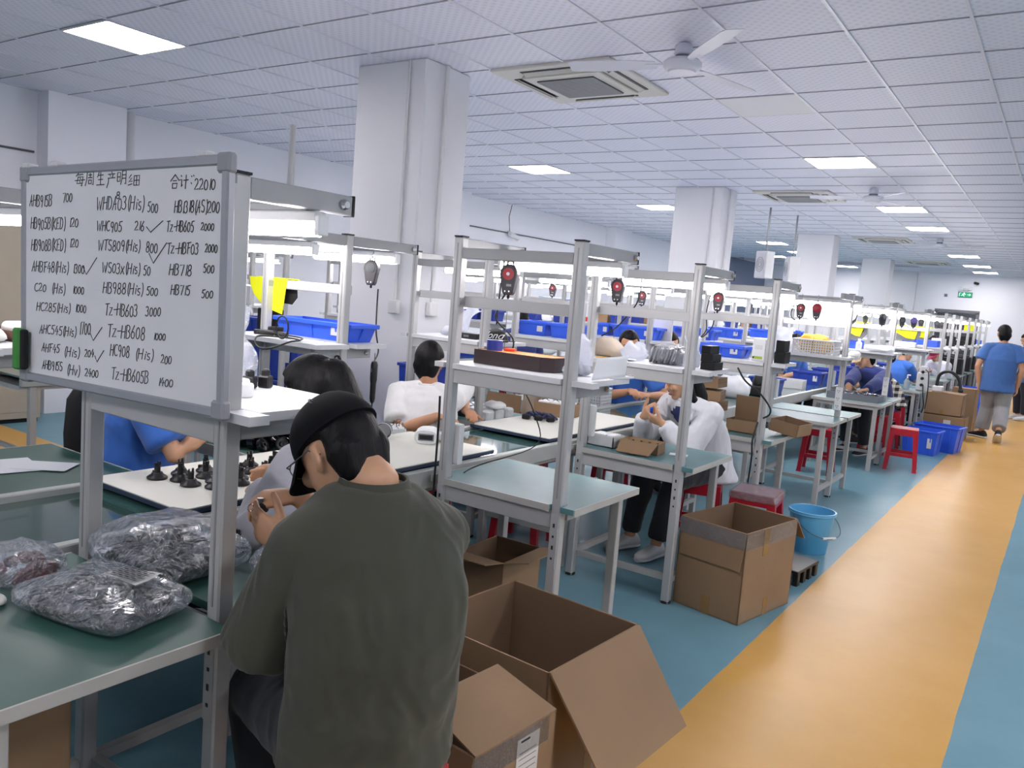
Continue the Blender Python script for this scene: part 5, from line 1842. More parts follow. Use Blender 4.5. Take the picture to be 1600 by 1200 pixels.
for i, (z, w, lab) in enumerate(((0, .07, 'lower black box at the shelf end above the carton bench'), (.075, .055, 'upper black box at the shelf end above the carton bench'))):
    MB_ = thing('black_box', lab, 'box', (-1.545 - .004 * i, 5.42, SZ + z), 0, 'black boxes above the carton bench')
    MB().box((0, 0, .037), (w, .12, .074), ch=.002).obj('box_body', M_BLACKM, MB_)
    MB().box((0, 0, .0743), (w * .96, .115, .0006)).obj('box_lid', M_BLACK, MB_)
balancer('black reel with red ring hanging above the shallow blue tub', (-2.05, 5.555, 1.62), .2, 1.0, drop=.25)
balancer('grey reel with yellow foot hanging right of the red ringed reel above the carton bench', (-3.05, 9.235, 1.605), .2, 1.0, face='dial', body=M_REELG, drop=.2)
cable('black cable slanting down behind the blue tub above the carton bench', [(-2.10, 5.50, 1.73), (-2.13, 5.50, 1.55), (-2.14, 5.56, 1.42), (-2.18, 5.55, 1.35)])
cable('second black cable from the reel above the blue tub', [(-2.075, 5.51, 1.55), (-2.10, 5.57, 1.45), (-2.16, 5.58, 1.37), (-2.2, 5.58, 1.352)])
t = thing('clear_bag', 'large clear plastic bag hanging behind the black boxes above the carton bench', 'bag', (-2.28, 7.02, SZ - .0), .2)
t.location = (-2.06, 7.23, SZ)
tall_bag(.15, .09, .20, 121).obj('film', M_BAGW, t, smooth=180)

# double bench: white perforated basket and gloves
basket('white perforated basket of yellow gloves on the shelf of the bare double bench', .34, .24, .12, (-1.82, 7.275 - .0, SZ), .02, 12).location = (-1.80, 7.30, SZ)
t = thing('work_gloves', 'yellow and grey work gloves heaped in the white perforated basket', 'gloves', (-1.80, 7.30, SZ + .010), 0)
bag_mesh(.28, .18, .16, 131, amp=.03, n=18, pinch=.4).obj('glove_heap', mat('glove_yellow', (206, 164, 62), .85, var=.35, vscale=16), t, smooth=180)
MB().ball((-.08, -.02, .13), (.05, .04, .03), 10).obj('bright_glove', M_YEL, t, smooth=60)
tag(bag_mesh(.10, .08, .05, 132, amp=.012, n=12).obj('tissue', MATS['tissue'], smooth=180), 'white tissue at the shelf end right of the white perforated basket', 'tissue').location = (-1.535, 7.55, SZ)
balancer('black reel with red ring hanging left of the red reel over the bare double bench', (-1.93, 7.21, 1.612), .2, .95, drop=.2)
balancer('reel with a full red cover hanging over the bare double bench', (-1.795, 7.21, 1.618), .2, 1.0, face='cap', drop=.25)
cable('black lead hanging beside the bare double bench reels', [(-2.0, 7.2, 1.66), (-2.02, 7.2, 1.60), (-2.01, 7.2, 1.55), (-1.98, 7.2, 1.53)], .006)
for i, (x_, z, y_, lab) in enumerate(((-1.62, 1.42, 7.60, 'clear plastic sheet hanging under the lamp of the bare double bench'),)):
    t = thing('plastic_sheet', lab, 'plastic sheet', (x_, y_ + .09, 1.56), 0)
    bag_mesh(.46, .03, .20, 133, amp=.012, n=16, pinch=.0).obj('film', M_BAGW, t, smooth=180).location = (-.2, 0, -.03)

# bench with the grey tray
t = thing('parts_tray', 'grey steel tray of shiny parts before the worker in the tan cap', 'tray', (-1.83, 9.31, .7185), .0)
MB().box((0, 0, .006), (.52, .30, .012)).obj('tray_floor', mat('tray_grey', (104, 108, 116), .4), t)
b = MB()
for s in (-1, 1):
    b.box((s * .257, 0, .035), (.008, .30, .07)); b.box((0, s * .147, .035), (.51, .008, .07))
b.obj('tray_wall', MATS['tray_grey'], t)
b = MB()
rnd = random.Random(77)
for i in range(60):
    lump(b, (rnd.uniform(-.22, .22), rnd.uniform(-.12, .12), rnd.uniform(.02, .085)), (.025, .014, .011), 900 + i, 8)
o = b.obj('shiny_parts', mat('shiny_parts', (132, 134, 142), .2, .7, var=.5, vscale=25), t, smooth=40); o['kind'] = 'stuff'
t = thing('yellow_cloth', 'yellow cloth with grey lining draped on the bar of the grey-tray bench', 'cloth', (-1.93, 9.67, 1.545))
draped(t, [(-.14, .004), (.05, .004), (.0, -.15), (-.05, -.145), (-.15, -.10)], [(-.13, .004), (.065, .004), (.07, -.12), (.0, -.20), (-.14, -.20)], -.016, .02, M_YEL, M_STEEL)
balancer('black reel with red ring left of the yellow cloth over the grey-tray bench', (-1.95, 9.39, 1.60), .2, .95, drop=.1)
balancer('dark reel with yellow rim hanging between the yellow cloths', (-1.83, 9.39, 1.585), .2, .7, face='dial', body=mat('reel_olive', (110, 108, 70), .5), drop=.1)
balancer('black reel hanging near the right post of the grey-tray bench', (-1.66, 9.39, 1.60), 1.0, .95, face='dial', drop=.1)
t = thing('white_bottle', 'white bottle on the shelf of the grey-tray bench', 'bottle', (-1.88, 9.42, SZ), 0)
MB().lathe([(.03, 0), (.032, .004), (.032, .08), (.014, .095), (.014, .115)], 16).obj('bottle_body', M_WHITE, t, smooth=40)
MB().lathe([(.017, .105), (.017, .125)], 12).obj('bottle_cap', M_WHITED, t)
tag(bag_mesh(.30, .16, .07, 141, amp=.02, n=16).obj('paper_heap', M_PAPER, smooth=180), 'crumpled white papers on the shelf beside the white bottle', 'papers').location = (-1.67, 9.44, SZ)
tag(MB().box((-1.98, 9.79, SZ + .05), (.14, .10, .10), ch=.006).obj('blue_box', M_BLUEB), 'small blue box on the shelf behind the yellow cloth', 'box')

# next benches: cloths, reels, goods
for (x_, y_, lab) in ((-1.82, 12.17, 'yellow cloth with grey lining second along the aisle, nearest the ponytailed woman'), (-1.90, 13.97, 'dull yellow cloth third along the aisle'),):
    t = thing('yellow_cloth', lab, 'cloth', (x_, y_, 1.545))
    draped(t, [(-.17, .004), (.13, .004), (.09, -.17), (-.02, -.16), (-.18, -.08)], [(-.14, .004), (.15, .004), (.15, -.12), (.06, -.20), (-.15, -.19)], -.016, .02, M_YEL, M_STEEL)
t = thing('yellow_cloth', 'small yellow cloth on the farthest bench frames', 'cloth', (-1.80, 19.86, 1.68))
draped(t, [(-.10, .004), (.10, .004), (.10, -.16), (-.10, -.16)], [(-.09, .004), (.09, .004), (.09, -.18), (-.09, -.18)], -.016, .02, M_YEL, M_STEEL)
t = balancer('purple covered reel hanging over the second yellow cloth', (-1.72, 11.89, 1.60), .2, 1.05, face='cap', drop=.1)
for c in t.children:
    for g_ in c.children:
        if g_.name.startswith('red_cover'):
            g_.data = g_.data.copy(); g_.data.materials.clear(); g_.data.materials.append(mat('purple_cover', (116, 100, 176), .5)); g_.name = 'purple_cover'
balancer('black reel left of the purple covered reel', (-1.86, 11.89, 1.595), .2, 1.0, face='dial', drop=.1)
cable('white hose looping over the second yellow cloth', [(-2.05, 11.95, 1.45), (-2.0, 11.95, 1.62), (-1.9, 11.95, 1.62), (-1.8, 11.95, 1.54), (-1.68, 11.95, 1.52)], .012, M_CABLEW)
tag(MB().box((-1.88, 12.32, SZ + .04), (.30, .14, .08), ch=.01).obj('white_box', M_WHITED), 'white box on the shelf under the second yellow cloth', 'box')
t = thing('pump_bottle', 'clear pump bottle of sanitiser on the bench beyond the tan-capped worker', 'bottle', (-1.69, 11.72, .7185), 0)
MB().lathe([(.035, 0), (.038, .01), (.038, .11), (.016, .135), (.016, .15)], 18).obj('bottle_body', mat('clear_bottle', (206, 216, 222), .12, trans=.6), t, smooth=40)
MB().tube([(0, 0, .15), (0, 0, .19), (.035, 0, .19)], .008, 8).obj('pump', M_WHITE, t)
t = thing('bench_machine', 'white bench machine with black knobs at the post beside the pump bottle', 'machine', (-1.52, 11.83, .7185), 0)
MB().box((0, 0, .12), (.14, .14, .24), ch=.012).obj('machine_body', M_WHITED, t)
MB().box((0, 0, .28), (.09, .09, .09), ch=.01).obj('machine_head', M_WHITED, t)
for k in range(3):
    MB().lathe([(.02, 0), (.02, .03), (.012, .036)], 14, M=Matrix.Translation((.0, -.071, .08 + .085 * k)) @ Matrix.Rotation(PI / 2, 4, 'X')).obj('knob', M_BLACK, t)
cable('bundle of black leads hanging from the white bench machine', [(-1.50, 11.74, .80), (-1.47, 11.60, .70), (-1.44, 11.58, .55), (-1.46, 11.62, .45)], .008)
cable('second black lead dropping from the white bench machine', [(-1.49, 11.74, 1.0), (-1.44, 11.66, .95), (-1.42, 11.63, .7), (-1.43, 11.64, .5)], .007)

# far shelves: generic goods, one thing each
rnd = random.Random(99)
far = []
for yb in (13.9, 14.9, 16.0, 17.4, 18.6, 19.8, 21.2):
    for i in range(2):
        x_ = -2.06 + .30 * i + rnd.uniform(-.04, .04)
        far.append((x_, yb + .17, rnd.choice(('b', 'w', 'd'))))
for i, (x_, y_, k_) in enumerate(far):
    h = rnd.uniform(.08, .17)
    m = {'b': M_BLUEB, 'w': M_WHITED, 'd': M_BLACKM}[k_]
    nm = {'b': 'blue', 'w': 'white', 'd': 'black'}[k_]
    t = thing('storage_box', nm + ' box on a far aisle-side shelf, ' + ORD[i] + ' of the row going away', 'box', (x_, y_, SZ), rnd.uniform(-.1, .1), 'boxes on the far aisle-side shelves')
    MB().box((0, 0, h / 2), (.20, .18, h), ch=.006).obj('box_body', m, t)
    MB().box((0, 0, h + .001), (.19, .17, .002)).obj('box_lid', m, t)
for i, (x_, y_) in enumerate(((-1.95, 14.18), (-1.85, 15.18), (-1.9, 16.29), (-1.86, 17.68), (-1.9, 18.9))):
    balancer('dark reel over a far aisle-side bench, ' + ORD[i] + ' one beyond the purple reel', (x_, y_, 1.60), .2, 1.0, face='dial', drop=.1)
for i, (x_, y_) in enumerate(((-1.82, 16.98), (-1.80, 18.27), (-1.82, 19.47))):
    t = thing('black_curtain', 'black rack cover below the far shelves, ' + ORD[i] + ' from the stacked cartons', 'rack', (x_, y_, 0), 0)
    MB().box((0, 0, .62), (.50, .34, .80), ch=.02).obj('cover', M_BLACKM, t)
    for s in (-1, 1):
        for q in (-1, 1):
            MB().box((s * .22, q * .14, .11), (.03, .03, .22)).obj('leg', M_STEEL, t)

# far-side shelf goods of the first line
tubs = [(-3.18, 5.46, .30, .2, 'blue tub on the far-side shelf behind the beige cloth bag'), (-3.50, 5.46, .26, .2, 'blue tub left of another on the far-side shelf behind the beige cloth bag'),
        (-3.20, 6.66, .44, .2, 'long blue tub on the far-side shelf seen between the hanging reels'), (-3.54, 6.66, .18, .2, 'narrow blue tub beside the long blue tub on the far-side shelf'),
        (-3.10, 7.9, .34, .22, 'blue tub on the far-side shelf behind the carton bench'), (-3.48, 7.9, .30, .22, 'blue tub left on the far-side shelf behind the carton bench'),
        (-3.25, 9.15, .4, .22, 'blue tub on the far-side shelf behind the white controller box'), (-3.2, 10.4, .4, .22, 'blue tub on the far-side shelf behind the perforated basket'), (-3.3, 11.7, .4, .22, 'blue tub on the far-side shelf behind the tan-capped worker')]
for x_, y_, w, d, lab in tubs:
    tub(lab, w, d, .11, (x_, y_, SZ), 0, group='blue tubs on the far-side shelves')
tag(MB().box((-3.05, 6.79, SZ + .18), (.24, .03, .21), ch=.004).obj('display_board', M_WHITED), 'pale panel standing in the long blue tub', 'panel').location = (0, 0, -.075)
for i, (x_, y_, f, lab) in enumerate(((-3.02, 5.535, 'ring', 'small black reel with red ring left of the one over the woman in white'), (-3.20, 6.735, 'ring', 'small black reel with red ring right of the one over the woman in white'),
                                      (-3.40, 5.53, 'ring', 'tiny black reel with red ring half hidden behind the post over the woman in white'), (-3.2, 8.0, 'dial', 'distant black reel over the far-side benches'), (-3.1, 10.49, 'ring', 'distant red ringed reel behind the bare double bench'))):
    balancer(lab, (x_, y_, 1.61), .25, 1.0 if i != 2 else .75, face=f, drop=.15)
# goods on the second line, each its own thing
rnd = random.Random(5)
goods = []
k = 0
for i, yb in enumerate((5.2, 6.9, 8.4, 9.9, 11.4, 12.9, 14.4, 15.9)):
    for j in range(3):
        x_ = -5.58 + .22 * j
        kind = rnd.choice(('tub', 'carton', 'white', 'orange', 'bag', 'tub'))
        goods.append((x_, yb + .18, kind, i, j))
seen = {}
for (x_, y_, kind, i, j) in goods:
    lab_pos = ' on the second-line shelf, bench ' + ORD[i + 1] + ' from the camera, ' + ('left', 'middle', 'right')[j]
    if kind == 'tub':
        tub('blue tub' + lab_pos, .19, .2, rnd.uniform(.08, .13), (x_, y_, SZ), 0, M_BLUED, tag_white=False, group='goods on the second-line shelves')
    elif kind == 'carton':
        carton('small_carton', 'brown carton' + lab_pos, .17, .16, rnd.uniform(.09, .15), (x_, y_, SZ), rnd.uniform(-.1, .1), tape=False, group='goods on the second-line shelves')
    elif kind == 'bag':
        tag(bag_mesh(.17, .14, rnd.uniform(.07, .11), 200 + i * 3 + j, amp=.016, n=12).obj('white_bag', M_PAPER, smooth=180), 'white bag' + lab_pos, 'bag', 'goods on the second-line shelves').location = (x_, y_, SZ)
    else:
        t = thing('storage_box', ('white' if kind == 'white' else 'orange-red') + ' box' + lab_pos, 'box', (x_, y_, SZ), 0, 'goods on the second-line shelves')
        h = rnd.uniform(.05, .12)
        MB().box((0, 0, h / 2), (.16, .15, h), ch=.006).obj('box_body', M_WHITED if kind == 'white' else mat('red_orange', (226, 70, 40), .5), t)
        MB().box((0, 0, h + .001), (.15, .14, .002)).obj('box_lid', M_WHITE, t)
# line 2 table goods
for i, (y_, kind) in enumerate(((5.0, 'w'), (6.4, 'w'), (8.0, 'b'), (9.6, 'w'), (11.0, 'b'), (12.6, 'w'))):
    if kind == 'w':
        tag(bag_mesh(.42, .30, .16, 300 + i, amp=.03, n=16).obj('white_bag', M_PAPER, smooth=180), 'heap of white bags on the second assembly line, ' + ORD[i] + ' heap going away', 'bag', 'heaps on the second line').location = (-6.06, y_, LZ)
    else:
        tub('blue tub standing on the second assembly line, ' + ORD[i] + ' item going away', .45, .34, .2, (-6.06, y_, LZ), .1, M_BLUED)
tag(MB().box((-5.05, 8.95, 1.40), (.55, .03, .30), ch=.006).obj('grey_board', mat('grey_board', (96, 112, 138), .6)), 'grey-blue board standing on the second-line shelf behind the red reel', 'board').location = (-.30, -.22, 0)
# first line table goods beyond the woman in white
tag(bag_mesh(.34, .26, .20, 401, amp=.035, n=18).obj('white_bag', M_PAPER, smooth=180), 'heap of white cloth and bags on the line behind the carton pile', 'bag').location = (-2.58, 7.55, LZ)
tag(bag_mesh(.26, .2, .14, 402, amp=.03, n=16).obj('white_bag', M_PAPER, smooth=180), 'upper heap of white cloth on the line behind the carton pile', 'bag').location = (-2.60, 7.62, LZ + .205)
t = thing('black_machine', 'black bench fixture beside the white cloth heap on the line', 'fixture', (-2.50, 8.05, LZ), .2)
MB().box((0, 0, .05), (.24, .2, .10), ch=.01).obj('fixture_base', M_BLACK, t)
MB().lathe([(.05, .10), (.06, .14), (.04, .2)], 14).obj('fixture_head', M_BLACK, t, smooth=40)
tub('dark blue tub on the line between the carton bench and the double bench', .30, .24, .16, (-2.55, 8.5, LZ), 0, M_BLUED)
carton('white_carton', 'white open carton of black parts on the line behind the bare double bench', .36, .26, .10, (-2.58, 9.4, LZ), .1, tape=False, outer=M_WHITED, inner=M_WHITED)
for i, y_ in enumerate((10.3, 11.2, 12.3, 13.4, 14.6)):
    tub('blue tub on the line further back, ' + ORD[i] + ' beyond the white carton', .34, .28, .16, (-2.58, y_, LZ), .05 * i, M_BLUED, group='blue tubs on the far end of the line')

# ------------------------------------------------------------------ floor: cartons, bins, bucket
carton('carton', 'large open brown carton, flap hanging towards the aisle, right of the man in green', .565, .545, .44, (-1.420, 2.318, 0), -.065, {'x+': 232}, flap_len=.36, th=.007)
carton('carton', 'open brown carton with a shipping label, nearest the camera behind the man in green', .46, .36, .37, (-1.335, 1.815, 0), -.08, {'x+': 16, 'y-': 264}, flap_len=.23, th=.006)
c3 = [o for o in bpy.data.objects if o.get('label', '').startswith('open brown carton with a shipping label')][0]
bd = [c for c in c3.children if c.name.startswith('carton_body')][0]
lb = MB().box((.2312, .05, .27), (.0012, .10, .15)).obj('shipping_label', M_LABEL, bd)
q = MB()
for k in range(6):
    q.box((.2322, .05, .21 + .018 * k), (.0006, .078, .0012))
q.box((.2322, .035, .335), (.0006, .040, .006))
q.obj('label_print', M_INK, lb)
MB().box((.2315, -.02, .33), (.0014, .33, .075)).obj('clear_tape', M_CLTAPE, bd)
q = MB()
for k in range(5):
    q.box((.2314, .0 + .022 * k, .12), (.0008, .010, .005 if k % 2 else .016))
q.obj('printed_mark', M_INK, bd)
carton('carton', 'open brown carton under the empty bench, showing beside the shoulder of the man in green', .25, .32, .40, (-2.02, 2.985, 0), .03, {'x+': 168, 'y-': 172}, flap_len=.12, tape=False)
c2 = carton('carton', 'large taped brown carton standing open at the aisle beside the blue bucket', .388, .538, .475, (-1.325, 4.225, 0), -.19, {'y-': 268, 'y+': 222}, flap_len=.20, th=.006)
bd = [c for c in c2.children if c.name.startswith('carton_body')][0]
q = MB()
q.box((0, -.2755, .43), (.385, .0012, .085)); q.box((.1955, 0, .43), (.0012, .535, .085))
q.obj('clear_tape', M_CLTAPE, bd)
q = MB()
q.box((.1953, -.06, .40), (.001, .06, .14))
q.obj('packing_tape', M_TAPE, bd)
t = thing('black_scrap', 'black scrap parts lying inside the large taped carton', 'scrap', (-1.325, 4.225, .0085), -.19)
bag_mesh(.24, .36, .33, 501, amp=.02, n=18).obj('scrap_heap', M_BLACKM, t, smooth=180)
t = thing('bucket', 'light blue plastic bucket with wire handle on the floor by the aisle', 'bucket', (-1.275, 5.60, 0), .9)
M_BUCK = mat('bucket_blue', (92, 172, 216), .3)
MB().lathe([(.0, .004), (.112, .0), (.116, .004), (.145, .262), (.154, .266), (.154, .280), (.143, .280), (.140, .262), (.110, .010), (.0, .010)], 36).obj('bucket_body', M_BUCK, t, smooth=40)
MB().tube([(.152 * math.cos(a), .152 * math.sin(a), .262) for a in [2 * PI * i / 36 for i in range(36)]], .004, 6, closed=True).obj('rim', M_BUCK, t, smooth=60)
MB().tube(spline([(-.153, 0, .250), (-.15, -.09, .20), (-.10, -.17, .155), (0, -.20, .135), (.10, -.17, .155), (.15, -.09, .20), (.153, 0, .250)], 6), .0028, 6).obj('handle', M_STEEL, t, smooth=60)
MB().tube([(-.05, -.194, .14), (.05, -.194, .14)], .008, 10).obj('grip', M_WHITE, t, smooth=60)
t = thing('plastic_pallet', 'small black plastic pallet on the floor between the taped carton and the bucket', 'pallet', (-1.20, 4.93, 0), -.1)
MB().box((0, 0, .085), (.20, .34, .018), ch=.003).obj('deck', M_BLACK, t)
for i in range(2):
    for j in range(4):
        MB().box((-.08 + .16 * i, -.14 + .095 * j, .038), (.035, .04, .076), ch=.004).obj('block', M_BLACK, t)
stool('red stool under the bare double bench, between the table legs', (-1.97, 8.56, 0), .1)
stool('red stool standing free in front of the blue bins', (-1.345, 9.62, 0), .12)
stool('red stool of the tan-capped worker', (-1.98, 10.42, 0), .1)
stool('red stool behind the tan-capped worker, by the plaid shirt', (-1.98, 11.25, 0), .1)
tub('deep blue bin nearer the aisle bench, behind the free red stool', .40, .34, .30, (-1.345, 11.12, 0), -.10, M_BLUEB, name='storage_bin', cat='bin')
tub('deep blue bin nearest the orange aisle, beside another blue bin', .52, .36, .33, (-1.22, 11.62, 0), -.15, M_BLUEB, name='storage_bin', cat='bin', tag_white=False)
t = carton('carton', 'lower closed brown carton with a white label in the stack by the aisle', .56, .52, .33, (-1.33, 13.05, 0), -.0, {'x+': 0, 'x-': 0}, flap_len=.28)
bd = t.children[0]
MB().box((.06, -.2612, .20), (.09, .0012, .16)).obj('white_label', M_LABEL, bd)
carton('carton', 'upper closed brown carton in the stack by the aisle', .50, .44, .30, (-1.36, 13.05, .343), .0, {'x+': 2, 'x-': 2}, flap_len=.25)
t = thing('gooseneck_arm', 'black gooseneck hose arching over the stacked cartons', 'hose', (-1.36, 12.98, .652), 0)
MB().box((-.1, 0, .04), (.14, .12, .08), ch=.01).obj('base_box', M_WHITED, t)
MB().tube(spline([(-.12, 0, .08), (-.10, 0, .24), (.02, -.02, .30), (.14, -.03, .22), (.19, -.03, .06)], 6), .022, 10).obj('hose', M_BLACK, t, smooth=60)
MB().box((.19, -.03, .045), (.06, .05, .05), ch=.008).obj('nozzle', M_BLACK, t)
carton('carton', 'brown carton behind the stacked cartons, below the black rack', .42, .40, .30, (-1.30, 14.95, .0), .0, {'x+': 0, 'x-': 0}, flap_len=.21)
carton('tall_carton', 'tall grey-brown carton standing upright beside the walking man', .33, .26, .66, (-1.225, 14.35, 0), -.1, {'x+': 0, 'x-': 0}, flap_len=.165)
tub('blue bin on the floor behind the tall grey-brown carton', .42, .4, .55, (-1.27, 16.6, 0), .1, M_BLUEB, name='storage_bin', cat='bin')
# black chair at the left
t = thing('office_chair', 'black padded chair behind the worker in blue at the left', 'chair', (-3.33, 1.965, 0), -1.57)
MB().box((0, 0, .45), (.42, .42, .07), ch=.03).obj('seat', M_BLACKM, t, smooth=60)
b = MB()
rings = []
for z, w, y_ in ((.52, .30, -.20), (.60, .35, -.215), (.80, .36, -.225), (.95, .33, -.23), (1.0, .26, -.23)):
    rings.append([V((w / 2 * math.copysign(abs(math.cos(a)) ** .6, math.cos(a)), y_ + .035 * math.copysign(abs(math.sin(a)) ** .6, math.sin(a)), z)) for a in [2 * PI * i / 18 for i in range(18)]])
b.loft(rings)
b.obj('backrest', M_BLACKM, t, smooth=60)
MB().box((0, -.22, .52), (.06, .03, .14)).obj('back_support', M_STEEL, t)
MB().tube([(0, 0, .10), (0, 0, .42)], .028, 12).obj('gas_post', M_STEEL, t)
for k in range(5):
    a = 2 * PI * k / 5
    ar = MB().bar((.03 * math.cos(a), .03 * math.sin(a), .10), (.26 * math.cos(a), .26 * math.sin(a), .065), .045, .03, ch=.006).obj('base_arm', M_BLACK, t)
    MB().lathe([(.025, -.012), (.025, .012)], 12, M=Matrix.Translation((.26 * math.cos(a), .26 * math.sin(a), .025)) @ Matrix.Rotation(a, 4, 'Z') @ Matrix.Rotation(PI / 2, 4, 'X')).obj('castor', M_RUB, ar)
# vertical service pole
t = thing('service_pole', 'slim grey service pole rising above the far bench frames before the left wall', 'pole', (-4.35, 3.62, 0), 0)
MB().tube([(0, 0, 0), (0, 0, 2.54)], .022, 10).obj('pole_tube', M_ALU, t, smooth=60)
MB().lathe([(.06, 0), (.06, .008), (.024, .02)], 16).obj('foot_plate', M_STEEL, t)
# ------------------------------------------------------------------ people
def unit(v):
    return V(v).normalized()


def solid(b, name, m, parent, voxel=.008, smooth=4, fold=0.0, fscale=(10, 10, 6), seed=0, org=None, grow=0.0):
    """fuse overlapping closed pieces into one continuous skin"""
    me = b.mesh(name + '_raw', None)
    ob = bpy.data.objects.new(name + '_raw', me)
    COL.objects.link(ob)
    r = ob.modifiers.new('fuse', 'REMESH')
    r.mode = 'VOXEL'
    r.voxel_size = voxel
    s = ob.modifiers.new('soft', 'SMOOTH')
    s.factor = .5
    s.iterations = smooth
    dg = bpy.context.evaluated_depsgraph_get()
    out = bpy.data.meshes.new_from_object(ob.evaluated_get(dg))
    bpy.data.objects.remove(ob)
    bpy.data.meshes.remove(me)
    out.name = name
    if grow:
        nr = [v.normal.copy() for v in out.vertices]
        for v, n in zip(out.vertices, nr):
            v.co = v.co + n * grow
        out.update()
    if fold:
        off = V((seed * 3.7, seed * 1.3, seed * 2.1))
        F = V(fscale)
        nr = [v.normal.copy() for v in out.vertices]
        for v, n in zip(out.vertices, nr):
            p = v.co
            q = V((p.x * F.x, p.y * F.y, p.z * F.z)) + off
            w = noise.noise_vector(q * .6) * .8
            d = noise.noise(q + w) * .8 + (1 - abs(noise.noise(q * 1.7 + w * 2))) * .55 - .35
            v.co = p + n * d * fold
    out.materials.clear()
    out.materials.append(m)
    for p in out.polygons:
        p.use_smooth = True
    o = bpy.data.objects.new(name, out)
    COL.objects.link(o)
    if parent is not None:
        o.parent = parent
        if org is not None:
            out.transform(Matrix.Translation(-V(org)))
    return o


def ell(c, r, f, rx, ry, n=20):
    return [c + r * (rx * math.cos(2 * PI * j / n)) + f * (ry * math.sin(2 * PI * j / n)) for j in range(n)]


def limb(b, pts, rad, n=14, balls=True):
    b.tube(pts, rad, n)
    if balls:
        for p, r in zip(pts, rad):
            b.ball(p, r * .99, 12)


def ik(a, c, l1, l2, pole):
    d = c - a
    L = min(d.length, (l1 + l2) * .998)
    d = d.normalized()
    x = (l1 * l1 - l2 * l2 + L * L) / (2 * L)
    h = math.sqrt(max(0, l1 * l1 - x * x))
    p = V(pole)
    p = (p - d * p.dot(d)).normalized()
    return a + d * x + p * h, a + d * L


def hand(b, W, d, n, w, s=1.0, curl=(.5, .6, .5), spread=.0, thumb=(.55, .65, .35), kscale=1.0):
    d = unit(d)
    n = (n - d * n.dot(d)).normalized()
    w = (w - d * w.dot(d) - n * w.dot(n)).normalized()
    rings = []
    for t, hw, ht in ((-.012, .024, .019), (.0, .026, .018), (.03, .034, .017), (.06, .040, .015), (.085, .041, .012), (.092, .036, .008)):
        rings.append(ell(W + d * t * s, w, n, hw * s, ht * s, 16))
    b.loft(rings)
    for k, (ow, ln, rr) in enumerate(((.030, .072, .0090), (.0105, .080, .0092), (-.0095, .075, .0088), (-.0285, .058, .0078))):
        p = W + d * (.084 - .004 * abs(k - 1)) * s + w * ow * s
        ang = 0.0
        pts = [p - d * .012 * s, p]
        for c, fr in zip(curl, (.45, .31, .24)):
            ang += c * (1 + .10 * (k - 1.5)) * kscale
            dd = d * math.cos(ang) + n * math.sin(ang) + w * spread * (1.5 - k) * .3
            p = p + unit(dd) * ln * fr * s
            pts.append(p)
        rad = [rr * s, rr * s, rr * .96 * s, rr * .88 * s, rr * .74 * s]
        limb(b, pts, rad, 10)
    p = W + d * .022 * s + w * .024 * s + n * .006 * s
    td = unit(d * thumb[0] + w * thumb[1] + n * thumb[2])
    pts = [p, p + td * .042 * s]
    td2 = unit(td + d * .35 + n * .15)
    pts.append(pts[-1] + td2 * .032 * s)
    pts.append(pts[-1] + unit(td2 + d * .2) * .024 * s)
    limb(b, pts, [.0135 * s, .0118 * s, .0102 * s, .0082 * s], 10)


def head_mesh(b, H, r, f, u, s=1.0):
    L = lambda x, y, z: H + (r * x + f * y + u * z) * s
    rings = []
    for z, w, fr, bk in ((-.122, .012, .070, -.045), (-.114, .030, .082, -.01), (-.098, .045, .090, .030), (-.072, .058, .090, .058), (-.045, .066, .090, .078),
                         (-.015, .071, .091, .090), (.015, .075, .092, .096), (.045, .076, .091, .098), (.072, .070, .080, .092), (.094, .056, .062, .074), (.108, .038, .040, .050), (.116, .014, .014, .020)):
        ring = []
        for j in range(22):
            a = 2 * PI * j / 22
            sx = math.copysign(abs(math.cos(a)) ** .9, math.cos(a))
            sy = math.sin(a)
            ring.append(L(w * sx, (fr if sy > 0 else bk) * sy, z))
        rings.append(ring)
    b.loft(rings)
    limb(b, [L(0, .086, .022), L(0, .097, .0), L(0, .108, -.022)], [.009 * s, .010 * s, .0125 * s], 10)
    for sx in (-1, 1):
        b.ball(L(sx * .012, .096, -.026), .0085 * s, 8)
        rings = []
        T = Matrix((r, f, u)).transposed().to_4x4()
        b.ball(L(sx * .079, -.012, -.008), (.008 * s, .019 * s, .031 * s), 12, M=T @ Matrix.Rotation(sx * .35, 4, 'Z') @ Matrix.Rotation(-.15, 4, 'X'))
        b.ball(L(sx * .076, -.004, -.032), (.007 * s, .010 * s, .012 * s), 8, M=T)
        b.ball(L(sx * .035, .078, -.028), (.024 * s, .018 * s, .022 * s), 10, M=T)
        b.ball(L(sx * .034, .084, .030), (.026 * s, .010 * s, .010 * s), 8, M=T)
    b.ball(L(0, .088, -.066), (.024 * s, .011 * s, .010 * s), 10, M=Matrix((r, f, u)).transposed().to_4x4())
    b.ball(L(0, .080, -.100), (.022 * s, .014 * s, .014 * s), 10, M=Matrix((r, f, u)).transposed().to_4x4())


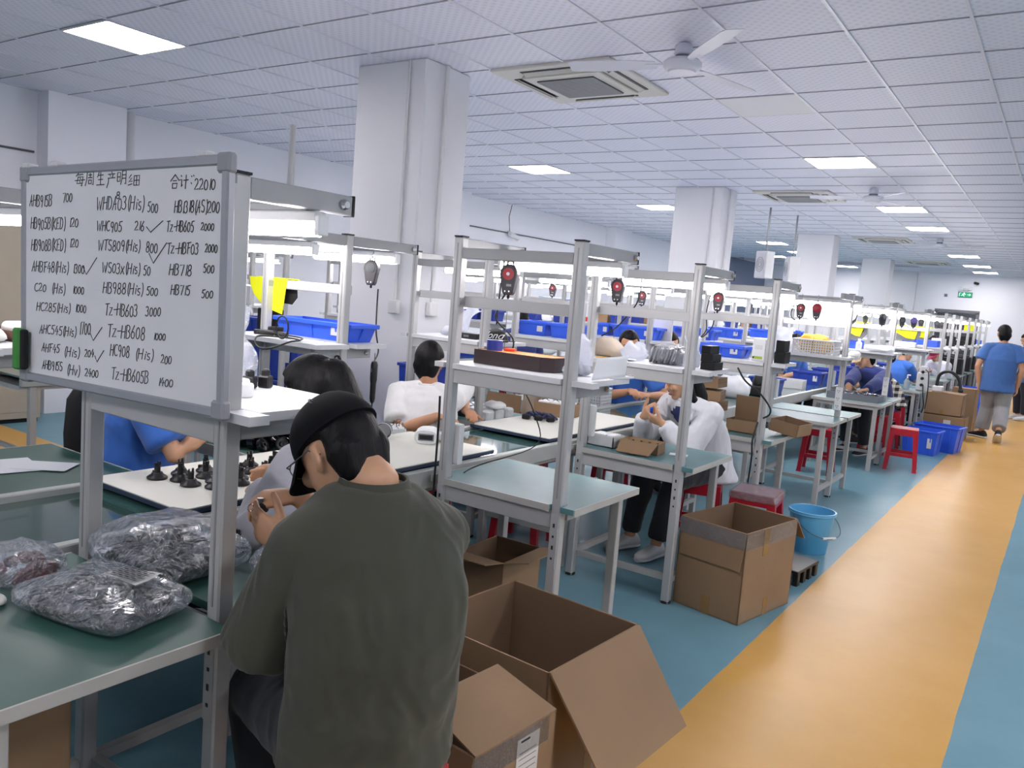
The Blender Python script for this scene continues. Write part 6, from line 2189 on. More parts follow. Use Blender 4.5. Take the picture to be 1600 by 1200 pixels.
def hair_mesh(b, H, r, f, u, style, s=1.0):
    L = lambda x, y, z: H + (r * x + f * y + u * z) * s
    n, k = 30, 18
    rings = []
    for i in range(k):
        a = -PI / 2 + PI * (i + .15) / (k - .7)
        ring = []
        for j in range(n):
            t = 2 * PI * j / n
            x_, y_, z_ = math.cos(a) * math.cos(t), math.cos(a) * math.sin(t), math.sin(a)
            if style in ('bob', 'long', 'pony'):
                hid = y_ > .30 and z_ < (.50 if abs(x_) < .7 else .1)
            else:
                hid = (y_ > .42 and z_ < .50) or (y_ > -.25 and z_ < -.05) or (z_ < -.70 and y_ > -.55) or z_ < -.97
            q = .70 if hid else 1.0
            ring.append(L(.087 * x_ * q, -.004 + .108 * y_ * q, .022 + .108 * z_ * q))
        rings.append(ring)
    b.loft(rings)
    if style in ('short', 'cap'):
        for sx in (-1, 0, 1):
            limb(b, [L(sx * .035, -.058, -.02), L(sx * .032, -.056, -.062), L(sx * .026, -.050, -.088)], [.047 * s, .034 * s, .020 * s])
    if style == 'bob':
        for sx in (-1, 1):
            limb(b, [L(sx * .070, -.02, .03), L(sx * .082, -.02, -.05), L(sx * .078, -.005, -.115), L(sx * .062, .0, -.15)], [.030 * s, .034 * s, .034 * s, .020 * s])
        limb(b, [L(0, -.075, .03), L(0, -.088, -.06), L(0, -.078, -.13), L(0, -.06, -.165)], [.07 * s, .07 * s, .064 * s, .03 * s])
    if style == 'long':
        for sx in (-1, 1):
            limb(b, [L(sx * .066, .0, .04), L(sx * .080, -.005, -.05), L(sx * .080, .0, -.13), L(sx * .085, -.01, -.21), L(sx * .08, -.02, -.27)], [.028 * s, .026 * s, .026 * s, .024 * s, .010 * s])
        limb(b, [L(0, -.075, .03), L(0, -.085, -.08), L(0, -.085, -.18), L(0, -.08, -.27)], [.06 * s, .06 * s, .06 * s, .03 * s])
    if style == 'pony':
        limb(b, [L(0, -.10, .05), L(0, -.135, .03), L(0, -.150, -.05), L(0, -.135, -.14), L(0, -.12, -.24)], [.030 * s, .034 * s, .036 * s, .030 * s, .012 * s])


M_SKIN = mat('skin', (205, 158, 126), .5, var=.05, vscale=8, spec=.4)
M_SKIN2 = mat('skin_warm', (190, 140, 108), .5, var=.05, vscale=8, spec=.4)
M_HAIR = mat('black_hair', (13, 12, 15), .55, spec=.22, var=.4, vscale=60, bump=.35, bscale=90, stretch=(1, 1, .15))
M_LIP = mat('lips', (160, 84, 78), .45)
M_EYE = mat('eye_dark', (24, 18, 16), .2)


def cloth(name, col, rough=.85, **k):
    return mat(name, col, rough, var=k.pop('var', .06), vscale=k.pop('vscale', 5), bump=k.pop('bump', .05), bscale=k.pop('bscale', 220), sheen=k.pop('sheen', .15), **k)


def plaid_mat():
    m = bpy.data.materials.new('plaid_shirt')
    m.use_nodes = True
    nt = m.node_tree
    b = nt.nodes['Principled BSDF']
    b.inputs['Roughness'].default_value = .85
    tc = nt.nodes.new('ShaderNodeTexCoord')
    acc = None
    for ax in ('X', 'Z'):
        w = nt.nodes.new('ShaderNodeTexWave')
        w.bands_direction = ax
        w.inputs['Scale'].default_value = 4.2
        nt.links.new(tc.outputs['Object'], w.inputs['Vector'])
        g = nt.nodes.new('ShaderNodeMath'); g.operation = 'GREATER_THAN'; g.inputs[1].default_value = .6
        nt.links.new(w.outputs['Fac'], g.inputs[0])
        if acc is None:
            acc = g
        else:
            ad = nt.nodes.new('ShaderNodeMath'); ad.operation = 'ADD'
            nt.links.new(acc.outputs[0], ad.inputs[0]); nt.links.new(g.outputs[0], ad.inputs[1])
            hf = nt.nodes.new('ShaderNodeMath'); hf.operation = 'MULTIPLY'; hf.inputs[1].default_value = .5
            nt.links.new(ad.outputs[0], hf.inputs[0]); acc = hf
    r = nt.nodes.new('ShaderNodeValToRGB')
    r.color_ramp.elements[0].color = srgb(30, 32, 40); r.color_ramp.elements[1].color = srgb(214, 210, 196)
    nt.links.new(acc.outputs[0], r.inputs['Fac'])
    nt.links.new(r.outputs['Color'], b.inputs['Base Color'])
    MATS['plaid_shirt'] = m
    return m


def person(label, P, f2, lean, L, hd, neckdir, hands, shirt, trousers=None, hair='short', sleeve=.75, long_sleeve=False, s=1.0, voxel=.009, fold=.007, sitting=True,
           knees=None, ankles=None, skin=None, shirt_loose=1.0, hunch=.045, seed=1, sh_drop=.055, sh_w=.168, polo=False, faced=True, shoe=None, hem=-.05, twist=0.0, poles=None, group=None, jacket_open=False, up=None, sh_fwd=(0, 0), handkw=None):
    """hands: {'L': (wrist, finger dir, palm normal, thumb side), 'R': ...} all in world coordinates"""
    P = V(P)
    if sitting:
        P.z += .034
        L -= .018
    f = unit((f2[0], f2[1], 0))
    Z = V((0, 0, 1))
    a = math.radians(lean)
    spine = f * math.sin(a) + Z * math.cos(a)
    N = P + spine * L
    r = f.cross(Z)
    f_s = f * math.cos(twist) + r * math.sin(twist)
    r_s = f_s.cross(Z)
    hd = unit(hd)
    H = N + V(neckdir)
    hu = V(up) if up is not None else Z
    hu = (hu - hd * hu.dot(hd)).normalized()
    hr = hd.cross(hu)
    org = V((P.x, P.y, 0))
    t = thing('person', label, 'person', org, 0, group)
    skin = skin or M_SKIN
    # spine curve, bowed backwards
    back = -f * hunch
    sp = [P + spine * (L * q) + back * math.sin(PI * min(1, q * 1.02)) for q in (0, .2, .4, .6, .8, .92, 1.0)]
    tor = [(.150, .112), (.142, .105), (.145, .108), (.158, .112), (.160, .105), (.110, .080), (.056, .056)]
    up_n = (H - N)
    sh = {}
    for sd, sg in (('R', 1), ('L', -1)):
        sh[sd] = N + r_s * (sg * sh_w * s) - spine * sh_drop + back * .2 + f_s * sh_fwd[0 if sd == 'R' else 1]
    arms = {}
    for sd, sg in (('R', 1), ('L', -1)):
        W = V(hands[sd][0])
        pole = V(poles[sd]) if poles and sd in poles else (r_s * sg * .5 - Z * 1.0 - f * .35)
        el, W = ik(sh[sd], W, .285 * s, .245 * s, pole)
        arms[sd] = (sh[sd], el, W)
    hip = {sd: P + r * (sg * .088 * s) for sd, sg in (('R', 1), ('L', -1))}
    if sitting:
        kn = {sd: (V(knees[sd]) if knees else hip[sd] + f * (.40 * s) + r * (sg * .03) - Z * .035) for sd, sg in (('R', 1), ('L', -1))}
        an = {sd: (V(ankles[sd]) if ankles else V((kn[sd].x, kn[sd].y, .085)) - f * .06) for sd in 'RL'}
    else:
        kn = {sd: V(knees[sd]) for sd in 'RL'}
        an = {sd: V(ankles[sd]) for sd in 'RL'}
    # body: one continuous surface
    b = MB()
    b.loft([ell(c, r if i < 3 else r_s, f if i < 3 else f_s, w * s, d * s) for i, (c, (w, d)) in enumerate(zip(sp, tor))])
    b.ball(P, (.15 * s, .13 * s, .11 * s), 16, M=Matrix((r, f, Z)).transposed().to_4x4())
    nm = N.lerp(H, .55) - hd * .012
    limb(b, [N - spine * .04, N + spine * .01, nm, H - hu * .05 - hd * .02], [.062 * s, .056 * s, .053 * s, .055 * s], 16)
    head_mesh(b, H, hr, hd, hu, s)
    for sd, sg in (('R', 1), ('L', -1)):
        A, E_, W = arms[sd]
        limb(b, [N.lerp(A, .35) - spine * .01, A, A.lerp(E_, .4), E_, E_.lerp(W, .35), W], [.055 * s, .054 * s, .047 * s, .038 * s, .040 * s, .026 * s])
        _, d_, n_, w_ = hands[sd]
        kw = dict(handkw[sd]) if handkw and sd in handkw else {}
        hand(b, W, unit(d_), V(n_), V(w_), s, **kw)
        limb(b, [hip[sd], hip[sd].lerp(kn[sd], .5), kn[sd], kn[sd].lerp(an[sd], .35), an[sd]], [.085 * s, .074 * s, .055 * s, .054 * s, .036 * s])
    solid(b, 'body', skin, t, voxel, 3, org=org)
    # hair
    if hair:
        b = MB()
        hair_mesh(b, H, hr, hd, hu, 'short' if hair == 'cap' else hair, s * (1.12 if hair == 'bob' else 1.0))
        solid(b, 'hair', M_HAIR, t, min(voxel, .009), 3, fold=.003, fscale=(28, 28, 9), seed=seed, org=org)
    LH = lambda x, y, z: H + (hr * x + hd * y + hu * z) * s
    T3 = Matrix((hr, hd, hu)).transposed().to_4x4()
    if faced:
        for sx in (-1, 1):
            e = MB().ball(LH(sx * .032, .0885, .012) - org, (.013 * s, .006 * s, .0042 * s), 10, M=T3)
            e.obj('eye', M_EYE, t, smooth=60)
            e = MB().tube([LH(sx * .016, .097, .034) - org, LH(sx * .034, .096, .040) - org, LH(sx * .050, .084, .034) - org], .0030 * s, 6)
            e.obj('eyebrow', M_HAIR, t, smooth=60)
        MB().ball(LH(0, .098, -.066) - org, (.021 * s, .0045 * s, .0065 * s), 12, M=T3).obj('lips', M_LIP, t, smooth=60)
    # shirt
    b = MB()
    k = shirt_loose
    top_f = 1.0
    rr = [(.176 * k, .136 * k), (.172 * k, .130 * k), (.174 * k, .130 * k), (.180 * k, .132 * k), (.178, .122), (.140, .102), (.082, .080)]
    rings = [ell(P + spine * hem, r, f, .182 * k * s, .142 * k * s)]
    rings += [ell(c, r if i < 3 else r_s, f if i < 3 else f_s, w * s, d * s) for i, (c, (w, d)) in enumerate(zip(sp, rr))]
    b.loft(rings)
    for sd, sg in (('R', 1), ('L', -1)):
        A, E_, W = arms[sd]
        if long_sleeve:
            limb(b, [N.lerp(A, .3) - spine * .012, A, A.lerp(E_, .5), E_], [.062 * s, .073 * s, .066 * s, .060 * s])
            b.tube([E_, E_.lerp(W, .5), E_.lerp(W, .90), E_.lerp(W, .93)], [.060 * s, .052 * s, .043 * s, .044 * s], 16)
        else:
            limb(b, [N.lerp(A, .3) - spine * .022, A - r_s * (sg * .012) - spine * .008], [.060 * s, .064 * s])
            b.tube([N.lerp(A, .6) - spine * .015, A - r_s * (sg * .006), A.lerp(E_, sleeve * .5), A.lerp(E_, sleeve)], [.060 * s, .066 * s, .068 * k * s, .070 * k * s], 18)
    solid(b, 'shirt', shirt, t, max(.006, voxel * .9), 16 if voxel < .007 else 9, fold=fold, seed=seed, org=org, grow=.013)
    if not polo:
        cb = MB()
        cr = [[p - org for p in ell(N + spine * z_ - back * 0 - f * .002, r_s, f_s, w * s, w * s, 26)] for z_, w in ((-.030, .092), (.014, .078), (.026, .074), (.025, .069), (-.02, .070))]
        cb.loft(cr, cap=False)
        cb.obj('neckband', shirt, t, smooth=70)
    if polo:
        cb = MB()
        q = unit(N - sp[-2])
        cr = [ell(N + q * z_ + f * .004, r_s, f_s, w, w * .95, 24) for z_, w in ((-.02, .070), (.030, .062), (.032, .066), (-.004, .084))]
        for rg in cr:
            for i in range(len(rg)):
                rg[i] = rg[i] - org
        cb.loft(cr, cap=False)
        cb.obj('collar', shirt, t, smooth=60)
    # trousers and shoes
    if trousers:
        b = MB()
        b.ball(P + Z * .01, (.168 * s, .148 * s, .12 * s), 18, M=Matrix((r, f, Z)).transposed().to_4x4())
        for sd in 'RL':
            limb(b, [hip[sd], hip[sd].lerp(kn[sd], .5), kn[sd]], [.104 * s, .090 * s, .072 * s])
            b.tube([kn[sd], kn[sd].lerp(an[sd], .4), kn[sd].lerp(an[sd], .9)], [.072 * s, .072 * s, .062 * s], 16)
        solid(b, 'trousers', trousers, t, max(.009, voxel), 4, fold=fold * .8, seed=seed + 5, org=org)
        for sd, sg in (('R', 1), ('L', -1)):
            sf = unit((f + r * sg * .12))
            st = thing_shoe(an[sd], sf, s, shoe or M_BLACKM, t, org)
    return dict(root=t, org=org, N=N, H=H, LH=LH, T3=T3, arms=arms, f=f, r=r, spine=spine, hr=hr, hd=hd, hu=hu, sp=sp, kn=kn, an=an)


def thing_shoe(A, f, s, m, parent, org, pitch=0.0):
    b = MB()
    Z = V((0, 0, 1))
    fz = f * math.cos(pitch) - Z * math.sin(pitch)
    uz = Z * math.cos(pitch) + f * math.sin(pitch)
    r = f.cross(Z)
    base = A - uz * (.083 * s)
    rings = []
    for y, w, h in ((-.075, .026, .05), (-.05, .036, .085), (0, .040, .088), (.06, .044, .065), (.12, .048, .050), (.165, .040, .036), (.185, .020, .020)):
        c = base + fz * y * s - org
        ring = []
        for j in range(14):
            a_ = 2 * PI * j / 14
            z_ = (h / 2 + h / 2 * math.sin(a_)) * s
            ring.append(c + r * (w * s * math.copysign(abs(math.cos(a_)) ** .7, math.cos(a_))) + uz * (z_ + .012))
        rings.append(ring)
    b.loft(rings)
    o = b.obj('shoe', m, parent, smooth=60)
    sl = MB()
    rings = []
    for y, w in ((-.08, .028), (-.05, .041), (0, .043), (.06, .047), (.12, .052), (.17, .043), (.19, .022)):
        c = base + fz * y * s - org
        rings.append([c + r * (w * s * math.cos(2 * PI * j / 10)) + uz * (.013 + .013 * math.sin(2 * PI * j / 10)) for j in range(10)])
    sl.loft(rings)
    sl.obj('sole', M_WHITED, o, smooth=60)
    return o


def cap_on(d, m, parent, brim_m=None, fwd=0.0, rot=0.0):
    LH0, org = d['LH'], d['org']
    cr_, sr_ = math.cos(rot), math.sin(rot)
    LH = lambda x, y, z: LH0(x, y * cr_ + (z - .03) * sr_, .03 + (z - .03) * cr_ - y * sr_)
    b = MB()
    n, k = 30, 12
    rings = []
    for i in range(k):
        a = PI / 2 * (1 - i / (k - 1) * .98) - .02
        ring = []
        for j in range(n):
            t = 2 * PI * j / n
            low = -.012 * math.sin(t) * 0
            ring.append(LH(.092 * math.cos(a) ** .85 * math.cos(t), -.006 + .113 * math.cos(a) ** .85 * math.sin(t), .026 + .105 * math.sin(a) + .012 * (-math.sin(t)) * (i / k) * -1) - org)
        rings.append(ring)
    b.loft(rings)
    c = b.obj('cap_crown', m, parent, smooth=60)
    br = MB()
    rings = []
    for i in range(13):
        a = math.radians(-68 + 136 * i / 12)
        x0, y0 = .090 * math.sin(a), .104 * math.cos(a)
        ext = .075 * math.cos(a * .95) ** .5
        x1, y1 = x0 * 1.04, y0 + ext
        dz = -.028 * (abs(math.sin(a)) ** 2) - .012
        rings.append([LH(x0 * .97, y0 * .97, .030) - org, LH(x1, y1, .028 + dz) - org, LH(x1, y1, .032 + dz) - org, LH(x0 * .97, y0 * .97, .036) - org])
    br.loft(rings)
    br.obj('cap_brim', brim_m or m, parent, smooth=60)
    MB().lathe([(.009, 0), (.008, .005), (.003, .007)], 10, M=Matrix.Translation(LH(0, -.006, .128) - org) @ d['T3']).obj('cap_button', m, c)
    for sx in (-1, 1):
        MB().tube([LH(sx * .056 + .006 * math.cos(q * PI / 4), -.055 , .100 + .006 * math.sin(q * PI / 4)) - org for q in range(8)], .0016, 5, closed=True).obj('eyelet', M_STEEL, c)
    return c


def glasses(d, parent, m=None):
    LH, org = d['LH'], d['org']
    for sx in (-1, 1):
        MB().tube([LH(sx * .034 + .024 * math.cos(q * PI / 9), .108, .006 + .020 * math.sin(q * PI / 9)) - org for q in range(18)], .0018, 5, closed=True).obj('glasses_rim', m or M_STEEL, parent)
        MB().tube([LH(sx * .058, .106, .010) - org, LH(sx * .079, .09, .010) - org, LH(sx * .084, .0, .012) - org, LH(sx * .080, -.03, -.01) - org], .0016, 5).obj('glasses_temple', m or M_STEEL, parent)
    MB().tube([LH(-.010, .108, .010) - org, LH(0, .112, .013) - org, LH(.010, .108, .010) - org], .0016, 5).obj('glasses_bridge', m or M_STEEL, parent)


M_OLIVE = cloth('olive_tee', (64, 65, 54), .92, var=.10, vscale=4)
M_DARKTR = cloth('dark_trousers', (28, 30, 38), .9)
M_GREYTR = cloth('grey_trousers', (140, 140, 142), .9)
M_GREYSW = cloth('grey_sweat', (150, 151, 160), .92)
M_BLUEP = cloth('blue_polo', (54, 106, 192), .85)
M_BLUEPD = cloth('blue_polo_deep', (60, 100, 160), .85)
M_WHITET = cloth('white_tee', (222, 222, 222), .9)
M_WHITEJ = cloth('white_jacket', (214, 216, 222), .9)
M_NAVYS = cloth('navy_shirt', (44, 58, 118), .88)
M_LIGHTW = cloth('pale_shirt', (206, 206, 222), .9)
M_OFFW = cloth('off_white_cloth', (206, 204, 202), .9)

# 1 the man in green, back to the camera
d = person('man in olive green t-shirt and black cap seated with his back to the camera', (-1.185, 1.275, .55), (-.91, .42), 5, .55, (-.82, .02, -.57), (-.115, .0, .062),
           {'L': ((-1.462, 1.256, .938), (-.165, -.02, .045), (-.25, .95, .10), (0, .1, 1)),
            'R': ((-1.60, 1.405, 1.0), (-.10, -.125, -.02), (-.6, -.5, -.6), (-.2, -.3, .9))},
           M_OLIVE, M_DARKTR, 'cap', sleeve=.95, voxel=.0055, fold=.013, s=1.03, knees={'L': (-1.60, 1.30, .51), 'R': (-1.57, 1.50, .51)}, ankles={'L': (-1.47, 1.29, .085), 'R': (-1.45, 1.50, .085)},
           hunch=.05, seed=3, sh_drop=.115, shirt_loose=1.03, hem=-.07, sh_w=.150, poles={'L': (.25, -.55, -1.0), 'R': (.2, .6, -1.0)},
           handkw={'L': dict(curl=(.30, .35, .25), thumb=(.75, .5, .35)), 'R': dict(curl=(.7, .6, .4), thumb=(.7, .5, .4))})
cap_on(d, cloth('black_cap', (13, 14, 19), .9, spec=.2, sheen=0), d['root'], rot=.30)
glasses(d, d['root'])
W = d['arms']['L'][2]
MB().tube([W + V((-.118, -.014, .062)) + V((.0, .009 * math.cos(q * PI / 7), .009 * math.sin(q * PI / 7))) - d['org'] for q in range(14)], .0014, 5, closed=True).obj('finger_ring', M_CHROME, d['root'])
t = thing('black_part', 'small black moulded part held between the hands of the man in green', 'plastic part', (-1.640, 1.318, .965), .3)
MB().lathe([(.020, 0), (.022, .004), (.020, .018), (.012, .022)], 18).obj('part_body', M_BLACK, t, smooth=35)
MB().lathe([(.008, .02), (.008, .034)], 12).obj('part_stub', M_STEEL, t, smooth=35)
stool('red stool the man in olive green sits on', (-1.185, 1.305, 0), .35)

# 2 woman in grey
d = person('woman in grey sweatshirt with black bobbed hair, seated beyond the man in green', (-1.885, 1.965, .545), (-.95, -.12), 24, .49, (-.90, -.25, -.34), (-.06, -.015, .15),
           {'L': ((-2.12, 1.715, .865), (-.9, .25, -.12), (.2, .5, -.8), (.2, .9, .4)), 'R': ((-2.31, 1.97, .855), (-.9, -.25, -.12), (.2, -.5, -.8), (.2, -.9, .4))},
           M_GREYSW, M_DARKTR, 'bob', long_sleeve=True, voxel=.008, fold=.012, s=1.0, seed=5, shirt_loose=1.04, sh_drop=.07, poles={'L': (.5, -.6, -.35), 'R': (.1, 1, -.15)})
glasses(d, d['root'])
stool('red stool the woman in grey sits on', (-1.895, 1.955, 0), .0)

# 3 worker in blue at the left
d = person('worker in bright blue polo with pale trousers, sitting on the black chair behind the whiteboard', (-3.30, 1.975, .575), (.78, .62), 12, .50, (.72, .66, -.25), (.03, .03, .15),
           {'R': ((-2.97, 2.15, .92), (-.2, .75, .5), (-.7, .5, .1), (-.3, .3, .9)), 'L': ((-3.10, 2.24, .88), (.2, -.1, .6), (.6, -.4, .2), (-.2, -.2, .9))},
           M_BLUEP, M_OFFW, 'short', sleeve=.80, voxel=.008, fold=.008, seed=7, polo=True, shirt_loose=1.06, s=1.02, hem=-.02, poles={'R': (.6, -.3, -1.0)}, knees={'R': (-3.02, 2.06, .52), 'L': (-3.06, 2.24, .52)}, ankles={'R': (-3.12, 2.03, .085), 'L': (-3.16, 2.18, .085)})

# 4 man in white tee
d = person('man in white t-shirt with black hair seen from behind, seated before the near column', (-3.08, 3.62, .545), (-.45, .9), 14, .42, (-.42, .9, -.08), (-.03, .03, .145),
           {'L': ((-2.90, 3.54, .835), (.9, .35, -.05), (0, 0, -1), (-.4, .9, .1)), 'R': ((-2.95, 3.86, .84), (.5, -.3, .0), (0, 0, -1), (-.5, .8, .2))},
           M_WHITET, M_DARKTR, 'short', sleeve=.78, voxel=.008, fold=.007, seed=9, s=1.02, shirt_loose=1.05, skin=M_SKIN2, poles={'L': (-1, -.25, -.35), 'R': (-.2, 1, -.3)}, knees={'L': (-3.25, 3.84, .51), 'R': (-3.07, 3.90, .51)}, ankles={'L': (-3.22, 3.66, .085), 'R': (-3.06, 3.72, .085)})
stool('red stool the man in white t-shirt sits on', (-3.07, 3.62, 0), .2)

# 5 woman in white jacket
d = person('woman in open white jacket over dark blue shirt, looking down at her hands', (-1.85, 5.03, .545), (-.30, -.95), 32, .495, (-.50, -.72, -.46), (-.035, -.06, .14),
           {'L': ((-1.985, 4.60, .845), (-.9, -.1, .25), (.1, .6, .5), (-.1, -.4, .9)), 'R': ((-2.135, 4.64, .865), (.5, -.5, .4), (.3, .5, .2), (.2, -.3, .9))},
           M_WHITEJ, M_DARKTR, 'long', long_sleeve=True, voxel=.0065, fold=.012, seed=11, s=.98, shirt_loose=1.06, hem=-.12, shoe=M_WHITED, sh_drop=.07,
           knees={'R': (-2.08, 4.62, .51), 'L': (-1.87, 4.60, .51)}, ankles={'R': (-2.16, 4.66, .085), 'L': (-1.95, 4.60, .085)},
           handkw={'L': dict(curl=(.6, .6, .4)), 'R': dict(curl=(.6, .6, .4))})
b = MB()
o_ = d['org']
for q, (w, dd) in zip(d['sp'][1:6], ((.062, .150), (.066, .150), (.070, .152), (.066, .143), (.050, .112))):
    b.v += [q + d['r'] * (w * x_) + d['f'] * (dd * (1.02 - .10 * x_ * x_)) - o_ for x_ in (-1, -.5, 0, .5, 1)]
    b.v += [q + d['r'] * (w * x_) + d['f'] * (dd * .80) - o_ for x_ in (-1, -.5, 0, .5, 1)]
for i in range(4):
    for j in range(4):
        a0, b0 = i * 10 + j, i * 10 + 10 + j
        b.f.append((a0, a0 + 1, b0 + 1, b0)); b.f.append((a0 + 5, b0 + 5, b0 + 6, a0 + 6))
    b.f.append((i * 10, i * 10 + 10, i * 10 + 15, i * 10 + 5)); b.f.append((i * 10 + 4, i * 10 + 9, i * 10 + 19, i * 10 + 14))
b.f += [(0, 5, 6, 1), (1, 6, 7, 2), (2, 7, 8, 3), (3, 8, 9, 4), (40, 41, 46, 45), (41, 42, 47, 46), (42, 43, 48, 47), (43, 44, 49, 48)]
b.obj('blue_shirt_front', M_NAVYS, d['root'], smooth=50, label='dark blue shirt showing between the jacket fronts')
for sg in (-1, 1):
    lp = MB()
    q = d['sp'][5]
    pts = [q + d['r'] * (sg * .055) + d['f'] * .118 + d['spine'] * .05, q + d['r'] * (sg * .135) + d['f'] * .105 - d['spine'] * .01, q + d['r'] * (sg * .125) + d['f'] * .145 - d['spine'] * .075, q + d['r'] * (sg * .068) + d['f'] * .156 - d['spine'] * .10]
    lp.v = [p - o_ for p in pts] + [p - o_ + d['f'] * .010 for p in pts]
    lp.f = [(0, 1, 2, 3), (7, 6, 5, 4), (0, 4, 5, 1), (1, 5, 6, 2), (2, 6, 7, 3), (3, 7, 4, 0)]
    lp.obj('lapel', M_WHITEJ, d['root'])
t = thing('blue_part', 'small bright blue part held in the hands of the woman in white', 'plastic part', (-2.062, 4.585, .905), .4)
MB().box((0, 0, 0), (.018, .018, .075), ch=.004, rx=.5).obj('part_body', M_BLUEB, t)
MB().box((0, .012, .03), (.010, .010, .03), ch=.002, rx=.5).obj('part_tip', M_WHITED, t)
for o in bpy.data.objects:
    if o.get('label') == 'red stool the woman in white sits on':
        o.location = (-1.865, 5.03, 0)
    if o.get('label', '').startswith('red stool with plastic wrapped'):
        o.location = (-1.495, 5.055, 0)

# 6-7 workers across the line
d = person('worker in blue polo with chest badge, seated across the line from the woman in white', (-3.04, 6.13, .545), (.60, -.80), 8, .51, (.55, -.8, -.35), (.02, -.03, .15),
           {'L': ((-2.70, 5.93, .84), (-.2, -.8, .1), (-.4, .1, -.8), (-.6, -.3, .3)), 'R': ((-2.84, 5.89, .86), (.4, -.6, .1), (.3, .0, -.8), (.6, -.2, .3))},
           M_BLUEP, M_DARKTR, 'short', sleeve=.75, seed=13, polo=True, skin=M_SKIN2, knees={'R': (-2.72, 6.10, .50), 'L': (-2.72, 6.32, .50)}, ankles={'R': (-2.74, 6.10, .085), 'L': (-2.74, 6.32, .085)}, poles={'L': (.3, .6, -.2), 'R': (-1, -.2, -.2)})
q = d['sp'][4] + d['f'] * .128 - d['r'] * .07
MB().lathe([(.022, 0), (.022, .004)], 18, M=Matrix.Translation(q - d['org']) @ d['f'].to_track_quat('Z', 'Y').to_matrix().to_4x4()).obj('chest_badge', mat('badge_red', (170, 66, 60), .5), d['root'])
d = person('second worker in blue bending over the red basket across the line', (-3.16, 7.17, .545), (.62, -.78), 14, .52, (.6, -.7, -.4), (.03, -.04, .14),
           {'L': ((-2.80, 6.86, .93), (.5, -.7, -.3), (-.3, .1, -.8), (-.6, -.3, .3)), 'R': ((-2.95, 6.70, .93), (.6, -.6, -.3), (.3, .0, -.8), (.6, .3, .3))},
           M_BLUEPD, M_DARKTR, 'short', sleeve=.70, seed=15, polo=True, knees={'R': (-2.80, 7.08, .50), 'L': (-2.80, 7.32, .50)}, ankles={'R': (-2.80, 7.08, .085), 'L': (-2.80, 7.32, .085)})
for y_, x_ in ((6.13, -3.04), (7.17, -3.16)):
    stool('red stool under the worker in blue ' + ('with the badge' if y_ < 6.5 else 'bending over the red basket'), (x_, y_, 0), .2)

# 8-11 workers down the aisle side
d = person('worker in tan cap and dark blue shirt bending over the grey tray', (-1.80, 10.50, .545), (-.40, -.92), 30, .52, (-.90, -.30, -.34), (-.05, -.04, .13),
           {'L': ((-1.80, 9.72, .80), (-.6, -.7, -.1), (.1, .2, -.9), (-.7, .5, .2)), 'R': ((-2.02, 9.72, .80), (.2, -.9, -.1), (.1, .2, -.9), (.8, .1, .2))},
           M_NAVYS, M_DARKTR, 'cap', long_sleeve=True, seed=17, s=1.03, sh_drop=.08, poles={'R': (-1, .1, -.2), 'L': (1, .3, -.2)})
cap_on(d, cloth('tan_cap', (188, 164, 132), .85), d['root'], rot=.2)
plm = plaid_mat()
person('person in black and white plaid shirt bent forward behind the tan-capped worker', (-1.78, 11.28, .545), (-.80, -.35), 36, .50, (-.8, -.3, -.55), (-.10, -.05, .08),
       {'L': ((-2.02, 10.98, .80), (-.8, -.3, -.1), (0, 0, -1), (0, .6, 0)), 'R': ((-2.07, 11.18, .80), (-.8, -.2, -.1), (0, 0, -1), (0, -.6, 0))},
       plm, M_DARKTR, 'short', long_sleeve=True, seed=19, s=1.05, hunch=.08)
person('woman with long black ponytail and blue shirt, her back turned, beyond the plaid shirt', (-2.0, 12.98, .545), (.62, .78), 4, .46, (.86, .42, -.10), (.03, .02, .15),
       {'L': ((-1.93, 13.36, .76), (.5, .6, 0), (0, 0, -1), (.5, -.4, 0)), 'R': ((-1.79, 13.34, .76), (.3, .8, 0), (0, 0, -1), (-.5, .3, 0))},
       M_BLUEP, M_DARKTR, 'pony', sleeve=.8, seed=21, s=1.0, knees={'L': (-1.98, 13.36, .51), 'R': (-1.80, 13.38, .51)}, ankles={'L': (-1.98, 13.3, .085), 'R': (-1.80, 13.32, .085)})
d = person('worker in pale shirt and dark pink cap leaning over far down the line', (-1.73, 15.70, .545), (-.6, -.75), 18, .42, (-.55, -.65, -.52), (-.04, -.04, .13),
           {'L': ((-1.86, 15.32, .82), (-.5, -.8, 0), (0, 0, -1), (-.6, .4, 0)), 'R': ((-2.0, 15.46, .82), (-.3, -.8, 0), (0, 0, -1), (.6, -.3, 0))},
           M_LIGHTW, M_DARKTR, 'cap', long_sleeve=True, seed=23)
cap_on(d, cloth('pink_cap', (150, 46, 76), .85), d['root'])
for x_, y_, w in ((-1.80, 10.52, 0), (-1.78, 11.30, 0), (-2.0, 12.98, 'stool of the ponytailed woman'), (-1.73, 15.70, 'stool of the worker in the dark pink cap')):
    if w:
        stool('red ' + w, (x_, y_, 0), .2)
for o in bpy.data.objects:
    if o.get('label') == 'red stool of the tan-capped worker':
        o.location = (-1.80, 10.52, 0)
    if o.get('label', '').startswith('red stool behind the tan-capped'):
        o.location = (-1.79, 11.30, 0)
person('worker in dark shirt seated at the second line, black hair showing above the tubs', (-5.20, 7.75, .60), (-.6, .8), 5, .52, (-.6, .75, -.2), (-.02, .02, .15),
       {'L': ((-5.55, 7.85, .80), (-.8, .3, 0), (0, 0, -1), (.2, .8, 0)), 'R': ((-5.3, 8.1, .80), (-.5, .7, 0), (0, 0, -1), (-.6, -.3, 0))},
       M_NAVYS, M_DARKTR, 'short', sleeve=.75, seed=25, voxel=.011)
stool('red stool at the second line', (-5.20, 7.75, 0), .2, h=.50)
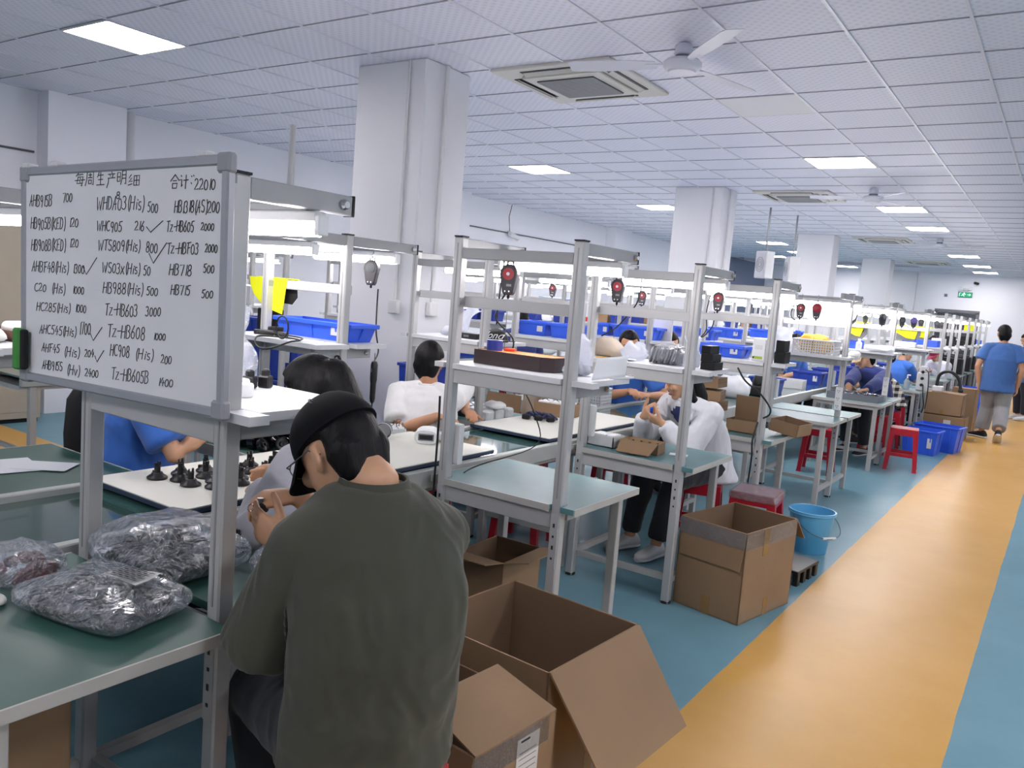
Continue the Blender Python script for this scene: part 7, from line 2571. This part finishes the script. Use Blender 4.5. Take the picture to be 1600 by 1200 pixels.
person('worker in blue polo on the far side of the line behind the bare double bench', (-3.10, 11.10, .545), (.8, -.5), 10, .50, (.8, -.45, -.35), (.03, -.02, .15),
       {'L': ((-2.80, 11.10, .83), (.8, -.3, 0), (0, 0, -1), (.3, -.8, 0)), 'R': ((-2.86, 10.86, .83), (.8, .1, 0), (0, 0, -1), (.1, .8, 0))},
       M_BLUEP, M_DARKTR, 'short', sleeve=.75, seed=27, voxel=.011, polo=True)
stool('red stool of the worker in blue on the far side behind the bare double bench', (-3.10, 11.10, 0), .2)

# 12 walking man
SKW = M_SKIN2
d = person('man in blue polo and grey trousers walking away down the orange aisle', (-.775, 13.58, .84), (-.10, 1), 2, .545, (-.25, .97, -.05), (-.01, .025, .16),
           {'L': ((-1.005, 13.55, .80), (-.05, .12, -1), (.9, .1, 0), (.1, 1, 0)), 'R': ((-.535, 13.62, .80), (.05, .1, -1), (-.9, .1, 0), (-.1, 1, 0))},
           M_BLUEPD, None, 'short', sleeve=.62, seed=29, s=1.06, sitting=False, polo=True, shirt_loose=1.10, hem=-.12, hunch=.02,
           knees={'L': (-.87, 13.75, .47), 'R': (-.68, 13.62, .47)}, ankles={'L': (-.90, 13.72, .09), 'R': (-.66, 13.22, .17)}, skin=SKW,
           poles={'L': (-.6, -.5, 0), 'R': (.6, -.5, 0)}, voxel=.009)
b = MB()
o_ = d['org']
P_ = V((-.775, 13.58, .86))
b.ball(P_, (.185, .16, .15), 18)
for sd, sg in (('L', -1), ('R', 1)):
    hp = P_ + V((sg * .092, 0, -.03))
    k_, a_ = d['kn'][sd], d['an'][sd]
    limb(b, [hp, hp.lerp(k_, .5), k_], [.118, .108, .098])
    b.tube([k_, k_.lerp(a_, .45), k_.lerp(a_, .88)], [.098, .098, .092], 16)
solid(b, 'trousers', M_GREYTR, d['root'], .009, 4, fold=.008, seed=31, org=o_)
thing_shoe(V((-.90, 13.72, .095)), unit((-.75, .5, 0)), 1.1, M_BLACKM, d['root'], o_)
thing_shoe(V((-.66, 13.22, .165)), unit((-.1, 1, 0)), 1.1, M_BLACKM, d['root'], o_, pitch=.55)

# 13 man with a phone
d = person('man in dark blue shirt standing far down the aisle looking at a phone', (-.56, 17.4, .80), (-.75, -.5), 4, .52, (-.72, -.45, -.45), (-.04, -.03, .14),
           {'L': ((-.74, 17.10, 1.02), (-.5, .3, .5), (.2, .5, .4), (-.5, -.6, .3)), 'R': ((-.86, 17.32, 1.0), (-.3, -.8, .4), (.5, .2, .4), (-.5, -.6, .3))},
           M_BLUEPD, None, 'short', sleeve=.7, seed=33, sitting=False, polo=True, hem=-.10, hunch=.02,
           knees={'L': (-.52, 17.28, .45), 'R': (-.65, 17.46, .45)}, ankles={'L': (-.50, 17.28, .09), 'R': (-.62, 17.48, .09)}, voxel=.010)
b = MB()
o_ = d['org']
P_ = V((-.56, 17.4, .82))
b.ball(P_, (.165, .165, .14), 16)
for sd in 'LR':
    k_, a_ = d['kn'][sd], d['an'][sd]
    hp = P_ + (k_ - P_) * .1 + V((0, 0, -.02))
    limb(b, [hp, hp.lerp(k_, .5), k_], [.105, .095, .082])
    b.tube([k_, k_.lerp(a_, .45), k_.lerp(a_, .92)], [.082, .078, .07], 14)
solid(b, 'trousers', M_DARKTR, d['root'], .010, 4, fold=.006, seed=35, org=o_)
for sd in 'LR':
    thing_shoe(d['an'][sd], unit((-.75, -.5, 0)), 1.0, M_WHITED, d['root'], o_)
t = tag(MB().box((-.90, 17.20, 1.10), (.075, .012, .15), ch=.004, rz=.6, rx=-.4).obj('phone', M_WHITE), 'white phone held by the far man in the aisle', 'phone')
